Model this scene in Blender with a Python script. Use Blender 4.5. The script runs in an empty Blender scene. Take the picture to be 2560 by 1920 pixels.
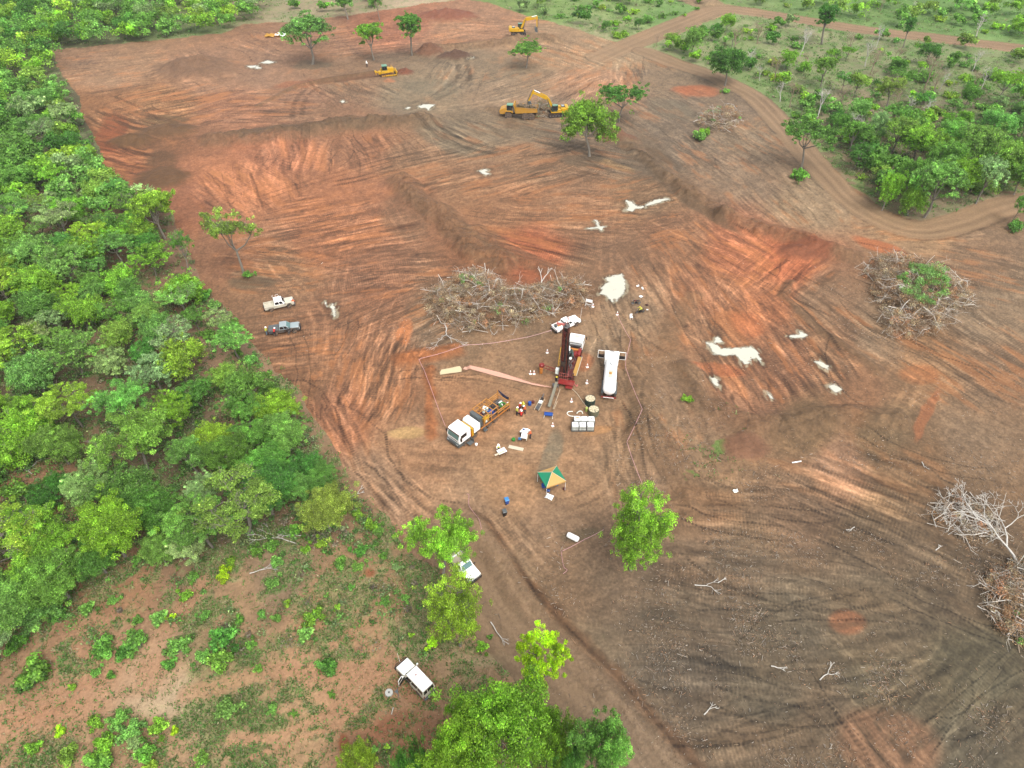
import bpy, bmesh, math, random
import numpy as np
from mathutils import Vector, Matrix

R = math.radians
random.seed(7)
SC = bpy.context.scene
COL = SC.collection

# ---------------------------------------------------------------- camera
CAMH = 77.0
PITCH = R(43.0)
W, H = 2212.0, 1659.0            # picture coordinates used for reading positions off the photograph
F = 1777.0 * 2212 / 2560
cam_d = bpy.data.cameras.new('Camera')
cam_d.sensor_width = 36.0
cam_d.lens = F / W * 36.0
cam_d.clip_start = 1.0
cam_d.clip_end = 9000.0
cam = bpy.data.objects.new('Camera', cam_d)
COL.objects.link(cam)
cam.location = (0, 0, CAMH)
cam.rotation_euler = (R(90) - PITCH, 0, 0)
SC.camera = cam

# ---------------------------------------------------------------- sky, sun, exposure
SUN_EL, SUN_AZ = R(58), R(150)
wd = bpy.data.worlds.new('World')
SC.world = wd
wd.use_nodes = True
nt = wd.node_tree
bg = nt.nodes['Background']
sky = nt.nodes.new('ShaderNodeTexSky')
sky.sky_type = 'NISHITA'
sky.sun_disc = False
sky.sun_elevation = SUN_EL
sky.sun_rotation = SUN_AZ
sky.dust_density = 4.0
sky.air_density = 1.0
hs = nt.nodes.new('ShaderNodeHueSaturation')
hs.inputs['Saturation'].default_value = 0.25
nt.links.new(sky.outputs[0], hs.inputs['Color'])
nt.links.new(hs.outputs[0], bg.inputs['Color'])
bg.inputs['Strength'].default_value = 0.15
sun_d = bpy.data.lights.new('Sun', 'SUN')
sun_d.energy = 1.0
sun_d.angle = R(30)
sun_d.color = (1.0, 0.96, 0.9)
sun = bpy.data.objects.new('Sun', sun_d)
COL.objects.link(sun)
# the lamp shines along its local -Z; the sky's sun stands at the same elevation and azimuth
sdir = Vector((math.sin(SUN_AZ) * math.cos(SUN_EL), math.cos(SUN_AZ) * math.cos(SUN_EL), math.sin(SUN_EL)))
sun.rotation_euler = sdir.to_track_quat('Z', 'Y').to_euler()
sun.location = (0, 60, 120)
SC.view_settings.view_transform = 'Standard'
SC.view_settings.look = 'None'
SC.view_settings.exposure = 1.14
SC.view_settings.gamma = 1.0
SC.view_settings.use_curve_mapping = False

# ---------------------------------------------------------------- photograph <-> ground
cp, sp = math.cos(PITCH), math.sin(PITCH)
def gp(u, v, z=0.0):
    """ground point (x, y) under picture position (u, v), at height z"""
    a, b = (u - W / 2) / F, (v - H / 2) / F
    dx, dy, dz = a, cp - b * sp, -sp - b * cp
    t = (CAMH - z) / -dz
    return (dx * t, dy * t)
def uv_of(X, Y, Z=0.0):
    dep = Y * cp + (CAMH - Z) * sp
    dep = np.maximum(dep, 8.0)
    dn = -Y * sp + (CAMH - Z) * cp
    return W / 2 + F * X / dep, H / 2 + F * dn / dep
def fp(u, v, z=0.0):            # same from full-size (2560 px) readings
    return gp(u / 1.15732, v / 1.15732, z)
def top_height(bu, bv, tv):
    """height of something standing at (bu,bv) whose top shows at row tv"""
    x, y = gp(bu, bv)
    k = (tv - H / 2) / F
    return (y * sp + k * y * cp + CAMH * (k * sp - cp)) / (k * sp - cp)

def lin(c):
    return tuple(((x / 255) / 12.92 if x <= 10 else (((x / 255) + 0.055) / 1.055) ** 2.4) for x in c)

# ---------------------------------------------------------------- scene bookkeeping
def link(o, parent=None):
    COL.objects.link(o)
    if parent is not None:
        o.parent = parent
    return o
def tag(o, label=None, cat=None, group=None, kind=None):
    if label: o['label'] = label
    if cat: o['category'] = cat
    if group: o['group'] = group
    if kind: o['kind'] = kind
    return o
def thing(name, label, cat, loc=(0, 0, 0), rz=0.0, group=None):
    o = bpy.data.objects.new(name, None)
    o.empty_display_size = 0.3
    o.location = loc
    o.rotation_euler = (0, 0, rz)
    link(o)
    return tag(o, label, cat, group)
def copy_tree(o, parent=None):
    c = o.copy()
    COL.objects.link(c)
    if parent is not None:
        c.parent = parent
    for ch in [k for k in ALLCH.get(o.name, [])]:
        copy_tree(ch, c)
    return c
ALLCH = {}

MATS = {}
def mat(key, rgb, rough=0.6, metal=0.0, dirt=0.25, scale=2.0, srgb=True, spec=0.4, alpha=None):
    """painted or plain surface with a little uneven dust on it"""
    if key in MATS: return MATS[key]
    m = bpy.data.materials.new(key)
    m.use_nodes = True
    t = m.node_tree
    b = t.nodes['Principled BSDF']
    c = lin(rgb) if srgb else rgb
    if min(rgb) < 218: c = tuple(x * .58 for x in c)
    b.inputs['Roughness'].default_value = rough
    b.inputs['Metallic'].default_value = metal
    b.inputs['Specular IOR Level'].default_value = spec
    n = t.nodes.new('ShaderNodeTexNoise'); n.inputs['Scale'].default_value = scale; n.inputs['Detail'].default_value = 5
    g = t.nodes.new('ShaderNodeTexCoord')
    t.links.new(g.outputs['Object'], n.inputs['Vector'])
    r = t.nodes.new('ShaderNodeMapRange')
    r.inputs['From Min'].default_value = 0.42; r.inputs['From Max'].default_value = 0.75
    r.inputs['To Min'].default_value = 0.0; r.inputs['To Max'].default_value = dirt
    t.links.new(n.outputs['Fac'], r.inputs['Value'])
    mx = t.nodes.new('ShaderNodeMix'); mx.data_type = 'RGBA'
    mx.inputs['A'].default_value = (*c, 1); mx.inputs['B'].default_value = (0.30, 0.17, 0.10, 1)
    t.links.new(r.outputs[0], mx.inputs['Factor'])
    t.links.new(mx.outputs['Result'], b.inputs['Base Color'])
    MATS[key] = m
    return m

# ---------------------------------------------------------------- mesh building
class MB:
    def __init__(s): s.v = []; s.f = []; s.m = []; s.mats = []; s.mi = 0; s.T = None
    def mat(s, m):
        if m not in s.mats: s.mats.append(m)
        s.mi = s.mats.index(m); return s
    def add(s, vs, fs):
        k = len(s.v)
        if s.T is not None: vs = [tuple(s.T @ Vector(p)) for p in vs]
        s.v += [tuple(p) for p in vs]
        s.f += [tuple(i + k for i in q) for q in fs]
        s.m += [s.mi] * len(fs); return s
    def box(s, x0, x1, y0, y1, z0, z1):
        return s.fr((x0, x1, y0, y1), z0, (x0, x1, y0, y1), z1)
    def fr(s, a, z0, b, z1):
        """frustum between two rectangles (x0,x1,y0,y1)"""
        vs = [(a[0], a[2], z0), (a[1], a[2], z0), (a[1], a[3], z0), (a[0], a[3], z0),
              (b[0], b[2], z1), (b[1], b[2], z1), (b[1], b[3], z1), (b[0], b[3], z1)]
        return s.add(vs, [(0, 3, 2, 1), (4, 5, 6, 7), (0, 1, 5, 4), (1, 2, 6, 5), (2, 3, 7, 6), (3, 0, 4, 7)])
    def prism(s, prof, y0, y1):
        """outline in x,z drawn out between y0 and y1"""
        n = len(prof)
        vs = [(x, y0, z) for x, z in prof] + [(x, y1, z) for x, z in prof]
        fs = [tuple(range(n)), tuple(range(2 * n - 1, n - 1, -1))]
        fs += [(i, i + n, (i + 1) % n + n, (i + 1) % n) for i in range(n)]
        return s.add(vs, fs)
    def tube(s, pts, r, n=6, cap=True):
        pts = [Vector(p) for p in pts]
        rs = r if isinstance(r, (list, tuple)) else [r] * len(pts)
        vs, fs = [], []
        for i, p in enumerate(pts):
            d = (pts[min(i + 1, len(pts) - 1)] - pts[max(i - 1, 0)])
            d = d.normalized() if d.length > 1e-9 else Vector((0, 0, 1))
            a = d.cross(Vector((0, 0, 1)) if abs(d.z) < .9 else Vector((1, 0, 0))).normalized()
            b = d.cross(a)
            for k in range(n):
                t = 2 * math.pi * k / n
                vs.append(p + (a * math.cos(t) + b * math.sin(t)) * rs[i])
        for i in range(len(pts) - 1):
            for k in range(n):
                fs.append((i * n + k, (i + 1) * n + k, (i + 1) * n + (k + 1) % n, i * n + (k + 1) % n))
        if cap:
            fs.append(tuple(range(n))); fs.append(tuple(range(len(vs) - 1, len(vs) - n - 1, -1)))
        return s.add(vs, fs)
    def bar(s, p, q, w, h=None):
        h = h or w
        p, q = Vector(p), Vector(q); d = (q - p).normalized()
        a = d.cross(Vector((0, 0, 1)) if abs(d.z) < .95 else Vector((1, 0, 0))).normalized() * w / 2
        b = d.cross(a).normalized() * h / 2
        vs = [p - a - b, p + a - b, p + a + b, p - a + b, q - a - b, q + a - b, q + a + b, q - a + b]
        return s.add(vs, [(0, 3, 2, 1), (4, 5, 6, 7), (0, 1, 5, 4), (1, 2, 6, 5), (2, 3, 7, 6), (3, 0, 4, 7)])
    def lathe(s, prof, n=16, c=(0, 0, 0), axis='z'):
        vs, fs = [], []
        for r, z in prof:
            for k in range(n):
                t = 2 * math.pi * k / n
                p = (r * math.cos(t), r * math.sin(t), z)
                if axis == 'y': p = (p[0], z, p[1])
                if axis == 'x': p = (z, p[0], p[1])
                vs.append((p[0] + c[0], p[1] + c[1], p[2] + c[2]))
        for i in range(len(prof) - 1):
            for k in range(n):
                fs.append((i * n + k, i * n + (k + 1) % n, (i + 1) * n + (k + 1) % n, (i + 1) * n + k))
        fs.append(tuple(range(n - 1, -1, -1))); fs.append(tuple(range(len(vs) - n, len(vs))))
        return s.add(vs, fs)
    def ball(s, c, r, n=10, m=7, sq=(1, 1, 1)):
        prof = [(r * math.sin(math.pi * (i + .02) / (m + .04)), -r * math.cos(math.pi * (i + .02) / (m + .04))) for i in range(m + 1)]
        vs, fs = [], []
        for rr, z in prof:
            for k in range(n):
                t = 2 * math.pi * k / n
                vs.append((c[0] + rr * math.cos(t) * sq[0], c[1] + rr * math.sin(t) * sq[1], c[2] + z * sq[2]))
        for i in range(m):
            for k in range(n):
                fs.append((i * n + k, i * n + (k + 1) % n, (i + 1) * n + (k + 1) % n, (i + 1) * n + k))
        return s.add(vs, fs)
    def torus(s, c, r, r2, n=18, k=7, axis='z'):
        vs, fs = [], []
        for i in range(n):
            a = 2 * math.pi * i / n
            for j in range(k):
                b = 2 * math.pi * j / k
                q = (r + r2 * math.cos(b)); p = (q * math.cos(a), q * math.sin(a), r2 * math.sin(b))
                if axis == 'y': p = (p[0], p[2], p[1])
                vs.append((p[0] + c[0], p[1] + c[1], p[2] + c[2]))
        for i in range(n):
            for j in range(k):
                fs.append((i * k + j, ((i + 1) % n) * k + j, ((i + 1) % n) * k + (j + 1) % k, i * k + (j + 1) % k))
        return s.add(vs, fs)
    def mesh(s, name):
        me = bpy.data.meshes.new(name)
        me.from_pydata(s.v, [], s.f)
        for m in s.mats: me.materials.append(m)
        if s.m: me.polygons.foreach_set('material_index', s.m)
        return me
    def build(s, name, m=None, parent=None, smooth=False, bevel=0.0, label=None):
        if m is not None and not s.mats: s.mats = [m]
        me = s.mesh(name)
        bm = bmesh.new(); bm.from_mesh(me)
        bmesh.ops.recalc_face_normals(bm, faces=bm.faces)
        bm.to_mesh(me); bm.free()
        if smooth: me.polygons.foreach_set('use_smooth', [True] * len(me.polygons))
        o = bpy.data.objects.new(name, me)
        link(o, parent)
        if parent is not None: ALLCH.setdefault(parent.name, []).append(o)
        if bevel:
            b = o.modifiers.new('Bevel', 'BEVEL'); b.width = bevel; b.segments = 2; b.limit_method = 'ANGLE'
        if label: o['label'] = label
        return o

# ---------------------------------------------------------------- numeric noise
_rng = np.random.default_rng(11)
_TB = _rng.random((256, 256)).astype(np.float32)
def vn(x, y, s=0):
    x = x + s * 17.31; y = y + s * 9.77
    xi = np.floor(x); yi = np.floor(y)
    fx = (x - xi).astype(np.float32); fy = (y - yi).astype(np.float32)
    fx = fx * fx * (3 - 2 * fx); fy = fy * fy * (3 - 2 * fy)
    xi = xi.astype(np.int64) & 255; yi = yi.astype(np.int64) & 255
    x1 = (xi + 1) & 255; y1 = (yi + 1) & 255
    a = _TB[xi, yi]; b = _TB[x1, yi]; c = _TB[xi, y1]; d = _TB[x1, y1]
    return (a + (b - a) * fx) * (1 - fy) + (c + (d - c) * fx) * fy
def fbm(x, y, o=4, s=0):
    r = 0; a = 0.5; t = 0
    for i in range(o):
        r = r + a * vn(x, y, s + i * 3); t += a; a *= 0.5; x = x * 2.03; y = y * 2.03
    return r / t - 0.5
def sstep(a, b, x):
    t = np.clip((x - a) / (b - a), 0, 1); return t * t * (3 - 2 * t)
def pdist(X, Y, pts, cum=False):
    """distance to a polyline and signed side / length along it"""
    best = np.full(X.shape, 1e9, np.float32); side = np.zeros(X.shape, np.float32); al = np.zeros(X.shape, np.float32); L = 0
    for (x0, y0), (x1, y1) in zip(pts[:-1], pts[1:]):
        dx, dy = x1 - x0, y1 - y0; l = math.hypot(dx, dy) + 1e-9
        t = np.clip(((X - x0) * dx + (Y - y0) * dy) / (l * l), 0, 1)
        ex, ey = X - x0 - t * dx, Y - y0 - t * dy
        d = np.sqrt(ex * ex + ey * ey); k = d < best
        best = np.where(k, d, best); side = np.where(k, (ex * dy - ey * dx) / l, side); al = np.where(k, L + t * l, al)
        L += l
    return best, side, al
def spline(pts, n=8):
    out = []
    P = [pts[0]] + list(pts) + [pts[-1]]
    for i in range(1, len(P) - 2):
        p0, p1, p2, p3 = [np.array(q, float) for q in P[i - 1:i + 3]]
        for k in range(n):
            t = k / n
            out.append(tuple(.5 * (2 * p1 + (p2 - p0) * t + (2 * p0 - 5 * p1 + 4 * p2 - p3) * t * t + (3 * p1 - p0 - 3 * p2 + p3) * t ** 3)))
    out.append(tuple(pts[-1]))
    return out
def inpoly(U, V, poly):
    c = np.zeros(U.shape, bool)
    n = len(poly)
    for i in range(n):
        x0, y0 = poly[i]; x1, y1 = poly[(i + 1) % n]
        if y0 == y1: continue
        k = ((y0 > V) != (y1 > V)) & (U < (x1 - x0) * (V - y0) / (y1 - y0) + x0)
        c ^= k
    return c

# ================================================================ GROUND
GAIN = 2.42     # how much brighter than its own albedo open ground shows
# outline of the bulldozed clearing (picture positions, clockwise from its far left corner)
CLEAR = [(108, 108), (175, 101), (325, 89), (475, 73), (530, 52), (635, 46), (713, 37), (803, 25), (903, 10), (1000, -4), (1060, 6), (1110, 26),
         (1180, 44), (1256, 66), (1331, 91), (1356, 88), (1431, 57), (1500, 36), (1536, 22), (1450, -2), (1400, -30), (1480, -40), (1570, 8), (1659, 24), (1759, 49), (1871, 58), (2034, 77),
         (2212, 99), (2400, 122), (2400, 142), (2212, 114), (2034, 92), (1871, 72), (1759, 56), (1659, 39), (1581, 29), (1551, 38), (1468, 72), (1392, 104),
         (1393, 115), (1481, 136), (1531, 154), (1600, 178), (1640, 203), (1662, 222), (1699, 259), (1740, 315), (1771, 338), (1834, 400), (1866, 420),
         (1909, 452), (1959, 474), (2009, 481), (2071, 454), (2171, 427), (2260, 405), (2500, 390), (2600, 1900), (1420, 1900),
         (1356, 1659), (1331, 1634), (1213, 1530), (1150, 1440), (1090, 1394), (1053, 1344), (1010, 1262), (960, 1235), (900, 1205), (868, 1175),
         (840, 1117), (778, 1067), (740, 1005), (713, 950), (678, 905), (648, 842), (590, 800), (578, 777), (553, 752), (512, 702), (487, 665), (437, 627),
         (425, 590), (405, 540), (385, 500), (372, 455), (330, 425), (275, 400), (245, 375), (222, 357), (210, 312), (172, 240), (175, 207), (138, 170), (118, 128)]

RD = {'haul': ([(1300, 122), (1356, 97), (1431, 65), (1500, 37), (1556, 20), (1659, 31), (1871, 65), (2034, 84), (2212, 106), (2420, 134)], 4.6),
      'track': ([(1392, 111), (1481, 144), (1560, 172), (1625, 205), (1680, 258), (1750, 340), (1820, 415), (1890, 465), (1985, 497), (2080, 478), (2170, 445), (2330, 420)], 3.6),
      'access': ([(985, 1165), (1040, 1245), (1100, 1340), (1200, 1450), (1300, 1570), (1400, 1690), (1500, 1800)], 4.2)}
ROADW = {k: (spline([gp(*p) for p in pts], 6), w) for k, (pts, w) in RD.items()}

# ridges of pushed-up earth: points, half width, height (metres)
RIDGE = [([(470, 300), (560, 298), (650, 288), (760, 272), (900, 262)], 5.5, 2.2, .9),
         ([(862, 392), (900, 425), (950, 462), (990, 505), (1030, 545), (1085, 572)], 3.6, 2.0, .9),
         ([(1030, 500), (1095, 545), (1180, 580)], 3.0, .9, .5),
         ([(1312, 292), (1380, 325), (1440, 378), (1500, 425), (1560, 465)], 3.0, 1.5, .8),
         ([(1570, 472), (1640, 495), (1720, 515), (1790, 540), (1832, 555)], 3.4, 1.8, .35),
         ([(925, 108), (980, 104), (1060, 96), (1120, 88), (1190, 84)], 4.0, 1.6, .6),
         ([(1018, 1140), (1062, 1195), (1106, 1257), (1180, 1340), (1256, 1420), (1310, 1480), (1368, 1545), (1420, 1600), (1490, 1690), (1560, 1790)], 2.5, .9, .62),
         ([(1352, 745), (1384, 815), (1390, 880), (1372, 950)], 2.6, .7, .3),
         ([(1385, 930), (1440, 985), (1490, 1050), (1480, 1130)], 3.0, .55, .3),
         ([(1480, 800), (1530, 880), (1620, 925), (1710, 925), (1780, 900), (1850, 905), (1930, 905)], 3.0, 1.1, .7),
         ([(1500, 640), (1455, 700), (1440, 760)], 2.0, .3, .2),
         ([(1705, 610), (1690, 640), (1780, 720), (1900, 800)], 1.2, .45, .5),
         ([(1920, 1018), (1960, 1012), (2000, 1020)], 2.0, .7, .3),
         ([(872, 775), (930, 768), (984, 758)], 2.4, .75, 0),
         ([(928, 800), (930, 870), (932, 942)], 1.2, .35, 0),
         ([(1060, 235), (1100, 255), (1110, 275)], 2.0, .4, .4),
         ([(560, 228), (640, 185), (700, 172), (800, 155)], 1.3, .35, .4)]
RIDGEW = [([gp(*p) for p in pts], w, h, dk) for pts, w, h, dk in RIDGE]
# cuts
CUT = [([(648, 190), (700, 177), (760, 168), (832, 158)], 2.2, -.5), ([(1000, 792), (1050, 803), (1106, 818), (1160, 831), (1192, 836)], .45, -.25),
       ([(948, 800), (998, 792)], 1.4, -.5)]
CUTW = [([gp(*p) for p in pts], w, h) for pts, w, h in CUT]

def height(X, Y, U=None, V=None):
    Z = 0.35 * fbm(X / 14, Y / 14, 3, 1) + 0.14 * fbm(X / 3.1, Y / 3.1, 3, 4)
    Zs = 0.45 + 0.55 * vn(X / 6.0, Y / 6.0, 9)
    for pts, w, h, dk in RIDGEW:
        xs = [p[0] for p in pts]; ys = [p[1] for p in pts]
        k = (X > min(xs) - 3 * w) & (X < max(xs) + 3 * w) & (Y > min(ys) - 3 * w) & (Y < max(ys) + 3 * w)
        if not np.any(k): continue
        xk, yk = X[k], Y[k]
        d, sd, al = pdist(xk + .9 * w * fbm(xk / 5, yk / 5, 2, 21), yk + .9 * w * fbm(xk / 5, yk / 5, 2, 31), pts)
        p = np.clip(1 - d / w, 0, 1)
        Z[k] += h * np.minimum(p * 1.25, 1 - .35 * (1 - p)) * (p > 0) * (Zs[k] + .1) * (1 + 1.1 * fbm(xk / 1.7, yk / 1.7, 4, 25))
    for pts, w, h in CUTW:
        xs = [p[0] for p in pts]; ys = [p[1] for p in pts]
        k = (X > min(xs) - 3 * w) & (X < max(xs) + 3 * w) & (Y > min(ys) - 3 * w) & (Y < max(ys) + 3 * w)
        if not np.any(k): continue
        d, sd, al = pdist(X[k], Y[k], pts)
        Z[k] += h * sstep(w, w * .5, d)
    return Z
def gz(x, y):
    return float(height(np.array([x], float), np.array([y], float))[0])
def at(u, v):                    # point on the ground seen at picture position
    x, y = gp(u, v)
    z = gz(x, y)
    x, y = gp(u, v, z)
    return Vector((x, y, gz(x, y)))
def fat(u, v): return at(u / 1.15732, v / 1.15732)

# soil colours read at picture positions (as they show)
CP = [(250, 150, 178, 130, 100), (180, 120, 165, 120, 95), (650, 60, 165, 115, 88), (850, 50, 175, 108, 80), (1000, 60, 182, 128, 98), (1200, 100, 175, 135, 105), (1350, 110, 185, 148, 118), (1450, 70, 175, 140, 108),
      (1300, 190, 182, 132, 103), (1450, 170, 150, 120, 98), (1450, 300, 138, 112, 95), (1600, 380, 150, 118, 97), (1560, 230, 142, 115, 97), (1750, 450, 165, 132, 106), (1640, 300, 150, 120, 98), (2000, 490, 178, 136, 105), (2100, 560, 150, 115, 92),
      (2150, 800, 138, 105, 83), (220, 240, 165, 108, 70), (240, 330, 150, 88, 55), (350, 220, 165, 112, 75), (300, 300, 140, 92, 62), (500, 230, 165, 108, 80), (450, 170, 172, 122, 95), (600, 170, 168, 122, 98), (750, 180, 155, 115, 90), (900, 200, 155, 128, 105),
      (1050, 150, 150, 122, 100), (1100, 200, 165, 130, 105), (650, 215, 160, 112, 88), (700, 245, 160, 112, 85), (600, 330, 180, 110, 78), (780, 320, 172, 113, 82), (900, 340, 165, 118, 88), (1000, 300, 145, 118, 96), (500, 400, 192, 118, 80),
      (400, 440, 170, 105, 75), (700, 420, 178, 112, 78), (850, 440, 168, 108, 78), (1000, 400, 160, 112, 82), (1150, 350, 155, 112, 84), (1200, 290, 142, 115, 96), (1100, 450, 165, 112, 80), (1250, 450, 165, 115, 85), (1400, 420, 150, 110, 82), (1400, 350, 132, 108, 92), (1450, 520, 150, 104, 78),
      (700, 520, 165, 106, 76), (620, 600, 150, 108, 82), (550, 640, 150, 108, 82), (500, 560, 158, 108, 82), (800, 620, 156, 104, 78), (1150, 560, 172, 96, 64), (1040, 600, 150, 98, 70), (1250, 620, 145, 105, 80), (1350, 580, 152, 108, 82), (1600, 550, 180, 108, 76), (1700, 560, 182, 102, 68), (1650, 650, 182, 114, 80),
      (1550, 640, 160, 106, 78), (1500, 720, 150, 106, 80), (1700, 780, 152, 102, 76), (1600, 850, 165, 112, 84), (1800, 760, 148, 106, 80), (1780, 660, 150, 112, 88), (1900, 720, 148, 115, 92), (2000, 780, 160, 118, 88), (1850, 850, 150, 105, 78), (1750, 930, 138, 105, 78), (1900, 930, 128, 100, 76),
      (1980, 1000, 130, 98, 74), (2100, 950, 148, 115, 92), (720, 700, 152, 104, 78), (650, 740, 150, 104, 78), (650, 820, 152, 104, 76), (800, 720, 158, 106, 78), (850, 820, 165, 112, 82), (720, 900, 168, 110, 82), (900, 960, 176, 128, 98), (820, 1050, 166, 126, 102), (950, 700, 145, 112, 90), (1000, 740, 150, 115, 90),
      (1100, 770, 165, 125, 98), (1050, 860, 178, 128, 95), (1000, 870, 178, 125, 92), (1150, 700, 150, 115, 90), (1200, 760, 160, 118, 90), (1300, 740, 168, 132, 106), (1300, 850, 160, 122, 96), (1250, 950, 174, 130, 100), (1150, 960, 178, 134, 104), (1330, 1000, 168, 128, 100), (1250, 1050, 176, 132, 102), (1100, 1050, 180, 134, 102), (1000, 1100, 168, 128, 102), (1200, 1130, 168, 128, 102),
      (1300, 1150, 158, 120, 95), (1420, 760, 152, 115, 90), (1400, 900, 146, 114, 90), (1450, 850, 152, 116, 92), (1420, 1000, 155, 118, 93), (1550, 1000, 145, 112, 88), (1500, 1120, 150, 112, 88), (1450, 1200, 146, 112, 88), (1250, 1250, 140, 108, 86), (1600, 1200, 135, 106, 86), (1720, 1080, 142, 108, 86), (1800, 1000, 160, 118, 95), (1900, 1150, 132, 103, 82),
      (2100, 1100, 130, 100, 78), (2100, 1250, 122, 96, 76), (1700, 1350, 122, 100, 82), (1500, 1330, 128, 102, 84), (1500, 1450, 118, 95, 80), (1900, 1330, 122, 98, 78), (1900, 1480, 118, 98, 78), (2100, 1450, 112, 96, 76), (1650, 1500, 122, 100, 82), (1800, 1560, 125, 98, 78), (1600, 1600, 130, 102, 82), (2150, 1620, 108, 92, 76),
      (1100, 1300, 152, 122, 98), (1200, 1430, 152, 124, 100), (1300, 1560, 150, 120, 97), (1380, 1650, 148, 116, 93), (2150, 680, 150, 120, 98), (1300, 250, 145, 115, 95), (1350, 680, 165, 128, 102)]
# ground between the plants
CV = [(200, 1440, 186, 136, 108), (320, 1490, 205, 175, 148), (60, 1480, 170, 128, 100), (60, 1580, 185, 140, 110), (300, 1600, 175, 135, 105), (500, 1300, 178, 138, 108), (500, 1450, 172, 145, 108), (700, 1450, 188, 140, 110), (700, 1320, 178, 132, 100), (620, 1560, 182, 142, 110), (800, 1260, 172, 135, 102), (830, 1500, 185, 138, 108), (850, 1600, 180, 122, 92), (950, 1420, 178, 140, 112),
      (420, 1230, 160, 122, 98), (250, 1250, 165, 118, 90), (150, 1130, 180, 130, 100), (80, 1100, 175, 125, 98), (300, 1100, 135, 110, 88), (500, 1100, 125, 105, 85), (600, 1250, 160, 128, 105), (720, 1130, 150, 115, 90), (520, 720, 160, 125, 105), (520, 800, 170, 130, 105), (300, 720, 150, 110, 90), (450, 640, 155, 115, 95), (260, 580, 135, 100, 80), (100, 700, 110, 92, 72), (350, 860, 125, 100, 80), (60, 300, 95, 88, 62), (200, 60, 100, 95, 65), (60, 900, 110, 92, 70), (400, 950, 120, 98, 78),
      (420, 80, 130, 140, 90), (550, 45, 170, 150, 120), (900, 0, 195, 165, 140), (800, -20, 170, 145, 115), (1050, 0, 130, 155, 80), (1200, 30, 140, 165, 90), (1350, 20, 150, 170, 100), (1280, 60, 175, 165, 125), (1450, 30, 125, 160, 85), (1500, 110, 165, 160, 118), (1600, 100, 150, 160, 105), (1700, 80, 165, 155, 120), (1800, 130, 155, 152, 112), (1900, 150, 150, 148, 108), (2000, 200, 135, 130, 98), (2100, 150, 150, 155, 108), (1700, 200, 150, 152, 108), (1850, 230, 160, 138, 112), (2050, 250, 140, 118, 96), (1950, 380, 130, 112, 90), (1850, 390, 150, 125, 98), (1650, 210, 130, 150, 90), (2000, 10, 110, 150, 70), (2150, 40, 120, 160, 80), (2100, 440, 150, 128, 104), (1800, 20, 115, 150, 75), (2200, 380, 150, 115, 88)]

CP = [(u, v, r * 1.0, g * 1.0, b * .98) if (u > 1480 and v > 1100) else (u, v, r, g, b) for u, v, r, g, b in CP]
def idw(U, V, cps, p=2.6):
    acc = np.zeros((U.size, 3), np.float32); wt = np.zeros(U.size, np.float32)
    for c in cps:
        # the far rows are squeezed in the picture, so a step up or down weighs more there
        ky = 1.0 + 1.6 * sstep(700, 0, np.float32(c[1]))
        d2 = ((U - c[0]) / 60) ** 2 + ((V - c[1]) * ky / 60) ** 2 + .12
        w = d2 ** (-p)
        w = w.astype(np.float32)
        l = lin(c[2:5])
        acc += w[:, None] * np.array(l, np.float32); wt += w
    return acc / wt[:, None]

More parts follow.
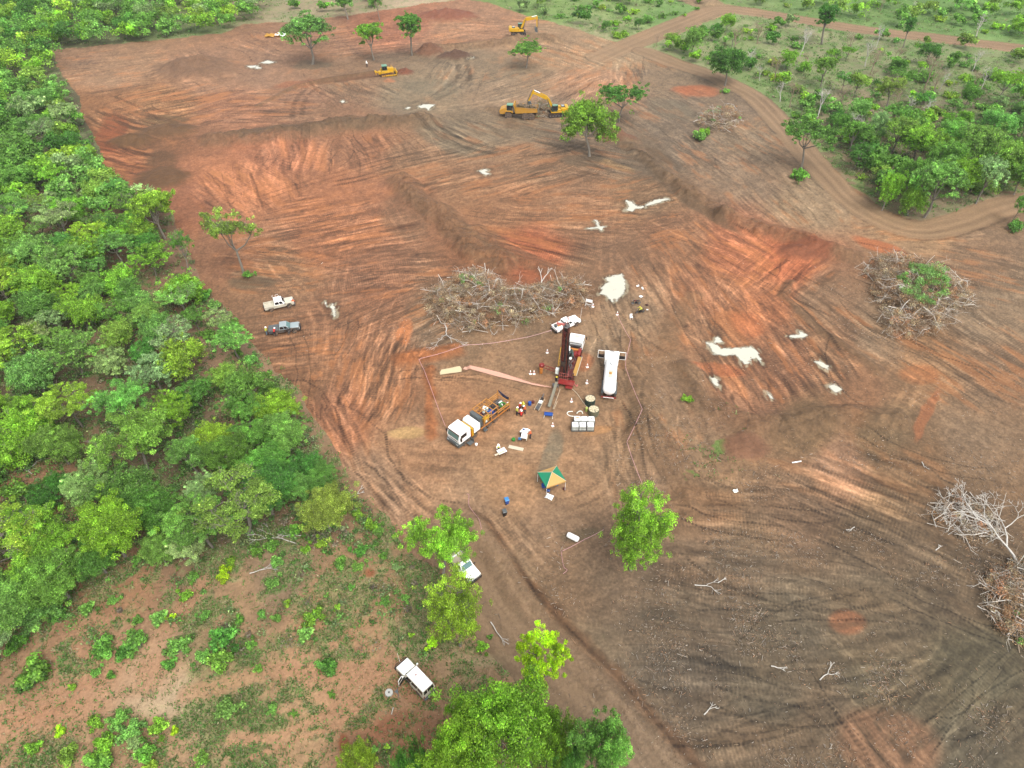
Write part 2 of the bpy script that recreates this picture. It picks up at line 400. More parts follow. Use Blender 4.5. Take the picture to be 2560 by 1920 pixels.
# zones of blade and track marks: centre, radii, direction (picture), stripe width m, strength of colour
Z_ = [(250, 150, 190, 50, 1, -.10, .9, .7), (420, 150, 70, 40, 1, .5, .8, .8), (300, 262, 110, 40, 1, .38, 1.0, 1.7), (400, 225, 170, 45, 1, -.22, 1.1, 1.6), (260, 340, 70, 60, 1, .25, 1.2, 1.5), (560, 235, 140, 40, 1, -.05, 1.0, 1.5),
      (660, 335, 110, 34, -.16, 1, 1.9, 1.6), (820, 330, 120, 34, .5, 1, 1.7, 1.3), (560, 400, 100, 50, .35, 1, 1.6, 1.4), (520, 420, 100, 60, 1, .62, 1.0, 1.5), (1080, 370, 240, 60, 1, -.22, 1.1, 1.2), (950, 340, 200, 40, 1, -.3, 1.1, 1.2),
      (700, 500, 220, 70, 1, -.22, .9, 1.4), (620, 580, 120, 80, 1, .1, .9, 1.1), (830, 610, 230, 70, 1, -.14, .8, 1.3), (900, 680, 140, 60, 1, -.45, .7, 1.3), (800, 800, 130, 130, -.42, 1, .7, 1.4), (650, 740, 110, 110, 1, -.1, .6, .9), (700, 900, 80, 110, .42, 1, .8, 1.4),
      (760, 1000, 70, 90, .68, 1, .8, 1.0), (840, 1080, 110, 90, .8, 1, .7, .8), (1000, 980, 200, 120, 1, .05, 1.2, .4), (1280, 460, 220, 60, 1, .05, .9, 1.2), (1150, 530, 160, 60, 1, .15, .9, 1.2), (1400, 460, 100, 80, 1, -.3, .8, 1.0), (1450, 600, 110, 80, .75, 1, .8, 1.1),
      (1580, 560, 110, 60, 1, .6, 1.2, 1.5), (1690, 590, 110, 70, 1, -.75, 1.3, 1.5), (1560, 680, 130, 80, .75, 1, .9, 1.6), (1700, 760, 170, 90, .85, 1, 1.0, 1.7), (1600, 830, 110, 80, .45, 1, 1.2, 1.4), (1830, 720, 170, 70, 1, .62, 1.0, 1.2), (1350, 155, 45, 34, .02, 1, 1.1, 1.2),
      (1240, 190, 110, 40, 1, -.5, 1.0, .9), (1140, 190, 100, 40, 1, -.3, 1.0, .9), (990, 170, 60, 36, -.3, 1, 1.1, .6), (750, 200, 120, 30, 1, .5, 1.1, 1.0), (850, 90, 200, 40, 1, -.12, 1.0, .9), (1080, 60, 140, 30, 1, .05, 1.0, .8), (1250, 110, 140, 34, 1, .35, 1.0, .9),
      (1450, 130, 100, 28, 1, .35, .9, .9), (1180, 280, 130, 34, 1, .2, 1.0, 1.1), (1000, 290, 90, 34, 1, .55, 1.1, 1.6), (1420, 240, 130, 50, 1, .5, .9, .8), (1570, 330, 150, 70, 1, .75, .8, .9), (1690, 430, 130, 70, 1, .85, .8, .9), (1800, 420, 110, 60, 1, .9, .9, .9), (2000, 490, 150, 36, 1, -.12, .9, .9),
      (2080, 600, 170, 70, 1, .25, .8, .9), (2100, 780, 170, 110, 1, .6, 1.1, 1.0), (1950, 640, 60, 60, 1, .3, .8, .8), (1750, 660, 100, 60, 1, .75, .8, .9), (1330, 760, 70, 70, .2, 1, .7, .7), (1370, 1010, 70, 160, .25, 1, .7, .8), (1450, 930, 100, 120, .6, 1, .8, .7), (1350, 700, 80, 60, .5, 1, .6, .7),
      (1600, 1120, 200, 90, 1, .12, 1.2, 1.1), (1850, 1080, 240, 110, 1, .42, 1.1, 1.2), (1700, 1250, 280, 110, 1, .22, 1.3, 1.3), (1600, 1400, 250, 120, 1, .08, 1.3, 1.2), (1850, 1400, 220, 140, 1, -.12, 1.3, 1.0), (2080, 1280, 160, 140, 1, .5, 1.3, 1.0), (2050, 1520, 220, 150, 1, -.85, 1.2, 1.0), (1600, 1570, 180, 90, 1, -.1, 1.2, 1.0),
      (1150, 1370, 80, 100, .72, 1, .8, .9), (1280, 1540, 90, 110, .8, 1, .8, 1.1), (1390, 1660, 80, 60, .8, 1, .8, 1.0), (1900, 1600, 110, 60, .9, 1, 1.0, 1.3), (930, 870, 34, 70, -.03, 1, .5, .5), (975, 822, 40, 14, 1, .05, .35, .8),
      (1050, 1170, 120, 60, .8, 1, .7, .7), (560, 95, 60, 30, 1, .4, .9, .7), (1300, 350, 100, 40, 1, .3, 1.0, 1.4), (1500, 520, 60, 60, 1, .8, .9, 1.0), (650, 270, 190, 16, 1, -.1, .8, .8)]
ZD = _rng.permutation(len(Z_))

# marks with an outline of their own: centre, radii, turn, colour, edge softness, amount
SPOT = [(1508, 196, 46, 16, .05, (196, 112, 74), .85), (1478, 192, 30, 9, .1, (190, 105, 66), .7), (1835, 1343, 38, 27, .2, (160, 100, 66), .95), (1905, 535, 60, 14, .35, (195, 112, 72), .9), (1985, 812, 42, 22, .1, (178, 112, 72), .8), (1920, 1610, 110, 78, .35, (152, 106, 78), .9),
        (2000, 895, 14, 60, .5, (172, 105, 70), .8), (870, 720, 16, 30, .2, (205, 125, 80), .8), (1258, 780, 24, 20, 0, (190, 115, 78), .7), (1290, 930, 30, 10, -.2, (198, 140, 95), .8), (880, 935, 40, 14, 0, (205, 160, 110), .8), (1420, 1330, 50, 14, 0, (105, 88, 74), .6), (1250, 1150, 44, 14, -.2, (128, 105, 84), .8),
        (545, 610, 50, 16, 0, (112, 92, 74), .7), (530, 588, 30, 8, 0, (120, 98, 80), .5), (1170, 1360, 40, 60, .6, (165, 138, 112), .4), (675, 140, 44, 10, 0, (122, 102, 84), .7), (900, 125, 130, 12, 0, (128, 104, 86), .6), (1268, 345, 60, 12, 0, (124, 100, 82), .7), (1395, 345, 60, 50, .6, (120, 96, 78), .5),
        (1450, 235, 60, 20, .3, (128, 112, 96), .6), (1080, 275, 120, 34, .1, (136, 112, 92), .6), (930, 190, 60, 20, .1, (136, 118, 100), .6), (240, 290, 30, 50, .4, (150, 78, 42), .8), (960, 300, 70, 24, .5, (134, 112, 92), .6), (900, 760, 60, 26, -.1, (168, 92, 52), .0), (1185, 985, 20, 60, .35, (140, 122, 104), .8),
        (330, 1490, 84, 30, -.2, (208, 186, 160), .6), (240, 1500, 60, 18, -.2, (205, 165, 135), .6), (80, 1545, 120, 14, -.25, (192, 135, 102), .8), (290, 1390, 24, 60, .5, (190, 145, 115), .7), (1060, 1425, 60, 14, -.1, (190, 165, 132), .7), (100, 1103, 30, 12, -.4, (190, 120, 80), .9), (800, 1240, 14, 10, 0, (170, 98, 66), .9), (735, 1610, 12, 26, .1, (160, 92, 60), .95), (850, 1560, 60, 24, -.4, (165, 105, 78), .7),
        (905, 1480, 60, 40, .3, (182, 118, 88), .5), (1425, 340, 34, 10, .5, (112, 84, 62), .6), (1550, 800, 60, 14, .2, (190, 105, 66), .6), (1610, 700, 40, 24, .5, (196, 112, 70), .6), (1500, 440, 120, 10, .6, (118, 92, 72), .7), (1330, 360, 40, 8, .3, (200, 150, 100), .5), (880, 470, 60, 50, .7, (120, 92, 72), .5),
        (640, 282, 160, 16, -.08, (112, 86, 68), .85), (820, 268, 80, 14, -.08, (122, 94, 72), .8), (350, 262, 50, 14, 0, (120, 88, 60), .8), (350, 350, 40, 26, 0, (112, 78, 52), .7), (290, 300, 40, 14, -.4, (122, 86, 54), .6), (650, 180, 60, 6, -.15, (172, 100, 68), .7), (760, 167, 90, 6, -.12, (135, 92, 68), .9), (838, 175, 16, 4, 0, (210, 130, 90), .8)]
# single wheel or blade lines: points, half width m, shade (+ lighter / - darker), twin gauge
LINES = [([(672, 840), (690, 760), (688, 690), (660, 640), (610, 590), (585, 560)], .35, .22, 2.0), ([(560, 560), (590, 600), (650, 640), (700, 700)], .3, .18, 2.0), ([(720, 820), (722, 700), (735, 600), (760, 480), (800, 430)], .3, .18, 2.0), ([(820, 420), (850, 460), (880, 520), (900, 560)], .3, .15, 2.0),
         ([(900, 780), (870, 820), (850, 900)], .4, -.18, 2.2), ([(830, 830), (838, 700), (880, 640), (960, 600), (1060, 560)], .4, .2, 2.2), ([(1000, 640), (900, 680), (850, 760), (830, 850)], .4, -.14, 2.0), ([(880, 232), (940, 210), (1000, 170), (995, 125)], .9, -.22, 3.2), ([(980, 120), (975, 160), (930, 205), (885, 226)], .6, .2, 0),
         ([(890, 240), (960, 290), (1020, 315), (1090, 330)], .9, -.3, 3.0), ([(900, 245), (970, 285), (1070, 322)], .7, .25, 0), ([(880, 235), (1000, 230), (1110, 205), (1230, 165), (1330, 115)], .5, .2, 2.4), ([(1010, 330), (900, 350), (780, 385), (700, 400)], .5, -.3, 2.0), ([(560, 430), (700, 385), (850, 345), (1010, 320), (1060, 300)], .4, -.22, 2.0),
         ([(640, 260), (650, 215), (680, 185)], .8, -.25, 2.6), ([(175, 205), (240, 195), (330, 180), (450, 160)], .5, -.2, 0), ([(240, 205), (300, 232), (350, 262)], .5, -.3, 0), ([(1330, 420), (1310, 520), (1310, 640)], .35, .12, 2.0), ([(1500, 440), (1560, 560), (1700, 700), (1830, 820)], .5, .14, 2.4), ([(1480, 560), (1560, 640), (1700, 720)], .5, -.16, 2.4),
         ([(1660, 655), (1700, 690), (1735, 735)], .16, .6, 0), ([(1665, 700), (1700, 725), (1725, 745)], .14, .6, 0), ([(1625, 810), (1650, 845), (1665, 865)], .14, .55, 0), ([(1500, 640), (1580, 720), (1680, 800), (1760, 880)], .6, -.18, 2.4), ([(1440, 640), (1480, 720), (1500, 800), (1560, 870)], .5, .16, 0),
         ([(1350, 1090), (1345, 980), (1335, 880), (1345, 790)], .3, -.14, 1.9), ([(1200, 1100), (1300, 1050), (1340, 950), (1345, 860)], .3, -.16, 1.9), ([(760, 820), (745, 900), (800, 1010), (900, 1100), (1000, 1170)], .35, -.18, 2.0), ([(700, 860), (740, 940), (830, 1050), (950, 1150)], .35, .16, 2.0),
         ([(1040, 1200), (1120, 1310), (1230, 1440), (1340, 1570), (1420, 1660)], .3, -.2, 1.8), ([(1060, 1200), (1150, 1320), (1260, 1450), (1380, 1590), (1450, 1670)], .25, .14, 1.8), ([(1120, 1270), (1230, 1410), (1300, 1500), (1400, 1620)], .22, -.2, 0), ([(1030, 1150), (1060, 1190), (1110, 1260), (1200, 1370)], .25, -.2, 0),
         ([(500, 1600), (600, 1590), (700, 1545), (790, 1490), (840, 1440)], .35, .16, 0), ([(540, 1640), (640, 1600), (740, 1560), (800, 1500)], .2, .12, 0), ([(-60, 1590), (0, 1560), (150, 1520), (260, 1480), (340, 1460)], 1.7, .16, 0), ([(320, 1470), (335, 1400), (380, 1330), (440, 1260)], .8, .15, 0), ([(400, 1500), (480, 1480), (600, 1450), (760, 1460), (860, 1440)], .6, .12, 0), ([(1900, 940), (1960, 860), (1990, 800)], .5, .2, 1.8), ([(1950, 840), (2050, 900), (2200, 990)], .6, .14, 2.2), ([(1480, 1010), (1600, 1060), (1760, 1060), (1900, 1120)], .4, -.22, 0),
         ([(1450, 1190), (1500, 1330), (1560, 1440)], .3, -.12, 0), ([(1390, 120), (1386, 180)], .3, -.15, 0), ([(1300, 250), (1250, 320), (1100, 340)], .5, -.28, 0), ([(1560, 240), (1650, 330), (1700, 400), (1800, 520), (1850, 560)], .5, .14, 2.2), ([(1140, 95), (1230, 110), (1330, 118)], .4, -.2, 2.2), ([(560, 108), (700, 112), (860, 100), (1000, 70), (1130, 50)], .8, .15, 2.8), ([(1550, 100), (1551, 101)], .1, 0, 0)]

def T(i, j, pts): return [(553 * i + x * .25, 414.75 * j + y * .25) for x, y in pts]
PUD = [T(2, 1, [(800, 750), (870, 722), (950, 710), (962, 740), (985, 800), (975, 870), (930, 915), (905, 955), (885, 930), (870, 958), (845, 940), (800, 890), (745, 888), (785, 850), (765, 832), (830, 780)]),
       T(2, 1, [(985, 70), (1035, 82), (1080, 128), (1130, 120), (1150, 135), (1060, 150), (1040, 168), (970, 160), (1010, 130), (990, 100)]),
       T(2, 1, [(1160, 110), (1230, 70), (1330, 55), (1370, 62), (1290, 90), (1210, 110), (1150, 130)]),
       T(2, 1, [(650, 316), (735, 300), (725, 262), (700, 240), (740, 248), (765, 298), (840, 300), (790, 315), (770, 338), (740, 320), (680, 325)]),
       T(2, 1, [(1670, 1300), (1730, 1300), (1775, 1250), (1825, 1298), (1750, 1312), (1810, 1352), (1905, 1350), (2060, 1340), (2130, 1385), (2158, 1482), (2110, 1440), (2065, 1445), (2050, 1480), (2005, 1490), (1955, 1440), (1930, 1405), (1840, 1415), (1740, 1405), (1725, 1360), (1690, 1325)]),
       T(2, 1, [(1708, 1610), (1745, 1600), (1792, 1622), (1780, 1650), (1800, 1690), (1760, 1680), (1730, 1650)]),
       T(3, 1, [(160, 1255), (210, 1240), (265, 1235), (262, 1205), (300, 1215), (342, 1240), (300, 1262), (230, 1270)]),
       T(3, 1, [(395, 1465), (450, 1455), (500, 1490), (525, 1500), (520, 1535), (470, 1515), (440, 1498)]),
       T(3, 2, [(520, 12), (570, 0), (600, 20), (642, 45), (590, 72), (545, 45)]), T(3, 2, [(-15, 60), (0, 68), (46, 132), (20, 125), (-5, 100)]),
       T(1, 0, [(40, 545), (95, 522), (167, 538), (110, 552)]), T(1, 0, [(-15, 578), (10, 568), (48, 590), (5, 598)]), T(0, 0, [(2130, 572), (2212, 566), (2212, 585), (2160, 588)]),
       T(1, 0, [(725, 878), (750, 868), (775, 882), (748, 890)]), T(1, 0, [(1400, 918), (1450, 903), (1550, 905), (1520, 925), (1490, 952), (1465, 935), (1420, 935)]), T(1, 0, [(1290, 938), (1320, 922), (1340, 930), (1310, 942)]),
       T(1, 0, [(1818, 510), (1850, 498), (1888, 494), (1870, 506), (1835, 514)]), T(1, 0, [(1920, 1480), (1975, 1462), (2010, 1475), (1980, 1490), (2020, 1505), (1990, 1515), (1955, 1505)]),
       T(1, 1, [(640, 990), (665, 965), (685, 1010), (690, 1080), (670, 1090), (660, 1040)]), T(1, 1, [(590, 945), (605, 950), (612, 990), (598, 985)])]

# many more single passes of wheels and blades, laid along the direction of each worked zone
def make_passes():
    rg = random.Random(19); out = []
    for i, (cu, cv, ru, rv, du, dv, w, a) in enumerate(Z_):
        if a < .6: continue
        g0 = gp(cu, cv); L = math.hypot(du, dv); g1 = gp(cu + 10 * du / L, cv + 10 * dv / L); tx, ty = g1[0] - g0[0], g1[1] - g0[1]; l = math.hypot(tx, ty); tx /= l; ty /= l
        for k in range(6):
            u, v = cu + rg.uniform(-.85, .85) * ru, cv + rg.uniform(-.85, .85) * rv; x, y = gp(u, v)
            an = rg.gauss(0, .16); c, s = math.cos(an), math.sin(an); dx, dy = tx * c - ty * s, tx * s + ty * c
            n = rg.uniform(9, 26); b = rg.gauss(0, .16); P = []
            for q in (-1, -.5, 0, .5, 1): P.append((x + dx * n * q * .5 - dy * b * n * (q * q - .4) * .5, y + dy * n * q * .5 + dx * b * n * (q * q - .4) * .5))
            tw = rg.random() < .3
            out.append((P, rg.uniform(.12, .22) if tw else rg.uniform(.10, .34), rg.choice((-1, -1, 1)) * rg.uniform(.14, .34), rg.uniform(1.8, 2.3) if tw else 0))
    return out
PASSES = make_passes()
PASSL = [p[0] for p in PASSES]

def paint(X, Y, Z, want_alb=True, fine=False):
    U, V = uv_of(X, Y, 0.0)
    U = U.astype(np.float32); V = V.astype(np.float32)
    n1 = fbm(X / 9, Y / 9, 4, 40); n2 = fbm(X / 2.2, Y / 2.2, 3, 50)
    sc = 1.0 + .0
    wu = U + 26 * fbm(X / 7, Y / 7, 3, 60); wv = V + 14 * fbm(X / 7, Y / 7, 3, 70)
    rgb = idw(wu, wv, CP)
    # blade stripes: soil streaks, their tone strengthened in place of groove shading
    acc = np.zeros(U.size, np.float32); acc2 = np.zeros(U.size, np.float32); wt = np.full(U.size, .18, np.float32)
    rib = np.zeros(U.size, np.float32)
    for i, (cu, cv, ru, rv, du, dv, w, a) in enumerate(Z_):
        k = np.nonzero((np.abs(U - cu) < ru * 1.7) & (np.abs(V - cv) < rv * 1.7))[0]
        if not len(k): continue
        x, y = X[k], Y[k]
        m = np.exp(-(((wu[k] - cu) / ru) ** 2 + ((wv[k] - cv) / rv) ** 2) ** 2 * 1.6)
        g0 = gp(cu, cv); L = math.hypot(du, dv); g1 = gp(cu + 10 * du / L, cv + 10 * dv / L)
        tx, ty = g1[0] - g0[0], g1[1] - g0[1]; l = math.hypot(tx, ty); tx /= l; ty /= l
        bend = 1.6 * fbm(x / 22, y / 22, 2, i)
        al = x * tx + y * ty; ac = -x * ty + y * tx + bend * 3
        w = w * .8
        tilt = (.12 if i % 2 else -.16) * al
        s = vn(ac / w, al / (w * 10), i) + .75 * vn((ac + tilt) / (w * .5), al / (w * 6), i + 5) + .35 * vn(ac / (w * 2.6), al / (w * 17), i + 9) + .5 * vn((ac - tilt) / (w * .28), al / (w * 5), i + 23) - 1.3
        s = s * (.35 + 1.3 * vn(x / 5.5, y / 5.5, i + 31))
        t = .6 * vn(ac / (w * 1.8), al / (w * 9), i + 13) + .55 * vn((ac + .5 * tilt) / (w * .7), al / (w * 4.5), i + 33) - .575
        ln = 1 - np.abs(2 * vn(ac / (w * 1.1), al / (w * 16), i + 41) - 1); s = s - .75 * sstep(.90, 1, ln) * (vn(x / 4, y / 4, i + 47) > .4) + .4 * sstep(.93, 1, 1 - np.abs(2 * vn((ac + tilt) / (w * .9), al / (w * 12), i + 51) - 1))
        acc[k] += m * s * a; acc2[k] += m * t * a; wt[k] += m
        per = .42
        lane = sstep(.42, .6, vn(ac / .9, al / 12, i + 17))
        rib[k] += m * np.sin(al * 2 * math.pi / per + 2 * n2[k]) * lane * .5 * a
    S = acc / np.maximum(wt, .5); T = acc2 / np.maximum(wt, .5); rib = rib / np.maximum(wt, .5)
    n3 = fbm(X / .75, Y / .75, 3, 55) + .7 * fbm(X / .33, Y / .33, 2, 58)
    n4 = vn(X / .21, Y / .21, 64) - .5
    f = np.exp(.74 * S + .26 * n1 + .40 * n2 + .60 * n3 + .30 * n4 + .30 * rib)
    rgb = rgb * f[:, None]
    # redder and yellower streaks
    hue = np.clip(T * .8 + n1 * .7 + n2 * .3, -.5, .5)
    rgb = rgb * np.stack([1 + .12 * hue, 1 - .04 * hue, 1 - .22 * hue], 1)
    org = sstep(.10, .26, T + .55 * n1 + .25 * n2) * sstep(1150, 800, V)
    orc = np.array(lin((206, 128, 78)), np.float32)
    rgb = rgb + (orc - rgb) * (org * (.36 + .3 * sstep(600, 480, U) * sstep(420, 360, V)))[:, None]
    for cu, cv, ru, rv, an, c, am in SPOT:
        k = np.nonzero((np.abs(U - cu) < (ru + rv) * 1.8) & (np.abs(V - cv) < (ru + rv) * 1.8))[0]
        if not len(k) or am <= 0: continue
        du, dv = wu[k] - cu + 8 * n2[k], wv[k] - cv + 5 * n2[k]
        a_, b_ = du * math.cos(an) + dv * math.sin(an), -du * math.sin(an) + dv * math.cos(an)
        q = np.sqrt((a_ / ru) ** 2 + (b_ / rv) ** 2)
        m = sstep(1.2, .75, q) * am * np.clip(1 + .9 * S[k] , .4, 1.15)
        rgb[k] += (np.array(lin(c), np.float32) * f[k, None] ** .6 - rgb[k]) * np.clip(m, 0, 1)[:, None]
    for pts, w, h, dk in RIDGEW:
        xs = [p[0] for p in pts]; ys = [p[1] for p in pts]
        k = np.nonzero((X > min(xs) - 2 * w) & (X < max(xs) + 2 * w) & (Y > min(ys) - 2 * w) & (Y < max(ys) + 2 * w))[0]
        if not len(k): continue
        d, sd, al = pdist(X[k] + 1.2 * n2[k], Y[k] + 1.2 * n2[k], pts)
        m = sstep(w * 1.1, w * (.6 if dk else .25), d) * (.55 if 0 < dk != .62 else .85)
        c = lin((128, 88, 62)) if dk == .62 else lin((126, 94, 70)) if dk > .3 else (lin((140, 104, 78)) if dk else lin((176, 104, 62)))
        cl = (1 + 1.3 * fbm(X[k] / .7, Y[k] / .7, 4, 80))[:, None]
        rgb[k] += (np.array(c, np.float32) * cl - rgb[k]) * m[:, None]
    for pts, w, sh, gauge in LINES + (PASSES if fine else []):
        P = pts if gauge is not None and len(pts) == 5 and isinstance(pts[0][0], float) and w < .36 and pts in PASSL else spline([gp(*p) for p in pts], 5)
        xs = [p[0] for p in P]; ys = [p[1] for p in P]; g = gauge / 2 + w * 3
        k = np.nonzero((X > min(xs) - g) & (X < max(xs) + g) & (Y > min(ys) - g) & (Y < max(ys) + g))[0]
        if not len(k): continue
        d, sd, al = pdist(X[k] + .4 * n2[k], Y[k] + .4 * n2[k], P)
        if gauge: d = np.abs(d - gauge / 2)
        m = sstep(w * 1.25, w * .4, d) * sstep(0, 3, al) * sstep(0, 3, al.max() - al) * (.55 + .9 * vn(al / 4, al * 0, 7))
        rgb[k] *= (1 + sh * 1.25 * m * (1 + .5 * np.sin(al * 2 * math.pi / .5) * (sh < 0)))[:, None]
    for pl in PUD:
        P = [gp(*q) for q in pl]; xs = [p[0] for p in P]; ys = [p[1] for p in P]
        k = np.nonzero((X > min(xs) - 3) & (X < max(xs) + 3) & (Y > min(ys) - 3) & (Y < max(ys) + 3))[0]
        if not len(k): continue
        d, sd, al = pdist(X[k] + .9 * n2[k], Y[k] + 1.3 * n2[k], P + [P[0]])
        rgb[k] *= (1 - .30 * sstep(1.6, .3, d))[:, None]
        fr = sstep(.75, .2, d) * sstep(.42, .6, vn(X[k] / .35, Y[k] / .9, 71))
        rgb[k] += (np.array(lin((205, 188, 165)), np.float32) - rgb[k]) * (fr * .6)[:, None]
    # roads: beaten, a little paler and smoother
    road = np.zeros(U.size, bool)
    for nm, (P, w) in ROADW.items():
        d, sd, al = pdist(X + 1.0 * n1, Y + 1.0 * n1, P)
        m = sstep(w * 1.15, w * .85, d)
        road |= m > .5
        ruts = np.cos(sd / w * 2 * math.pi * 1.5) * .5 + .5
        c = np.array(lin((170, 132, 104) if nm != 'access' else (160, 126, 102)), np.float32)
        v = (1 + .22 * (ruts - .5) + .35 * (vn(sd / .5, al / 14, 3) - .5) + .3 * n1)[:, None]
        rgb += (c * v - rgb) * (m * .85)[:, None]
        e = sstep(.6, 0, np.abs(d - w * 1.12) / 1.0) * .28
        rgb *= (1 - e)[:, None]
    # the uncleared land
    veg = ~inpoly(wu * .45 + U * .55 + 5 * n2, wv * .45 + V * .55 + 3 * n2, CLEAR)
    far = V < 420
    g1_ = fbm(X / 5.5, Y / 5.5, 4, 90); g2_ = fbm(X / 1.4, Y / 1.4, 3, 95)
    vk = np.nonzero(veg)[0]
    soil = idw(wu[vk], wv[vk], CV, 2.2) * 1.12
    soil = soil * np.exp(.30 * n1[vk] + .55 * g2_[vk] + .15 * fbm(X[vk] / .5, Y[vk] / .5, 2, 99))[:, None]
    right = (U[vk] > 1000) & (V[vk] < 420)
    dens = np.where(right, .13, np.where((V[vk] > 1200) & (U[vk] > 430), .07, .02))
    gm = sstep(-.04, .16, g1_[vk] * .8 + g2_[vk] * .8 + dens - np.where(right, .06, 0)) * np.where(right, .7, .6)
    hue2 = vn(X[vk] / 4, Y[vk] / 4, 33)[:, None]
    gcol = np.array(lin((106, 128, 74)), np.float32) * (1 - hue2) + np.array(lin((150, 152, 108)), np.float32) * hue2
    gcol = gcol * np.exp(.8 * g2_[vk])[:, None] * np.where(right[:, None], np.array([[.80, 1.06, .66]]), 1.0)
    for cu, cv, ru, rv, an, c, am in SPOT:          # bare trodden places stay bare
        if cv < 1080 or cu > 1100: continue
        gm *= 1 - np.exp(-(((U[vk] - cu) / ru / 1.2) ** 2 + ((V[vk] - cv) / rv / 1.2) ** 2)) * .9
        k = vk; du, dv = wu[k] - cu, wv[k] - cv
        a_, b_ = du * math.cos(an) + dv * math.sin(an), -du * math.sin(an) + dv * math.cos(an)
        m = sstep(1.25, .6, np.sqrt((a_ / ru) ** 2 + (b_ / rv) ** 2)) * am
        soil += (np.array(lin(c), np.float32) * np.exp(.4 * g2_[vk])[:, None] - soil) * m[:, None]
    for pts, w, sh, gauge in LINES:
        if pts[0][1] < 1440 or pts[0][0] > 900: continue
        P = spline([gp(*p) for p in pts], 5)
        d, sd, al = pdist(X[vk] + .8 * n2[vk], Y[vk] + .8 * n2[vk], P)
        m = sstep(w * 2.6, w * .8, d)
        gm *= 1 - m; soil += (np.array(lin((196, 142, 112)), np.float32) - soil) * (m * .6)[:, None]
    col = soil + (gcol - soil) * gm[:, None]
    rk = road[vk]
    col[rk] = rgb[vk][rk]
    rgb[vk] = col
    gfull = np.zeros(U.size, np.float32); gfull[vk] = gm
    # small weeds come up on the bared soil right of the rig
    wm = np.exp(-(((U - 1545) / 55) ** 2 + ((V - 975) / 60) ** 2)) + .8 * np.exp(-(((U - 1500) / 50) ** 2 + ((V - 1010) / 40) ** 2))
    k = sstep(.16, .24, g1_ * .6 + g2_ * .5 + .16 * wm - .12) * np.clip(wm * 1.5, 0, 1) * .7
    rgb += (np.array(lin((110, 150, 62)), np.float32) - rgb) * k[:, None]
    gy = rgb.mean(1, keepdims=True); rgb = (rgb + (gy - rgb) * (.07 + .07 * sstep(600, 300, V) + .12 * sstep(1080, 1250, V) * sstep(1150, 1400, U))[:, None]) * (1.16 - .10 * sstep(1080, 1250, V) * sstep(1050, 1250, U))[:, None] * np.array([1.0, 1.05, .90], np.float32)
    rgb = np.clip(rgb / GAIN, .01, .9)
    return rgb, veg & ~road, road, gfull

def ground_material(name='soil', bump=.35):
    m = bpy.data.materials.new(name); m.use_nodes = True
    t = m.node_tree; b = t.nodes['Principled BSDF']
    b.inputs['Roughness'].default_value = .85; b.inputs['Specular IOR Level'].default_value = .25
    a = t.nodes.new('ShaderNodeAttribute'); a.attribute_name = 'Col'
    g = t.nodes.new('ShaderNodeNewGeometry')
    n = t.nodes.new('ShaderNodeTexNoise'); n.inputs['Scale'].default_value = 2.6; n.inputs['Detail'].default_value = 9; n.inputs['Roughness'].default_value = .72
    t.links.new(g.outputs['Position'], n.inputs['Vector'])
    r = t.nodes.new('ShaderNodeMapRange'); r.inputs['From Min'].default_value = .3; r.inputs['From Max'].default_value = .7; r.inputs['To Min'].default_value = .72; r.inputs['To Max'].default_value = 1.28
    t.links.new(n.outputs['Fac'], r.inputs['Value'])
    # pale crumbs and dark clods
    v = t.nodes.new('ShaderNodeTexVoronoi'); v.inputs['Scale'].default_value = 2.2
    t.links.new(g.outputs['Position'], v.inputs['Vector'])
    r2 = t.nodes.new('ShaderNodeMapRange'); r2.inputs['From Min'].default_value = .05; r2.inputs['From Max'].default_value = .14; r2.inputs['To Min'].default_value = 1.35; r2.inputs['To Max'].default_value = 1.0
    t.links.new(v.outputs['Distance'], r2.inputs['Value'])
    mu = t.nodes.new('ShaderNodeMath'); mu.operation = 'MULTIPLY'
    t.links.new(r.outputs[0], mu.inputs[0]); t.links.new(r2.outputs[0], mu.inputs[1])
    vm = t.nodes.new('ShaderNodeVectorMath'); vm.operation = 'SCALE'
    t.links.new(a.outputs['Color'], vm.inputs[0]); t.links.new(mu.outputs[0], vm.inputs['Scale'])
    t.links.new(vm.outputs[0], b.inputs['Base Color'])
    bp = t.nodes.new('ShaderNodeBump'); bp.inputs['Strength'].default_value = bump; bp.inputs['Distance'].default_value = .35
    t.links.new(n.outputs['Fac'], bp.inputs['Height']); t.links.new(bp.outputs[0], b.inputs['Normal'])
    return m
SOIL = ground_material()

def np_mesh(name, co, faces, m, rgb=None, smooth=False):
    """faces: (n,4) or (n,3) array"""
    me = bpy.data.meshes.new(name)
    k = faces.shape[1]; nf = len(faces)
    me.vertices.add(len(co)); me.vertices.foreach_set('co', np.ascontiguousarray(co, np.float32).ravel())
    me.loops.add(nf * k); me.loops.foreach_set('vertex_index', np.ascontiguousarray(faces, np.int32).ravel())
    me.polygons.add(nf); me.polygons.foreach_set('loop_start', np.arange(0, nf * k, k, dtype=np.int32))
    me.update(calc_edges=True)
    if smooth: me.polygons.foreach_set('use_smooth', np.ones(nf, bool))
    if rgb is not None:
        at_ = me.color_attributes.new('Col', 'FLOAT_COLOR', 'POINT')
        c = np.ones((len(co), 4), np.float32); c[:, :3] = rgb
        at_.data.foreach_set('color', c.ravel())
    for mm in (m if isinstance(m, list) else [m]): me.materials.append(mm)
    return me

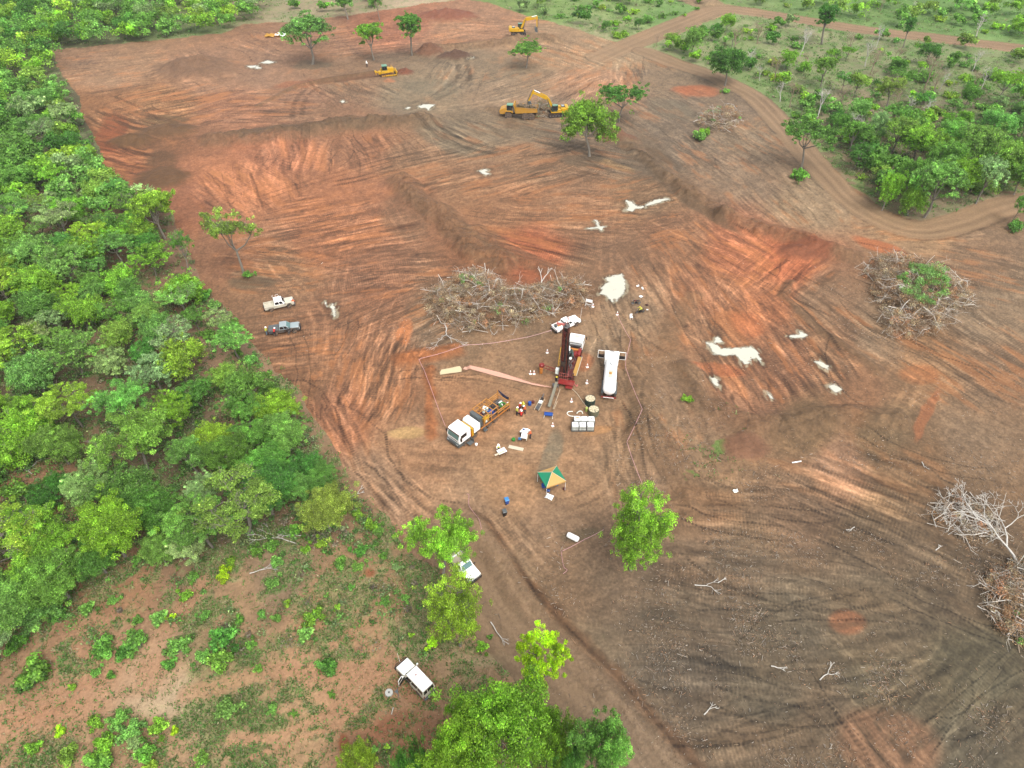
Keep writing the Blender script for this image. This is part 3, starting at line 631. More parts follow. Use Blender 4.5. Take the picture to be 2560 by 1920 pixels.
def make_ground():
    # one continuous sheet, finer near the work, out past the horizon; cut by kind of ground afterwards
    vs = np.concatenate([np.linspace(-75, 1800, 1420)])
    Yr = np.array([gp(W / 2, v)[1] for v in vs])[::-1]
    Yr = np.concatenate([[-160, -90, -50, -25, -8, 3], Yr[Yr > 8], [345, 380, 440, 560, 800, 1300, 2200, 3800, 6500]])
    hw = np.maximum((Yr * cp + CAMH * sp) * (W / 2) / F, 36)
    c = np.linspace(-1.15, 1.15, 1680)
    c = np.concatenate([[-40, -18, -9, -5, -3, -2, -1.5, -1.28], c, [1.28, 1.5, 2, 3, 5, 9, 18, 40]])
    X = (hw[:, None] * c[None, :]).astype(np.float64); Y = np.repeat(Yr[:, None], len(c), 1)
    X = X.ravel(); Y = Y.ravel()
    Z = height(X, Y)
    rgb, veg, road, gm = paint(X, Y, Z, fine=True)
    # blade marks have no relief in Z, groove shading is in their colour; add clods
    Z = Z + .05 * fbm(X / .7, Y / .7, 2, 200) + np.where(road, -.06, 0)
    nr, nc = len(Yr), len(c)
    i = (np.arange(nr - 1)[:, None] * nc + np.arange(nc - 1)[None, :]).ravel()
    Fq = np.stack([i, i + 1, i + nc + 1, i + nc], 1)
    co = np.stack([X, Y, Z], 1)
    kind = np.where(veg, 1, 0); kind = np.where(road, 2, kind)[Fq[:, 0]]
    for kd, nm in ((0, 'cleared_ground'), (1, 'grassy_ground'), (2, 'dirt_road')):
        fq = Fq[kind == kd]
        u, inv = np.unique(fq, return_inverse=True)
        me = np_mesh(nm, co[u], inv.reshape(fq.shape), SOIL, rgb[u], smooth=True)
        tag(link(bpy.data.objects.new(nm, me)), kind='structure')
make_ground()

# free-standing heaps of earth: (u, v, rx, ry, h, shape seed, label, colour)
HEAPS = [(425, 150, 15, 11, 3.9, 1, 'tallest grey brown earth heap at the far left of the clearing', (150, 116, 90)),
         (362, 283, 9, 5, 1.8, 2, 'dark heap of wet earth in the churned orange corner', (128, 96, 68)),
         (352, 385, 8, 7, 1.2, 3, 'low dark brown earth heap beside the left forest edge', (126, 92, 62)),
         (965, 36, 14, 8, 2.8, 4, 'reddish earth heap at the far top edge of the clearing', (160, 104, 80)),
         (876, 158, 3.4, 3, 1.7, 5, 'small fresh red heap pushed up in front of the bulldozer blade', (142, 92, 70)),
         (926, 116, 6, 4.5, 2.6, 6, 'brown heap beside the third tree behind the bulldozer', (140, 100, 76)),
         (982, 122, 7, 4.5, 2.2, 7, 'dark heap at the head of the wide tyre tracks', (118, 88, 70)),
         (285, 305, 7, 5, 1.8, 8, 'olive brown heap nearest the left corner of the forest', (124, 92, 62)),
         (1335, 300, 6, 4, 1.8, 9, 'brown earth heap behind the light green tree', (142, 104, 80)),
         (1608, 966, 4.5, 3.2, .9, 10, 'low orange brown heap near the green weeds', (150, 108, 80)),
         (1735, 545, 6, 4, 1.7, 11, 'orange heap at the corner of the right hand cut', (158, 98, 68))]
def make_heap(u, v, rx, ry, h, sd, label, c):
    x0, y0 = gp(u, v)
    n = 56
    a = np.linspace(-1.15, 1.15, n)
    gx, gy = np.meshgrid(a, a)
    X = (x0 + gx * rx).ravel(); Y = (y0 + gy * ry).ravel()
    q = np.sqrt((gx.ravel() + .22 * fbm(X / 3, Y / 3, 3, sd)) ** 2 + (gy.ravel() + .22 * fbm(X / 3, Y / 3, 3, sd + 40)) ** 2)
    ridge = 1 + .8 * fbm(X / 2.0, Y / 2.0, 4, sd + 60)
    Z = height(X, Y)
    zz = h * np.clip(1 - q, -.2, 1) ** 1 * ridge
    zz = np.where(q < 1, zz, -.5 * (q - 1) * 3)
    base = Z - .12
    co = np.stack([X, Y, base + zz + .16 * fbm(X / .6, Y / .6, 3, sd)], 1)
    cc = np.array(lin(c), np.float32) / GAIN * np.exp(.35 * fbm(X / 1.5, Y / 1.5, 3, sd + 5) + .25 * fbm(X / .5, Y / .5, 2, sd + 8))[:, None]
    edge = sstep(.55, 1.0, q + .25 * fbm(X / 1.2, Y / 1.2, 3, sd + 9))[:, None]
    g, _, _, _ = paint(X, Y, Z)
    cc = cc * (1 - edge) + g * edge
    i = (np.arange(n - 1)[:, None] * n + np.arange(n - 1)[None, :]).ravel()
    me = np_mesh('earth_heap', co - np.array([x0, y0, 0]), np.stack([i, i + 1, i + n + 1, i + n], 1), SOIL, cc, smooth=True)
    o = link(bpy.data.objects.new('earth_heap', me)); o.location = (x0, y0, 0)
    tag(o, label, 'earth heap', 'heaps of dug earth in the clearing')
for hp in HEAPS: make_heap(*hp)

# ---------------------------------------------------------------- puddles: thin sheets of milky water lying on the ground
def water_mat(key, rgb, rough=.12):
    m = bpy.data.materials.new(key); m.use_nodes = True; t = m.node_tree; b = t.nodes['Principled BSDF']
    b.inputs['Base Color'].default_value = (*lin(rgb), 1); b.inputs['Roughness'].default_value = rough; b.inputs['IOR'].default_value = 1.33
    n = t.nodes.new('ShaderNodeTexNoise'); n.inputs['Scale'].default_value = 1.5
    g = t.nodes.new('ShaderNodeNewGeometry'); t.links.new(g.outputs['Position'], n.inputs['Vector'])
    bp = t.nodes.new('ShaderNodeBump'); bp.inputs['Strength'].default_value = .04; t.links.new(n.outputs['Fac'], bp.inputs['Height']); t.links.new(bp.outputs[0], b.inputs['Normal'])
    a = t.nodes.new('ShaderNodeAttribute'); a.attribute_name = 'Col'; t.links.new(a.outputs['Fac'], b.inputs['Alpha'])   # shallow muddy rim
    return m
MILK = water_mat('milky_water', (174, 171, 156))
CREAM = water_mat('cream_slurry', (184, 168, 134), .3)
PINK = water_mat('pink_slurry', (182, 140, 120), .3)
def make_puddle(poly, m, name='puddle', z=.02, step=None, nz=.8, wob=2.2, kind='structure'):
    P = [gp(*p) for p in poly]
    x0, x1 = min(p[0] for p in P) - 1, max(p[0] for p in P) + 1; y0, y1 = min(p[1] for p in P) - 1, max(p[1] for p in P) + 1
    st = step or max(.09, (x1 - x0) / 160)
    xs = np.arange(x0, x1, st); ys = np.arange(y0, y1, st)
    X, Y = np.meshgrid(xs, ys); Xf, Yf = X.ravel(), Y.ravel()
    ins = inpoly(Xf + wob * .4 * fbm(Xf / nz, Yf / nz, 3, 3), Yf + wob * .7 * fbm(Xf / nz, Yf / nz, 3, 6), P)
    dd, _, _ = pdist(Xf, Yf, P + [P[0]]); ins |= dd < (.35 if name == 'puddle' else .05)
    nr, nc = X.shape
    i = (np.arange(nr - 1)[:, None] * nc + np.arange(nc - 1)[None, :]).ravel()
    q = np.stack([i, i + 1, i + nc + 1, i + nc], 1)
    q = q[ins[q].sum(1) >= 3]
    if not len(q): return None
    u, inv = np.unique(q, return_inverse=True)
    zs = height(Xf[u], Yf[u]) + .05 * fbm(Xf[u] / .7, Yf[u] / .7, 2, 200)
    zl = zs if name == 'slurry_channel' else np.full(len(u), np.percentile(zs, 85))
    zl = np.maximum(zl, zs) * .5 + zs * .5
    co = np.stack([Xf[u], Yf[u], zl + z + .03], 1)
    d, _, _ = pdist(Xf[u], Yf[u], P + [P[0]]); ii = inpoly(Xf[u], Yf[u], P)
    sd = np.where(ii, d, -d) + .55 * wob * .5 * fbm(Xf[u] / .55, Yf[u] / .55, 3, 91)
    al = sstep(-.22, .30, sd) if name == 'puddle' else sstep(-.05, .08, np.where(ii, d, -d))
    me = np_mesh(name, co, inv.reshape(q.shape), m, np.repeat(al[:, None], 3, 1), smooth=True)
    return tag(link(bpy.data.objects.new(name, me)), kind=kind)
for k, pl in enumerate(PUD): make_puddle(pl, MILK)
make_puddle(T(1, 1, [(1585, 1545), (1600, 1520), (1680, 1505), (1760, 1488), (1778, 1510), (1776, 1545), (1680, 1552), (1590, 1566)]), CREAM, 'slurry_pond', .1, wob=.5)
make_puddle([(998, 791), (1004, 788), (1050, 797), (1078, 804), (1106, 813), (1150, 826), (1192, 834), (1192, 836), (1150, 830), (1106, 819), (1075, 812), (1050, 805), (1020, 797)], PINK, 'slurry_channel', .08, .10, wob=.12)

# ================================================================ TREES
def foliage_material():
    m = bpy.data.materials.new('foliage'); m.use_nodes = True
    t = m.node_tree; t.nodes.remove(t.nodes['Principled BSDF']); out = t.nodes['Material Output']
    oi = t.nodes.new('ShaderNodeObjectInfo'); a = t.nodes.new('ShaderNodeAttribute'); a.attribute_name = 'Col'
    mx = t.nodes.new('ShaderNodeMix'); mx.data_type = 'RGBA'; mx.blend_type = 'MULTIPLY'; mx.inputs['Factor'].default_value = 1
    t.links.new(oi.outputs['Color'], mx.inputs['A']); t.links.new(a.outputs['Color'], mx.inputs['B'])
    d = t.nodes.new('ShaderNodeBsdfPrincipled'); d.inputs['Roughness'].default_value = .55; d.inputs['Specular IOR Level'].default_value = .3
    tr = t.nodes.new('ShaderNodeBsdfTranslucent')
    t.links.new(mx.outputs['Result'], d.inputs['Base Color']); t.links.new(mx.outputs['Result'], tr.inputs['Color'])
    ms = t.nodes.new('ShaderNodeMixShader'); ms.inputs[0].default_value = .45
    t.links.new(d.outputs[0], ms.inputs[1]); t.links.new(tr.outputs[0], ms.inputs[2]); t.links.new(ms.outputs[0], out.inputs['Surface'])
    return m
LEAF = foliage_material()
def bark_material(name, c1, c2):
    m = bpy.data.materials.new(name); m.use_nodes = True; t = m.node_tree; b = t.nodes['Principled BSDF']
    b.inputs['Roughness'].default_value = .9
    n = t.nodes.new('ShaderNodeTexNoise'); n.inputs['Scale'].default_value = 2.5; n.inputs['Detail'].default_value = 6
    g = t.nodes.new('ShaderNodeTexCoord'); t.links.new(g.outputs['Object'], n.inputs['Vector'])
    mx = t.nodes.new('ShaderNodeMix'); mx.data_type = 'RGBA'; mx.inputs['A'].default_value = (*c1, 1); mx.inputs['B'].default_value = (*c2, 1)
    t.links.new(n.outputs['Fac'], mx.inputs['Factor']); t.links.new(mx.outputs['Result'], b.inputs['Base Color'])
    return m
BARK = bark_material('bark', (.10, .085, .065), (.24, .21, .17))
PALE = bark_material('pale_dead_wood', (.30, .28, .24), (.55, .52, .47))
BROWNW = bark_material('brown_dead_wood', (.16, .11, .07), (.34, .26, .18))

def leaf_arrays(rng, cen, n, size, up=.55, cr=None):
    """n leaf sprays round the given clump centres; cen rows: x,y,z,rx,rz,tone"""
    idx = rng.integers(0, len(cen), n) if cr is None else rng.choice(len(cen), n, p=cr)
    c = cen[idx]
    d = rng.normal(size=(n, 3)); d /= np.linalg.norm(d, axis=1)[:, None]
    d[:, 2] = np.where(rng.random(n) < up, np.abs(d[:, 2]), d[:, 2])
    rr = rng.random(n) ** .42
    p = c[:, :3] + d * rr[:, None] * np.stack([c[:, 3], c[:, 3], c[:, 4]], 1)
    nrm = d * .7 + rng.normal(size=(n, 3)) * .55 + np.array([0, 0, .55]); nrm /= np.linalg.norm(nrm, axis=1)[:, None]
    a = np.cross(nrm, rng.normal(size=(n, 3))); a /= np.linalg.norm(a, axis=1)[:, None] + 1e-9
    b = np.cross(nrm, a)
    s = size * (.55 + .9 * rng.random(n))[:, None]; w = s * (.42 + .25 * rng.random(n))[:, None]
    co = np.stack([p - a * s, p + b * w + a * s * .15, p + a * s, p - b * w + a * s * .1 - nrm * s * .25], 1).reshape(-1, 3)
    tone = c[:, 5] * np.exp(rng.normal(size=n) * .34)
    # new leaves on the outside are yellower and paler
    yel = np.clip((rr - .75) * 2 + rng.normal(size=n) * .15, 0, 1) * (d[:, 2] > 0)
    col = np.stack([tone * (1 + .28 * yel), tone * (1 + .14 * yel), tone * (1 - .1 * yel)], 1)
    return co, np.repeat(col, 4, 0)

def grow(rng, Hh, Rr, style):
    """limbs and leaf clumps of one tree; returns branch list and clump rows"""
    br, tips = [], []
    sp = dict(round=(.34, .62, 4, 4), umbrella=(.45, .8, 5, 4), open=(.36, .7, 5, 3), bush=(.10, .55, 6, 3), tall=(.42, .45, 4, 4), sparse=(.4, .75, 5, 4), full=(.22, .62, 7, 4))[style]
    th = Hh * sp[0]; lean = rng.normal(size=2) * .05 * Hh
    r0 = .020 * Hh + .05
    top = np.array([lean[0], lean[1], th])
    stems = 1 if style not in ('bush',) else 3
    for s in range(stems):
        o = rng.normal(size=3) * .25 * (stems > 1); o[2] = -.3
        mid = (o + top) / 2 + np.append(rng.normal(size=2) * .12, 0)
        br.append(([o, mid, top], [r0 * 1.25, r0, r0 * .8]))
    n1, n2 = sp[2], sp[3]
    a0 = rng.random() * 6.28
    for i in range(n1):
        a = a0 + i * 2.4 + rng.normal() * .3
        k = (.35 + .6 * (i % 3) / 2) * Rr * sp[1]
        if i == n1 - 1: k *= .3
        zz = Hh * (.62 + .22 * rng.random()) if style != 'umbrella' else Hh * (.74 + .08 * rng.random())
        if style == 'full': zz = Hh * (.34 + .5 * (i / n1) + .06 * rng.random())
        if style == 'bush': zz = Hh * (.35 + .4 * rng.random())
        e = np.array([top[0] + k * math.cos(a), top[1] + k * math.sin(a), zz])
        m = top * .45 + e * .55 + np.array([0, 0, -.05 * Hh]) + rng.normal(size=3) * .15
        br.append(([top, m, e], [r0 * .62, r0 * .45, r0 * .3]))
        for j in range(n2):
            b = a + (j - (n2 - 1) / 2) * 1.15 + rng.normal() * .35
            k2 = Rr * (.30 + .35 * rng.random())
            z2 = min(Hh * .93, e[2] + Hh * (.04 + .17 * rng.random() - (.10 if style in ('round', 'bush') and j % 2 else 0)))
            e2 = np.array([e[0] + k2 * math.cos(b), e[1] + k2 * math.sin(b), z2])
            hr = math.hypot(e2[0], e2[1])
            if hr > Rr * .86: e2[:2] *= Rr * .86 / hr; e2[2] -= .04 * Hh
            br.append(([e, (e + e2) / 2 + rng.normal(size=3) * .12 + np.array([0, 0, .1]), e2], [r0 * .3, r0 * .2, r0 * .08]))
            tips.append(e2)
            if style in ('round', 'bush', 'tall', 'open') and rng.random() < .6: tips.append((e + e2) / 2 + np.array([0, 0, .06 * Hh]))
            if style in ('round', 'bush', 'tall', 'full') or (style == 'open' and j == 1):
                q = e * .35 + e2 * .65; q = q * np.array([1.12, 1.12, 1]); q[2] -= Hh * rng.uniform(.10, .28); q[2] = max(q[2], Hh * .2)
                br.append(([(e + e2) / 2, ((e + e2) / 2 + q) / 2, q], [r0 * .15, r0 * .1, r0 * .05])); tips.append(q)
        tips.append(e + np.array([0, 0, .07 * Hh]))
    cen = []
    for p in tips:
        r = Rr * (.15 + .10 * rng.random()) * (1.12 if style in ('round', 'bush', 'full') else .95)
        fl = {'umbrella': .5, 'round': .95, 'open': .8, 'bush': .9, 'tall': .9, 'sparse': .6, 'full': .8}[style]
        tone = math.exp(rng.normal() * .20)
        cen.append((p[0], p[1], p[2], r, r * fl, tone))
        for q in range(5 if style != 'sparse' else 2):
            o = rng.normal(size=3) * r * .95
            cen.append((p[0] + o[0], p[1] + o[1], p[2] + o[2] * .6, r * (.4 + .25 * rng.random()), r * .5 * fl, tone * math.exp(rng.normal() * .2)))
    return br, np.array(cen)

def wood_mesh(name, br, m, n=5, minr=.012):
    b = MB().mat(m)
    for pts, rs in br: b.tube([tuple(p) for p in pts], [max(r, minr) for r in rs], n, cap=False)
    me = b.mesh(name); me.polygons.foreach_set('use_smooth', [True] * len(me.polygons))
    return me

def twigs(rng, br, n, L, r=.018):
    ex = []
    ends = [b[0] for b in br[len(br) // 4:]]
    for i in range(n):
        pts = ends[rng.integers(len(ends))]; t = .3 + .7 * rng.random()
        p = np.array(pts[1]) * (1 - t) + np.array(pts[-1]) * t
        d = rng.normal(size=3); d[2] = abs(d[2]) * .8 + .2; d /= np.linalg.norm(d); l = L * (.5 + rng.random())
        m = p + d * l * .5 + rng.normal(size=3) * l * .08
        ex.append(([p, m, p + d * l + rng.normal(size=3) * l * .2], [r, r * .8, r * .5]))
        for q in range(2):
            d2 = d + rng.normal(size=3) * .6; d2 /= np.linalg.norm(d2)
            ex.append(([m, m + d2 * l * .35, m + d2 * l * .65 + rng.normal(size=3) * l * .08], [r * .7, r * .6, r * .4]))
    return ex

def tree_proto(key, seed, Hh, Rr, style, nl, size, tw=0, wood=None):
    rng = np.random.default_rng(seed)
    br, cen = grow(rng, Hh, Rr, style)
    if tw: br = br + twigs(rng, br, tw, .9)
    wm = wood_mesh('trunk_' + key, br, wood or BARK)
    if nl == 0: return (wm, None, Hh, Rr)
    vol = cen[:, 3] ** 2; vol = vol / vol.sum()
    co, col = leaf_arrays(rng, cen, nl, size, cr=vol)
    cm = np_mesh('crown_' + key, co, np.arange(len(co)).reshape(-1, 4), LEAF, col)
    hr = np.hypot(co[:, 0], co[:, 1])
    return (wm, cm, float(np.percentile(co[:, 2], 99.5)), float(np.percentile(hr, 97)))

PROTO = {}
for i, (st, Hh, Rr, nl, sz, tw) in enumerate([('round', 9, 4.6, 17000, .145, 30), ('round', 9, 4.6, 18000, .14, 24), ('round', 8, 4.4, 14000, .14, 50), ('umbrella', 9, 5.4, 12000, .15, 40), ('open', 10, 4.8, 13000, .15, 60), ('open', 10, 4.8, 14000, .14, 50), ('open', 9, 4.6, 10000, .14, 80),
                                              ('bush', 5.5, 4.2, 14000, .14, 20), ('bush', 6.0, 4.0, 15000, .14, 20), ('tall', 12, 3.6, 15000, .15, 30), ('sparse', 9, 4.8, 6500, .13, 110), ('sparse', 8, 4.4, 4200, .13, 140)]):
    PROTO.setdefault(st, []).append(tree_proto(f'{st}{i}', 100 + i, Hh, Rr, st, nl, sz, tw))
# finer ones for the trees nearest the camera
for i, (st, Hh, Rr, nl, sz, tw) in enumerate([('round', 9, 4.6, 42000, .09, 70), ('open', 9, 4.8, 30000, .095, 130), ('sparse', 9, 4.6, 14000, .09, 150), ('tall', 12, 3.8, 34000, .095, 60), ('bush', 5.5, 4.2, 30000, .09, 40), ('umbrella', 9, 5.0, 26000, .095, 100), ('full', 10, 4.2, 34000, .095, 140)]):
    PROTO.setdefault('near_' + st, []).append(tree_proto(f'near{st}{i}', 200 + i, Hh, Rr, st, nl, sz, tw))
def bare_proto(seed, Hh, Rr, wood, tw, st='sparse'):
    rng = np.random.default_rng(seed); br, _ = grow(rng, Hh, Rr, st)
    br = br + twigs(rng, br, tw, 1.3, .02)
    return (wood_mesh('bare_trunk', br, wood), None, Hh * .95, Rr)
PROTO['bare'] = [bare_proto(300, 8, 3.2, PALE, 50), bare_proto(301, 8, 2.6, PALE, 30), bare_proto(302, 8, 3.0, BROWNW, 60)]
def shrub_proto(seed, Rr, nl, size):
    rng = np.random.default_rng(seed)
    cen = [(rng.normal() * Rr * .42, rng.normal() * Rr * .42, Rr * (.25 + .35 * rng.random()), Rr * (.25 + .2 * rng.random()), Rr * (.25 + .15 * rng.random()), math.exp(rng.normal() * .25)) for _ in range(11)]
    co, col = leaf_arrays(rng, np.array(cen), nl, size)
    co[:, 2] = np.maximum(co[:, 2], .02)
    br = [([np.array([0, 0, -.1]), np.array([c[0] * .5, c[1] * .5, c[2] * .6]), np.array(c[:3])], [.035, .025, .01]) for c in cen]
    return (wood_mesh('shrub_stem', br, BARK), np_mesh('shrub_leaves', co, np.arange(len(co)).reshape(-1, 4), LEAF, col), 1.0, 1.0)
PROTO['shrub'] = [shrub_proto(400 + i, 1.0, 1100, .085) for i in range(4)]
PROTO['far_shrub'] = [shrub_proto(410 + i, 1.0, 420, .13) for i in range(3)]

TONE = {'bright': (.19, .38, .035), 'yellow': (.25, .41, .04), 'mid': (.13, .29, .045), 'fresh': (.165, .35, .07), 'dark': (.085, .235, .035), 'grey': (.23, .35, .13), 'olive': (.20, .33, .055), 'lime': (.36, .58, .02)}
TWORD = {'bright': 'bright green', 'yellow': 'yellow green', 'mid': 'mid green', 'fresh': 'fresh green', 'dark': 'dark green', 'grey': 'grey green', 'olive': 'olive green', 'lime': 'vivid lime green'}
_tr = np.random.default_rng(5)
TREES = []          # (x, y, r) for spacing
NT = [0]
def plant(style, x, y, hh, rad, tone, label, cat='tree', group=None, name=None, turn=None, lean=0, k=None):
    P = PROTO[style]; wm, cm, ph, pr = P[int(_tr.integers(len(P)))] if k is None else P[k]
    z = gz(x, y)
    nm = name or {'shrub': 'shrub', 'far_shrub': 'shrub', 'bare': 'dead_tree'}.get(style, 'tree')
    e = thing(nm, label, cat, (x, y, z), _tr.random() * 6.28 if turn is None else turn, group)
    if lean: e.rotation_euler = (lean * .5, lean, e.rotation_euler[2])
    sh, sr = hh / ph, rad / pr
    e.scale = (sr, sr, sh)
    w = bpy.data.objects.new('trunk' if 'hrub' not in style else 'stem', wm); link(w, e)
    if cm is not None:
        c = bpy.data.objects.new('crown' if 'hrub' not in style else 'leaves', cm); link(c, e)
        t = np.array(TONE[tone]) * math.exp(_tr.normal() * .10) * np.exp(_tr.normal(size=3) * np.array([.07, .03, .08]))
        c.color = (*t, 1)
    NT[0] += 1
    return e
def hero(bu, bv, tv, wpx, style, tone, label, **kw):
    """a tree read off the photograph: foot, row of its top, width of its crown"""
    p = at(bu, bv)
    hh = top_height(bu, bv, tv)
    hh = max(1.2, min(hh, 20)) * (.93 if 'near' in style else .97)
    dep = p.y * cp + (CAMH - hh * .75) * sp
    rad = wpx / 2 * dep / F
    TREES.append((p.x, p.y, rad))
    return plant(style, p.x, p.y, hh * .99, rad, tone, label, **kw)

HERO = [(675, 139, 30, 108, 'open', 'fresh', 'widest of the three trees standing behind the bulldozer, on the left', 0), (808, 130, 46, 68, 'open', 'bright', 'twin stemmed yellow green tree in the middle behind the bulldozer', 1),
        (890, 120, 26, 56, 'tall', 'mid', 'slim green tree on the right behind the bulldozer', 0), (820, 45, -18, 38, 'open', 'fresh', 'thin tree on the far edge of the red clearing', None), (752, 42, -22, 42, 'tall', 'mid', 'dark stemmed tree at the far forest edge above the clearing', None),
        (1136, 147, 87, 78, 'umbrella', 'mid', 'lone flat topped tree below the far excavator', 0), (1336, 264, 176, 104, 'umbrella', 'dark', 'dark green leaning tree with bare forked limbs right of the near excavator', 0), (1274, 338, 216, 122, 'round', 'bright', 'pale green tree just in front of the near excavator', 1),
        (1566, 185, 101, 88, 'round', 'dark', 'round dark green tree beside the curved track', 0), (1731, 365, 252, 122, 'umbrella', 'mid', 'spreading tree with forked trunk on the near side of the curved track', 0), (2184, 482, 424, 40, 'open', 'mid', 'small tree cut by the right edge of the photo beside the track', None),
        (357, 515, 410, 108, 'open', 'bright', 'open crowned tree with dark forked trunk at the forest edge', 0), (412, 592, 498, 50, 'sparse', 'mid', 'thin leaning tree with pale stem below the open crowned one', 1), (527, 592, 456, 112, 'sparse', 'olive', 'sparse grey branched tree standing alone left on the red soil', 0),
        (1492, 122, 57, 48, 'round', 'fresh', 'small tree with dark stem right of the road junction', None), (1565, 70, 28, 36, 'round', 'bright', 'small bright tree in the fork of the far roads', None), (1775, 96, 6, 56, 'tall', 'dark', 'tall dark vine clad tree beside the far road', 0), (1951, 103, 34, 28, 'tall', 'dark', 'narrow dark column of a tree by the far road', 0),
        (1826, 132, 97, 34, 'umbrella', 'bright', 'little umbrella shaped tree below the far road', None), (1696, 150, 108, 44, 'round', 'bright', 'bushy bright tree left of the tall dark one', None), (1771, 190, 118, 54, 'open', 'mid', 'slender twin tree among dead stems', None), (1914, 236, 168, 70, 'open', 'olive', 'olive tree in the middle of the thin bush', None),
        (1945, 200, 146, 66, 'umbrella', 'mid', 'dark capped tree behind the olive one', None), (1985, 246, 196, 48, 'umbrella', 'dark', 'leaning dark tree with black trunk', None), (1996, 140, 91, 52, 'round', 'dark', 'dense dark round tree in the thin bush', None), (2149, 226, 143, 68, 'umbrella', 'bright', 'flat bright tree near the right edge', None), (2208, 232, 155, 46, 'round', 'bright', 'leafy tree cut off by the right edge', None),
        (1835, 330, 258, 62, 'open', 'mid', 'leftmost tree of the thicket inside the track bend', None), (1888, 310, 240, 50, 'round', 'grey', 'pale grey green tree at the top of the thicket', None), (1925, 332, 254, 80, 'open', 'olive', 'broad olive tree with pale trunk in the thicket', None), (1972, 350, 266, 88, 'round', 'bright', 'tall bright creeper covered tree in the thicket', 0),
        (1806, 292, 246, 46, 'round', 'mid', 'small tree at the left tip of the thicket', None), (2085, 372, 271, 108, 'round', 'fresh', 'largest blue green tree in the thicket', 1), (2140, 300, 237, 80, 'round', 'fresh', 'pale tree at the back right of the thicket', 1), (2200, 305, 236, 64, 'round', 'mid', 'tree at the far right rim of the thicket', None),
        (2170, 402, 303, 100, 'round', 'olive', 'olive tree in front at the right of the thicket', 0), (1995, 470, 346, 110, 'open', 'fresh', 'big pale green tree at the foot of the thicket', 0), (1905, 455, 372, 58, 'round', 'bright', 'low bright tree at the bottom left of the thicket', 1), (1945, 432, 336, 60, 'round', 'mid', 'mid green tree behind the low bright one', None),
        (2108, 440, 338, 72, 'open', 'grey', 'open grey green tree with many thin stems', 0), (2190, 420, 350, 60, 'round', 'mid', 'rounded tree where the track leaves the photo', None), (1960, 465, 400, 60, 'bush', 'bright', 'bright bush hugging the track bend', None), (2040, 330, 262, 70, 'round', 'mid', 'dim tree between the two tallest of the thicket', None), (2060, 430, 340, 80, 'round', 'bright', 'bright tree in the middle front of the thicket', None), (2020, 395, 300, 80, 'round', 'mid', 'mid green tree in the heart of the thicket', None),
        # nearest trees
        (1363, 1232, 1056, 134, 'near_full', 'bright', 'tall bright green tree standing alone right of the green tent', 0), (955, 1250, 1122, 152, 'near_open', 'bright', 'spreading tree shading the tray of the parked utility truck', 0), (994, 1395, 1238, 122, 'near_full', 'yellow', 'drooping yellow green tree just below the shaded utility truck', 0),
        (1085, 1690, 1420, 230, 'near_round', 'bright', 'large green tree at the bottom beside the white wagon', 0), (1166, 1545, 1376, 132, 'near_umbrella', 'lime', 'vivid lime green tree overhanging the access road', 0), (1268, 1765, 1575, 170, 'near_open', 'fresh', 'soft green tree at the very bottom by the access road', 0), (1150, 1650, 1545, 120, 'near_bush', 'mid', 'mid green bush wrapped round the trunk of the lime green tree', 0), (1225, 1690, 1590, 90, 'near_bush', 'fresh', 'fresh green bush leaning over the road edge at the bottom', 0), (1010, 1690, 1545, 130, 'near_open', 'bright', 'light green tree reaching towards the rear of the white wagon', 0), (905, 1725, 1606, 80, 'near_bush', 'dark', 'dark bushy tree at the bottom left of the large green one', 0),
        (1180, 1680, 1530, 110, 'near_bush', 'bright', 'bright bush under the lime green tree', 0), (780, 1675, 1622, 84, 'near_bush', 'yellow', 'yellow green bush cut by the bottom edge', 0), (1010, 1740, 1560, 160, 'near_round', 'bright', 'bright crown in front of the large green tree', 0)]
for h in HERO: hero(*h[:7], k=h[7])

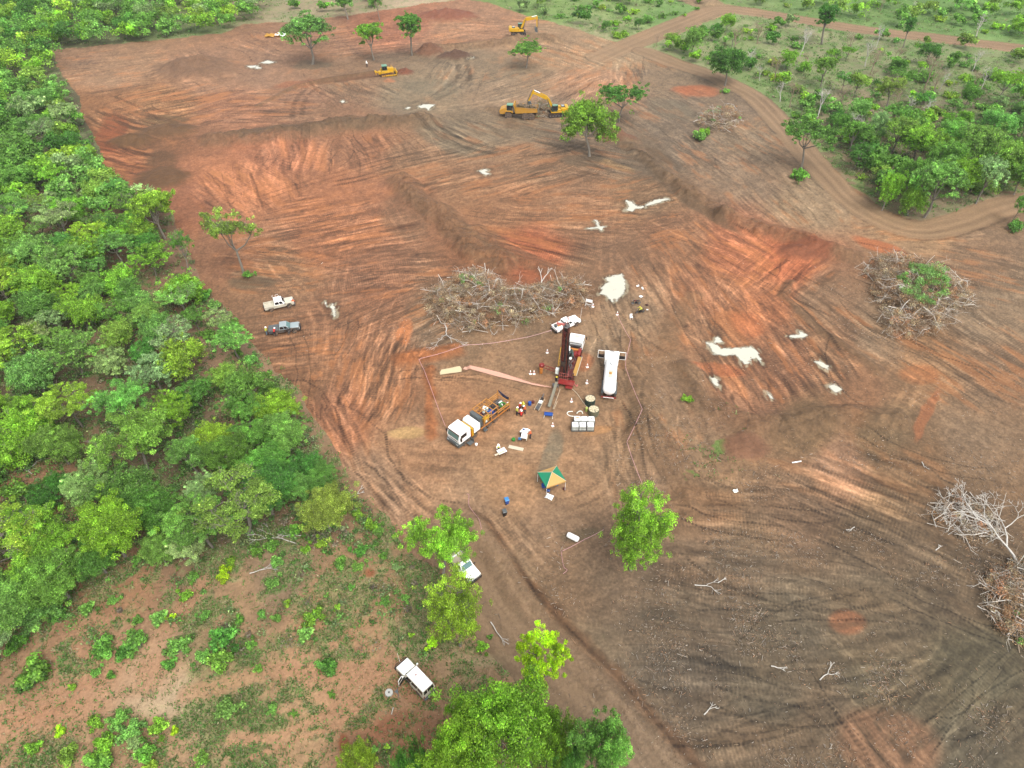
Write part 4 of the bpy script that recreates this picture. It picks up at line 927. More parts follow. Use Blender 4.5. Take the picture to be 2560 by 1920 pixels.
# the forest on the left: single trees, read or filled in
EDGE = lambda v: float(np.interp(v, [-60, 45, 75, 108, 170, 240, 312, 400, 455, 540, 627, 702, 777, 842, 905, 1005, 1067, 1117, 1200], [650, 545, 470, 100, 120, 150, 190, 250, 330, 380, 410, 480, 545, 610, 640, 690, 725, 790, 800]))
READ = [(60, 210, 'yellow', 8), (105, 225, 'bright', 8), (95, 262, 'mid', 7), (55, 275, 'yellow', 6), (150, 265, 'grey', 7), (40, 330, 'fresh', 8), (160, 320, 'dark', 7), (110, 300, 'grey', 7), (190, 345, 'bright', 6), (60, 400, 'mid', 8), (130, 395, 'bright', 7), (220, 420, 'bright', 6.5), (255, 415, 'fresh', 6),
        (150, 500, 'grey', 8.5), (40, 520, 'bright', 9), (215, 520, 'yellow', 7), (90, 560, 'fresh', 8), (290, 480, 'mid', 7), (160, 605, 'fresh', 9), (265, 600, 'bright', 7.5), (330, 545, 'dark', 7), (20, 640, 'yellow', 9), (190, 690, 'bright', 8), (100, 680, 'mid', 7.5), (145, 700, 'grey', 6), (265, 690, 'mid', 6), (340, 700, 'fresh', 6.5),
        (355, 720, 'fresh', 7), (300, 640, 'mid', 6), (480, 700, 'grey', 5.5), (430, 690, 'mid', 4.5), (45, 780, 'bright', 9), (180, 790, 'fresh', 9), (400, 800, 'yellow', 8.5), (100, 830, 'bright', 8), (255, 800, 'grey', 6), (350, 830, 'grey', 7), (180, 900, 'yellow', 9), (285, 900, 'fresh', 7.5), (60, 960, 'yellow', 10), (440, 860, 'dark', 6), (390, 905, 'bright', 6.5),
        (150, 980, 'olive', 7), (320, 1000, 'olive', 10.5), (460, 950, 'yellow', 6.5), (430, 1000, 'fresh', 6), (540, 905, 'mid', 6.5), (600, 890, 'yellow', 7), (560, 950, 'mid', 6), (630, 950, 'bright', 6.5), (580, 1020, 'mid', 7), (535, 1130, 'yellow', 11), (460, 1160, 'mid', 9), (590, 1090, 'dark', 8), (660, 1010, 'dark', 6), (700, 1040, 'mid', 5), (640, 1060, 'fresh', 5),
        (300, 1085, 'mid', 9.5), (210, 1060, 'grey', 7), (350, 1110, 'dark', 7), (270, 1180, 'bright', 9), (230, 1215, 'mid', 6.5), (360, 1200, 'fresh', 5), (420, 1190, 'grey', 6), (60, 1230, 'bright', 10), (130, 1200, 'bright', 9), (40, 1330, 'yellow', 9.5), (150, 1270, 'mid', 8), (20, 1170, 'yellow', 7), (100, 1290, 'fresh', 8), (0, 1400, 'grey', 7)]
ZN = ['at the far upper left', 'in the upper left forest', 'left of the churned orange corner', 'in the left forest beside the clearing', 'left of the two parked pickups', 'in the forest below the parked pickups', 'in the lower left forest', 'at the bottom of the left forest']
def zone(v): return ZN[int(np.clip((v + 40) / 160, 0, 7))]
SW = {'round': 'rounded', 'near_round': 'rounded', 'open': 'open crowned', 'umbrella': 'flat topped', 'bush': 'low bushy', 'near_bush': 'low bushy', 'tall': 'tall', 'sparse': 'thin crowned', 'near_open': 'open crowned', 'near_sparse': 'thin crowned', 'near_umbrella': 'flat topped', 'near_tall': 'tall', 'near_full': 'bushy', 'full': 'bushy'}
def forest_tree(u, v, tone, dia, st=None):
    p = at(u, v); r = dia / 2
    if st is None:
        st = ['round', 'round', 'open', 'umbrella', 'bush', 'open', 'tall', 'sparse'][int(_tr.choice(8, p=[.28, .17, .2, .08, .12, .06, .03, .06]))]
        if tone == 'grey': st = 'sparse' if _tr.random() < .5 else 'open'
    if tone in ('bright', 'yellow') and _tr.random() < .35: tone = 'olive' if _tr.random() < .5 else 'fresh'
    if v > 900 and 'near_' + st in PROTO: st = 'near_' + st
    hh = dia * (.78 + .25 * _tr.random()) * (.62 if 'bush' in st else 1)
    e = 'edge' if EDGE(v) - u < 90 else 'inner'
    lab = f"{TWORD[tone]} {SW[st]} tree {zone(v)}" + (', at its edge' if e == 'edge' else '')
    TREES.append((p.x, p.y, r))
    plant(st, p.x, p.y, hh, r, tone, lab, group='trees of the left forest, ' + TWORD[tone])
for u, v, t, d in READ: forest_tree(u, v + 22, t, d)
def free(x, y, r, f=.72):
    for a, b, c in TREES:
        if (a - x) ** 2 + (b - y) ** 2 < ((r + c) * f) ** 2: return False
    return True
# fill the gaps nearest first, then whatever is left far away
cand = []
rr_ = np.random.default_rng(77)
for i in range(9000):
    v = rr_.uniform(-70, 1330) ; u = rr_.uniform(-130, 800)
    if u > EDGE(v) - 8: continue
    if 560 < v < 860 and u > EDGE(v) - 95 and rr_.random() < .7: continue
    if v > 1150 and u > 140 - (v - 1150) * .5: continue
    if 950 < v < 1130 and u < 190 and abs((v - 1115) + (u * .62)) < 42: continue
    cand.append((u, v))
# spread evenly over the ground rather than over the picture
cand = [c for c in cand if rr_.random() < min(1, (900 / (c[1] + 360)) ** 3 * .5)]
cand.sort(key=lambda c: -c[1])
FAR = []
nfill = 0
for u, v in cand:
    p = gp(u, v); d = rr_.uniform(5.0, 8.5) if v > 200 else rr_.uniform(6.5, 10)
    if not free(p[0], p[1], d / 2, .62 if v < 700 else .7): continue
    tone = ['bright', 'mid', 'fresh', 'dark', 'grey', 'olive', 'yellow'][int(rr_.choice(7, p=[.22, .26, .18, .1, .1, .07, .07]))]
    if nfill < 84:
        forest_tree(u, v, tone, d); nfill += 1
    else:
        TREES.append((p[0], p[1], d / 2)); FAR.append((p[0], p[1], d, tone))

# thin bush beyond the clearing: small trees, shrubs and dead stems
VEGTOP = [(1060, -40), (1110, 20), (1256, 60), (1331, 84), (1431, 50), (1540, 15), (1450, -20), (1440, -60)]
VEGMID = [(1395, 108), (1470, 76), (1570, 40), (1660, 48), (1871, 80), (2034, 100), (2260, 130), (2280, 420), (2171, 420), (2071, 446), (2009, 470), (1940, 462), (1880, 425), (1790, 335), (1720, 262), (1665, 205), (1560, 158), (1481, 130)]
VEGFAR = [(1600, -60), (2280, -60), (2280, 104), (2034, 70), (1871, 50), (1700, 18), (1600, 5)]
VEGL = [(540, -60), (1040, -60), (1000, -8), (900, 4), (800, 18), (713, 30), (635, 38), (540, 44)]
def scatter(poly, n, fn, sp):
    us = [p[0] for p in poly]; vs = [p[1] for p in poly]; k = 0; tries = 0
    while k < n and tries < n * 30:
        tries += 1
        u, v = rr_.uniform(min(us), max(us)), rr_.uniform(min(vs), max(vs))
        if not inpoly(np.array([u]), np.array([v]), poly)[0]: continue
        x, y = gp(u, v)
        if not free(x, y, sp, .8): continue
        fn(u, v, x, y); k += 1
NB = [0]
def bt(u, v, x, y):
    d = rr_.uniform(3.0, 6.0); tone = ['bright', 'mid', 'fresh', 'dark', 'grey', 'olive'][int(rr_.choice(6, p=[.2, .25, .25, .1, .1, .1]))]
    st = ['round', 'open', 'umbrella', 'bush', 'sparse'][int(rr_.choice(5, p=[.25, .25, .15, .2, .15]))]
    TREES.append((x, y, d / 2)); NB[0] += 1
    if NB[0] % 2 == 0: FAR.append((x, y, d, tone)); return
    wh = 'between the clearing and the far road' if v < 100 and u < 1560 else ('beyond the far road' if (v < 100 and u > 1560) else 'in the thin bush right of the clearing')
    plant(st, x, y, d * rr_.uniform(.8, 1.2) * (.6 if st == 'bush' else 1), d / 2, tone, f"small {TWORD[tone]} {SW[st]} tree {wh}", group='small trees of the thin bush, ' + TWORD[tone])
scatter(VEGTOP, 34, bt, 1.8); scatter(VEGMID, 62, bt, 1.2); scatter(VEGL, 18, bt, 3)
def bf(u, v, x, y):
    d = rr_.uniform(5, 8); TREES.append((x, y, d / 2)); FAR.append((x, y, d, ['bright', 'mid', 'fresh', 'olive'][int(rr_.integers(4))]))
scatter(VEGFAR, 60, bf, 2.5)
THICK = [(1800, 262), (1870, 245), (1990, 262), (2100, 240), (2250, 235), (2260, 395), (2171, 420), (2071, 446), (2009, 470), (1940, 462), (1890, 430), (1830, 360)]
def bk(u, v, x, y):
    d = rr_.uniform(4.5, 7.5); tone = ['bright', 'mid', 'fresh', 'dark', 'olive'][int(rr_.choice(5, p=[.25, .3, .25, .08, .12]))]; st = ['round', 'open', 'bush'][int(rr_.integers(3))]
    TREES.append((x, y, d / 2)); NB[0] += 1
    if NB[0] % 3 == 0: FAR.append((x, y, d, tone)); return
    plant(st, x, y, d * rr_.uniform(.75, 1.0) * (.65 if st == 'bush' else 1), d / 2, tone, f"{TWORD[tone]} {SW[st]} tree in the thicket inside the track bend", group='thicket trees, ' + TWORD[tone])
scatter(THICK, 34, bk, 1.2)
def spot(u, v):
    return ('at the left end' if u < 1650 else ('left of centre' if u < 1800 else ('in the middle' if u < 1960 else ('right of centre' if u < 2090 else 'at the right edge')))) + (' near the far road' if v < 165 else (' halfway down' if v < 260 else ' near the thicket'))
def bs(u, v, x, y):
    d = rr_.uniform(.9, 2.4); tone = ['bright', 'mid', 'fresh', 'yellow'][int(rr_.integers(4))]
    TREES.append((x, y, d * .5))
    plant('far_shrub', x, y, d * 1.0, d, tone, f"{TWORD[tone]} shrub " + ('left of the far road junction' if u < 1560 and v < 100 else ('beyond the far road' if v < 60 else 'in the thin bush, ' + spot(u, v))), 'shrub', 'shrubs of the thin bush, ' + TWORD[tone])
scatter(VEGTOP, 40, bs, .6); scatter(VEGMID, 90, bs, .4); scatter(VEGFAR, 14, bs, 1)
def bd(u, v, x, y):
    hgt = rr_.uniform(4, 8); plant('bare', x, y, hgt, hgt * rr_.uniform(.2, .36), 'mid', 'pale leafless dead tree in the thin bush, ' + spot(u, v), 'dead tree', 'dead trees in the thin bush', lean=rr_.normal() * .12)
scatter([p for p in VEGMID if True], 26, bd, .3)
for u, v, tv, lab in [(1685, 220, 178, 'white forked dead stump beside the track'), (1706, 232, 180, 'thin dead tree right of the white stump'), (1728, 120, 62, 'dead tree with spreading twigs near the tall dark tree'), (2108, 82, 34, 'forked dead tree beyond the far road'), (1900, 25, -5, 'pale dead trunk behind the far road'), (1968, 35, 5, 'slim dead stem behind the far road'),
                      (1996, 200, 122, 'tallest pale dead tree in the thin bush'), (1998, 262, 218, 'black and white dead tree above the thicket'), (1812, 240, 185, 'silvery brush of dead twigs'), (2012, 206, 150, 'dead stem right of the tallest one'), (1585, 120, 62, 'white dead tree behind the round dark tree'), (1620, 150, 105, 'dead stem right of the round dark tree')]:
    p = at(u, v); hh = top_height(u, v, tv); plant('bare', p.x, p.y, hh, hh * .3, 'mid', lab, 'dead tree', lean=.08)

# farthest woods beyond the photographed trees, one mass
def far_mass(items, name):
    cos, cols, base = [], [], 0
    rng = np.random.default_rng(9)
    for x, y, d, tone in items:
        n = 1100; r = d / 2; z0 = d * .52
        cen = np.array([(rng.normal() * r * .42, rng.normal() * r * .42, z0 + rng.normal() * r * .25, r * .38, r * .3, math.exp(rng.normal() * .25)) for _ in range(12)])
        co, col = leaf_arrays(rng, cen, n, .30)
        co += np.array([x, y, 0]); cos.append(co); cols.append(col * np.array(TONE[tone]) * math.exp(rng.normal() * .12))
    if not cos: return
    co = np.concatenate(cos); col = np.concatenate(cols)
    me = np_mesh(name, co, np.arange(len(co)).reshape(-1, 4), LEAF, col)
    o = tag(link(bpy.data.objects.new(name, me)), 'mass of distant treetops beyond the single trees', 'woodland', kind='stuff'); o.color = (1, 1, 1, 1)
far_mass(FAR, 'distant_woodland')

# shrubs on the open ground at the lower left: (u, v, width px, tone)
SHRUB = [(398, 1285, 38, 'bright'), (424, 1245, 30, 'mid'), (486, 1243, 40, 'lime'), (226, 1390, 70, 'mid'), (305, 1380, 62, 'mid'), (270, 1400, 50, 'dark'), (375, 1395, 60, 'fresh'), (480, 1370, 70, 'dark'), (482, 1420, 66, 'mid'), (440, 1410, 40, 'fresh'), (368, 1430, 40, 'mid'), (85, 1440, 90, 'mid'), (60, 1470, 60, 'dark'), (210, 1445, 30, 'fresh'), (300, 1335, 30, 'mid'), (345, 1330, 46, 'fresh'), (370, 1335, 24, 'lime'),
         (520, 1335, 30, 'mid'), (565, 1320, 26, 'fresh'), (670, 1335, 50, 'bright'), (660, 1365, 44, 'fresh'), (713, 1430, 62, 'dark'), (935, 1390, 32, 'lime'), (888, 1370, 18, 'yellow'), (730, 1308, 18, 'yellow'), (1040, 1392, 34, 'bright'), (1058, 1374, 18, 'mid'), (706, 1285, 16, 'fresh'), (134, 1575, 34, 'lime'), (150, 1620, 60, 'olive'), (230, 1590, 62, 'bright'), (225, 1635, 80, 'mid'), (300, 1560, 60, 'fresh'), (345, 1560, 50, 'bright'), (75, 1610, 44, 'bright'), (205, 1550, 40, 'bright'), (270, 1535, 50, 'fresh'),
         (300, 1600, 40, 'grey'), (320, 1620, 54, 'mid'), (330, 1645, 40, 'yellow'), (380, 1575, 26, 'lime'), (440, 1640, 44, 'mid'), (500, 1515, 60, 'fresh'), (810, 1615, 20, 'fresh'), (836, 1610, 16, 'yellow'), (1490, 860, 26, 'bright'), (690, 1025, 40, 'bright'), (770, 1105, 30, 'bright'), (800, 1130, 40, 'bright'), (820, 1145, 36, 'mid'), (720, 1080, 46, 'mid'), (670, 1090, 44, 'fresh'), (730, 1105, 34, 'bright'), (640, 1140, 40, 'mid'), (590, 1175, 40, 'mid'), (600, 1210, 36, 'fresh'), (660, 1180, 30, 'bright'), (735, 1210, 40, 'mid'), (775, 1190, 40, 'mid'), (775, 1215, 36, 'mid'), (690, 1170, 34, 'yellow'),
         (830, 1198, 24, 'mid'), (500, 1205, 30, 'bright'), (560, 1190, 36, 'mid'), (590, 1250, 40, 'fresh'), (340, 1195, 30, 'bright'), (300, 1210, 26, 'mid'), (530, 850, 40, 'fresh'), (545, 775, 36, 'fresh'), (515, 760, 30, 'mid'), (495, 735, 40, 'grey'), (460, 720, 40, 'mid'), (510, 700, 26, 'mid'), (540, 590, 28, 'mid'), (470, 660, 36, 'fresh'), (440, 640, 40, 'mid'), (60, 1105, 50, 'dark'), (100, 1090, 50, 'dark'), (30, 1050, 70, 'mid'), (120, 1075, 20, 'bright'), (185, 1080, 30, 'grey'), (1512, 292, 40, 'fresh'), (1520, 285, 30, 'bright'), (1725, 375, 44, 'mid'), (1568, 196, 20, 'fresh'), (2190, 490, 40, 'mid'),
         (720, 1500, 20, 'mid'), (590, 1520, 30, 'fresh'), (640, 1540, 20, 'mid'), (830, 1300, 30, 'mid'), (880, 1290, 24, 'fresh'), (760, 1265, 20, 'mid'), (620, 1300, 24, 'yellow'), (600, 1330, 30, 'mid'), (545, 1390, 30, 'mid'), (560, 1440, 26, 'mid'), (440, 1330, 30, 'mid'), (160, 1480, 24, 'bright'), (240, 1455, 26, 'mid'), (120, 1330, 40, 'mid'), (190, 1310, 40, 'mid'), (250, 1290, 30, 'fresh'), (40, 1380, 60, 'mid'), (860, 1220, 24, 'grey')]
NEARBY = [(398, 1285, 'the brown patch'), ]
def side_word(u, v):
    if u > 1400: return 'on the cleared ground'
    if v < 900: return 'at the left forest edge'
    if v < 1260: return 'at the forest edge beside the clearing' if u > 500 else 'under the lower left forest'
    a = 'far left' if u < 180 else ('left' if u < 360 else ('middle' if u < 600 else 'right'))
    b = 'above the pale bare patch' if v < 1470 else 'below the pale bare patch'
    return f'on the open ground {b}, {a}'
for u, v, w, tn in SHRUB:
    p = at(u, v + w * .25); rad = w / 2 * (p.y * cp + CAMH * sp) / F
    plant('shrub', p.x, p.y, rad * 1.15, rad, tn, f"{'large' if w > 50 else ('small' if w < 30 else 'leafy')} {TWORD[tn]} shrub {side_word(u, v)}", 'shrub', 'shrubs on the open ground')

# ---------------------------------------------------------------- low herbs and grass tufts: nobody could count them
def make_tufts():
    rng = np.random.default_rng(21)
    n = 420000
    v = rng.uniform(-40, 1700, n); u = rng.uniform(-80, 2290, n)
    keep = rng.random(n) < np.clip(.25 + .75 * v / 1200, 0, 1)
    u, v = u[keep], v[keep]
    a, b = (u - W / 2) / F, (v - H / 2) / F
    t = CAMH / (sp + b * cp); X = a * t; Y = (cp - b * sp) * t
    rgb, veg, road, gm = paint(X, Y, None)
    pr = gm * 1.0 * veg + .10 * veg
    pr = np.where((u > 1000) & (v < 430), pr * .8, pr)
    wm = np.exp(-(((u - 1545) / 50) ** 2 + ((v - 975) / 55) ** 2))
    pr = np.where(~veg & ~road, wm * .3 * (fbm(X / 3, Y / 3, 3, 7) > .05), pr)
    k = rng.random(len(u)) < pr * .85
    X, Y, v = X[k], Y[k], v[k]
    print('tufts', len(X))
    Z = height(X, Y)
    m = len(X); q = 5
    P = np.repeat(np.stack([X, Y, Z], 1), q, 0)
    s = np.repeat((.10 + .16 * rng.random(m)) * np.clip(1.9 - v / 1300, 1, 1.9), q)
    P[:, :2] += rng.normal(size=(m * q, 2)) * (s * .8)[:, None]
    ang = rng.random(m * q) * 6.28; d = np.stack([np.cos(ang), np.sin(ang), np.zeros(m * q)], 1)
    up = np.stack([rng.normal(size=m * q) * .5, rng.normal(size=m * q) * .5, np.ones(m * q) * .8], 1)
    L = s[:, None] * 1.1; wd_ = s[:, None] * .38
    co = np.stack([P, P + up * L * .55 + d * wd_, P + up * L * 1.1, P + up * L * .5 - d * wd_], 1).reshape(-1, 3)
    tone = np.array([(.10, .22, .045), (.13, .25, .06), (.22, .25, .10), (.09, .18, .04), (.28, .25, .14)])[rng.integers(0, 5, m)] * np.exp(rng.normal(size=(m, 1)) * .2)
    me = np_mesh('grass', co, np.arange(len(co)).reshape(-1, 4), LEAF, np.repeat(tone, q * 4, 0))
    o = tag(link(bpy.data.objects.new('grass', me)), 'low green weeds and grass tufts over the uncleared ground', 'grass', kind='stuff'); o.color = (1, 1, 1, 1)
make_tufts()
def make_scrub():
    # knee to chest high undergrowth between the trees, grown together
    rng = np.random.default_rng(63)
    n = 34000; v = rng.uniform(-50, 1420, n); u = rng.uniform(-120, 2290, n)
    u, v = [q[rng.random(n) < np.clip((500 / (v + 260)) ** 0 * .35 + .65 * v / 900, 0, 1)] for q in (u, v)] if False else (u, v)
    a, b = (u - W / 2) / F, (v - H / 2) / F; t = CAMH / (sp + b * cp); X = a * t; Y = (cp - b * sp) * t
    veg = ~inpoly(u, v, CLEAR); g = fbm(X / 6, Y / 6, 3, 120) + .5 * fbm(X / 2.2, Y / 2.2, 2, 121)
    right = (u > 1000) & (v < 480); low = v > 1180
    edge = (EDGEA(v) - u) > -25
    pr = np.where(right, .95 + 1.9 * g, np.where(low, .03 + .7 * g, np.where(edge, np.where((v > 540) & (v < 870) & (u > EDGEA(v) - 110), .22, .50) + 1.3 * g, 0))) * veg
    pr *= np.clip(.55 + v / 500, .5, 1)
    for nm, (P, w) in ROADW.items():
        d, _, _ = pdist(X, Y, P); pr = np.where(d < w + 1.2, 0, pr)
    k = rng.random(n) < np.clip(pr, 0, 1); X, Y, v, u = X[k], Y[k], v[k], u[k]; m = len(X); Z = height(X, Y)
    hgt = rng.uniform(.25, .8, m) * (1 + .9 * (rng.random(m) < .25)) * np.where(v < 500, 1.5, 1)
    tn = np.array([(.10, .22, .045), (.13, .25, .07), (.15, .22, .09), (.11, .24, .05), (.19, .24, .10), (.20, .17, .12)])[rng.integers(0, 6, m)] * np.exp(rng.normal(size=(m, 1)) * .22)
    cen = np.stack([X, Y, Z + hgt * .5, hgt * 1.25, hgt * .55, np.ones(m)], 1)
    N = m * 46; idx = rng.integers(0, m, N)
    co, col = leaf_arrays(np.random.default_rng(64), cen, N, .13); idx = np.random.default_rng(64).integers(0, m, N)
    # far plants are made of fewer, larger sprays
    col = col * np.repeat(tn[idx], 4, 0)
    me = np_mesh('undergrowth', co, np.arange(len(co)).reshape(-1, 4), LEAF, col)
    o = tag(link(bpy.data.objects.new('undergrowth', me)), 'low tangled green undergrowth between the trees', 'undergrowth', kind='stuff'); o.color = (1, 1, 1, 1); print('scrub', m)
def EDGEA(v): return np.interp(v, [-60, 45, 75, 108, 170, 240, 312, 400, 455, 540, 627, 702, 777, 842, 905, 1005, 1067, 1117, 1200], [650, 545, 470, 100, 120, 150, 190, 250, 330, 380, 410, 480, 545, 610, 640, 690, 725, 790, 800])
make_scrub()
print('trees', NT[0])

# ================================================================ MACHINES AND THINGS
WHITE = mat('white_paint', (236, 236, 232), .35, dirt=.10, scale=1.2)
CREAMP = mat('cream_paint', (228, 222, 200), .4, dirt=.18, scale=1.2)
GLASS = mat('dark_glass', (30, 36, 42), .08, dirt=.05, spec=.8)
GREENGLASS = mat('green_glass', (96, 140, 136), .06, dirt=.05, spec=.9)
BLACK = mat('black_plastic', (34, 34, 36), .6, dirt=.25)
RUBBER = mat('tyre_rubber', (84, 78, 70), .85, dirt=.7, scale=3)
STEEL = mat('grey_steel', (120, 122, 122), .45, .4, dirt=.35)
GREYP = mat('grey_paint', (92, 102, 104), .5, dirt=.2)
GUN = mat('gunmetal_paint', (88, 90, 90), .35, dirt=.4, scale=1.5)
SILVER = mat('silver_paint', (178, 192, 194), .3, .1, dirt=.12)
YEL = mat('machine_yellow', (232, 180, 24), .4, dirt=.22, scale=1.0)
OCHRE = mat('dusty_yellow', (214, 158, 50), .5, dirt=.35, scale=1.0)
ORG = mat('orange_paint', (217, 138, 60), .5, dirt=.25)
RED = mat('red_paint', (150, 38, 36), .45, dirt=.25)
DRED = mat('dark_red_paint', (96, 30, 26), .5, dirt=.3)
PINKR = mat('faded_red', (214, 120, 112), .6, dirt=.2)
BLUE = mat('blue_plastic', (28, 88, 176), .45, dirt=.12)
CYAN = mat('light_blue_plastic', (66, 150, 214), .45, dirt=.1)
DBLUE = mat('dark_blue_cloth', (30, 42, 78), .85, dirt=.1)
GREENP = mat('green_plastic', (36, 140, 42), .5, dirt=.1)
CANG = mat('green_canvas', (22, 150, 108), .75, dirt=.06)
CANB = mat('tan_canvas', (222, 176, 104), .8, dirt=.06)
WOOD = mat('pale_board', (232, 218, 190), .8, dirt=.15)
PLY = mat('orange_board', (200, 152, 72), .75, dirt=.3)
TANKW = mat('translucent_white_plastic', (222, 228, 218), .35, dirt=.08)
DGREEN = mat('dark_green_plastic', (34, 66, 58), .6, dirt=.2)
SLURRY = mat('dried_slurry', (236, 220, 182), .5, dirt=.15)
PALEY = mat('grey_wet_metal', (150, 146, 126), .4, dirt=.3)
EARTH = mat('loose_earth', (92, 66, 46), .95, dirt=.4)
TAPE = mat('barrier_tape_plastic', (224, 170, 170), .4, dirt=.1)
LRED = mat('lamp_red', (150, 20, 20), .3); LAMP = mat('lamp_clear', (210, 214, 210), .2); AMBER = mat('lamp_amber', (230, 120, 20), .3)
BEIGEH = mat('cream_hose', (222, 206, 176), .6, dirt=.2)
GREENR = mat('cab_green_top', (110, 170, 140), .3, dirt=.1)

def wheel(par, x, y, r, w, rim=STEEL, n=22, label=None, rr=.58):
    s = 1 if y > 0 else -1
    b = MB().mat(RUBBER)
    b.lathe([(r * rr, -w / 2), (r * .9, -w / 2), (r, -w * .32), (r, w * .32), (r * .9, w / 2), (r * rr, w / 2)], n, (0, 0, 0), 'y')
    for k in range(n):
        a = 2 * math.pi * k / n; b.bar((r * math.cos(a), -w * .45, r * math.sin(a)), (r * math.cos(a + .08), w * .45, r * math.sin(a + .08)), .05 * r, .04)
    o = b.build('wheel', parent=par); o.location = (x, y, r)
    c = MB().mat(rim)
    c.lathe([(r * rr, -w * .40), (r * rr, w * .40), (r * rr * .8, w * .44), (r * rr * .62, w * .22), (r * .2, w * .26), (r * .16, w * .42), (.02, w * .42)] if s > 0 else
            [(r * rr, w * .40), (r * rr, -w * .40), (r * rr * .8, -w * .44), (r * rr * .62, -w * .22), (r * .2, -w * .26), (r * .16, -w * .42), (.02, -w * .42)], 16, (0, 0, 0), 'y')
    c.build('rim', parent=o, smooth=False)
    return o
def win(b, A, B, C_, D_, s0, s1, t0, t1, off=.006):
    A, B, C_, D_ = map(Vector, (A, B, C_, D_))
    def q(s, t): return (A.lerp(B, s)).lerp(D_.lerp(C_, s), t)
    n = (B - A).cross(D_ - A).normalized() * off
    P = [q(s0, t0) + n, q(s1, t0) + n, q(s1, t1) + n, q(s0, t1) + n]
    b.add([tuple(p) for p in P], [(0, 1, 2, 3)])
def pose(fr, rr_, side, ht):
    f_, r_ = Vector(fp(*fr)), Vector(fp(*rr_)); h = (f_ - r_).normalized(); l = Vector((-h.y, h.x))
    c = (f_ + r_) / 2 + l * (ht if side == 'R' else (-ht if side == 'L' else 0))
    return (c.x, c.y, gz(c.x, c.y)), math.atan2(h.y, h.x)

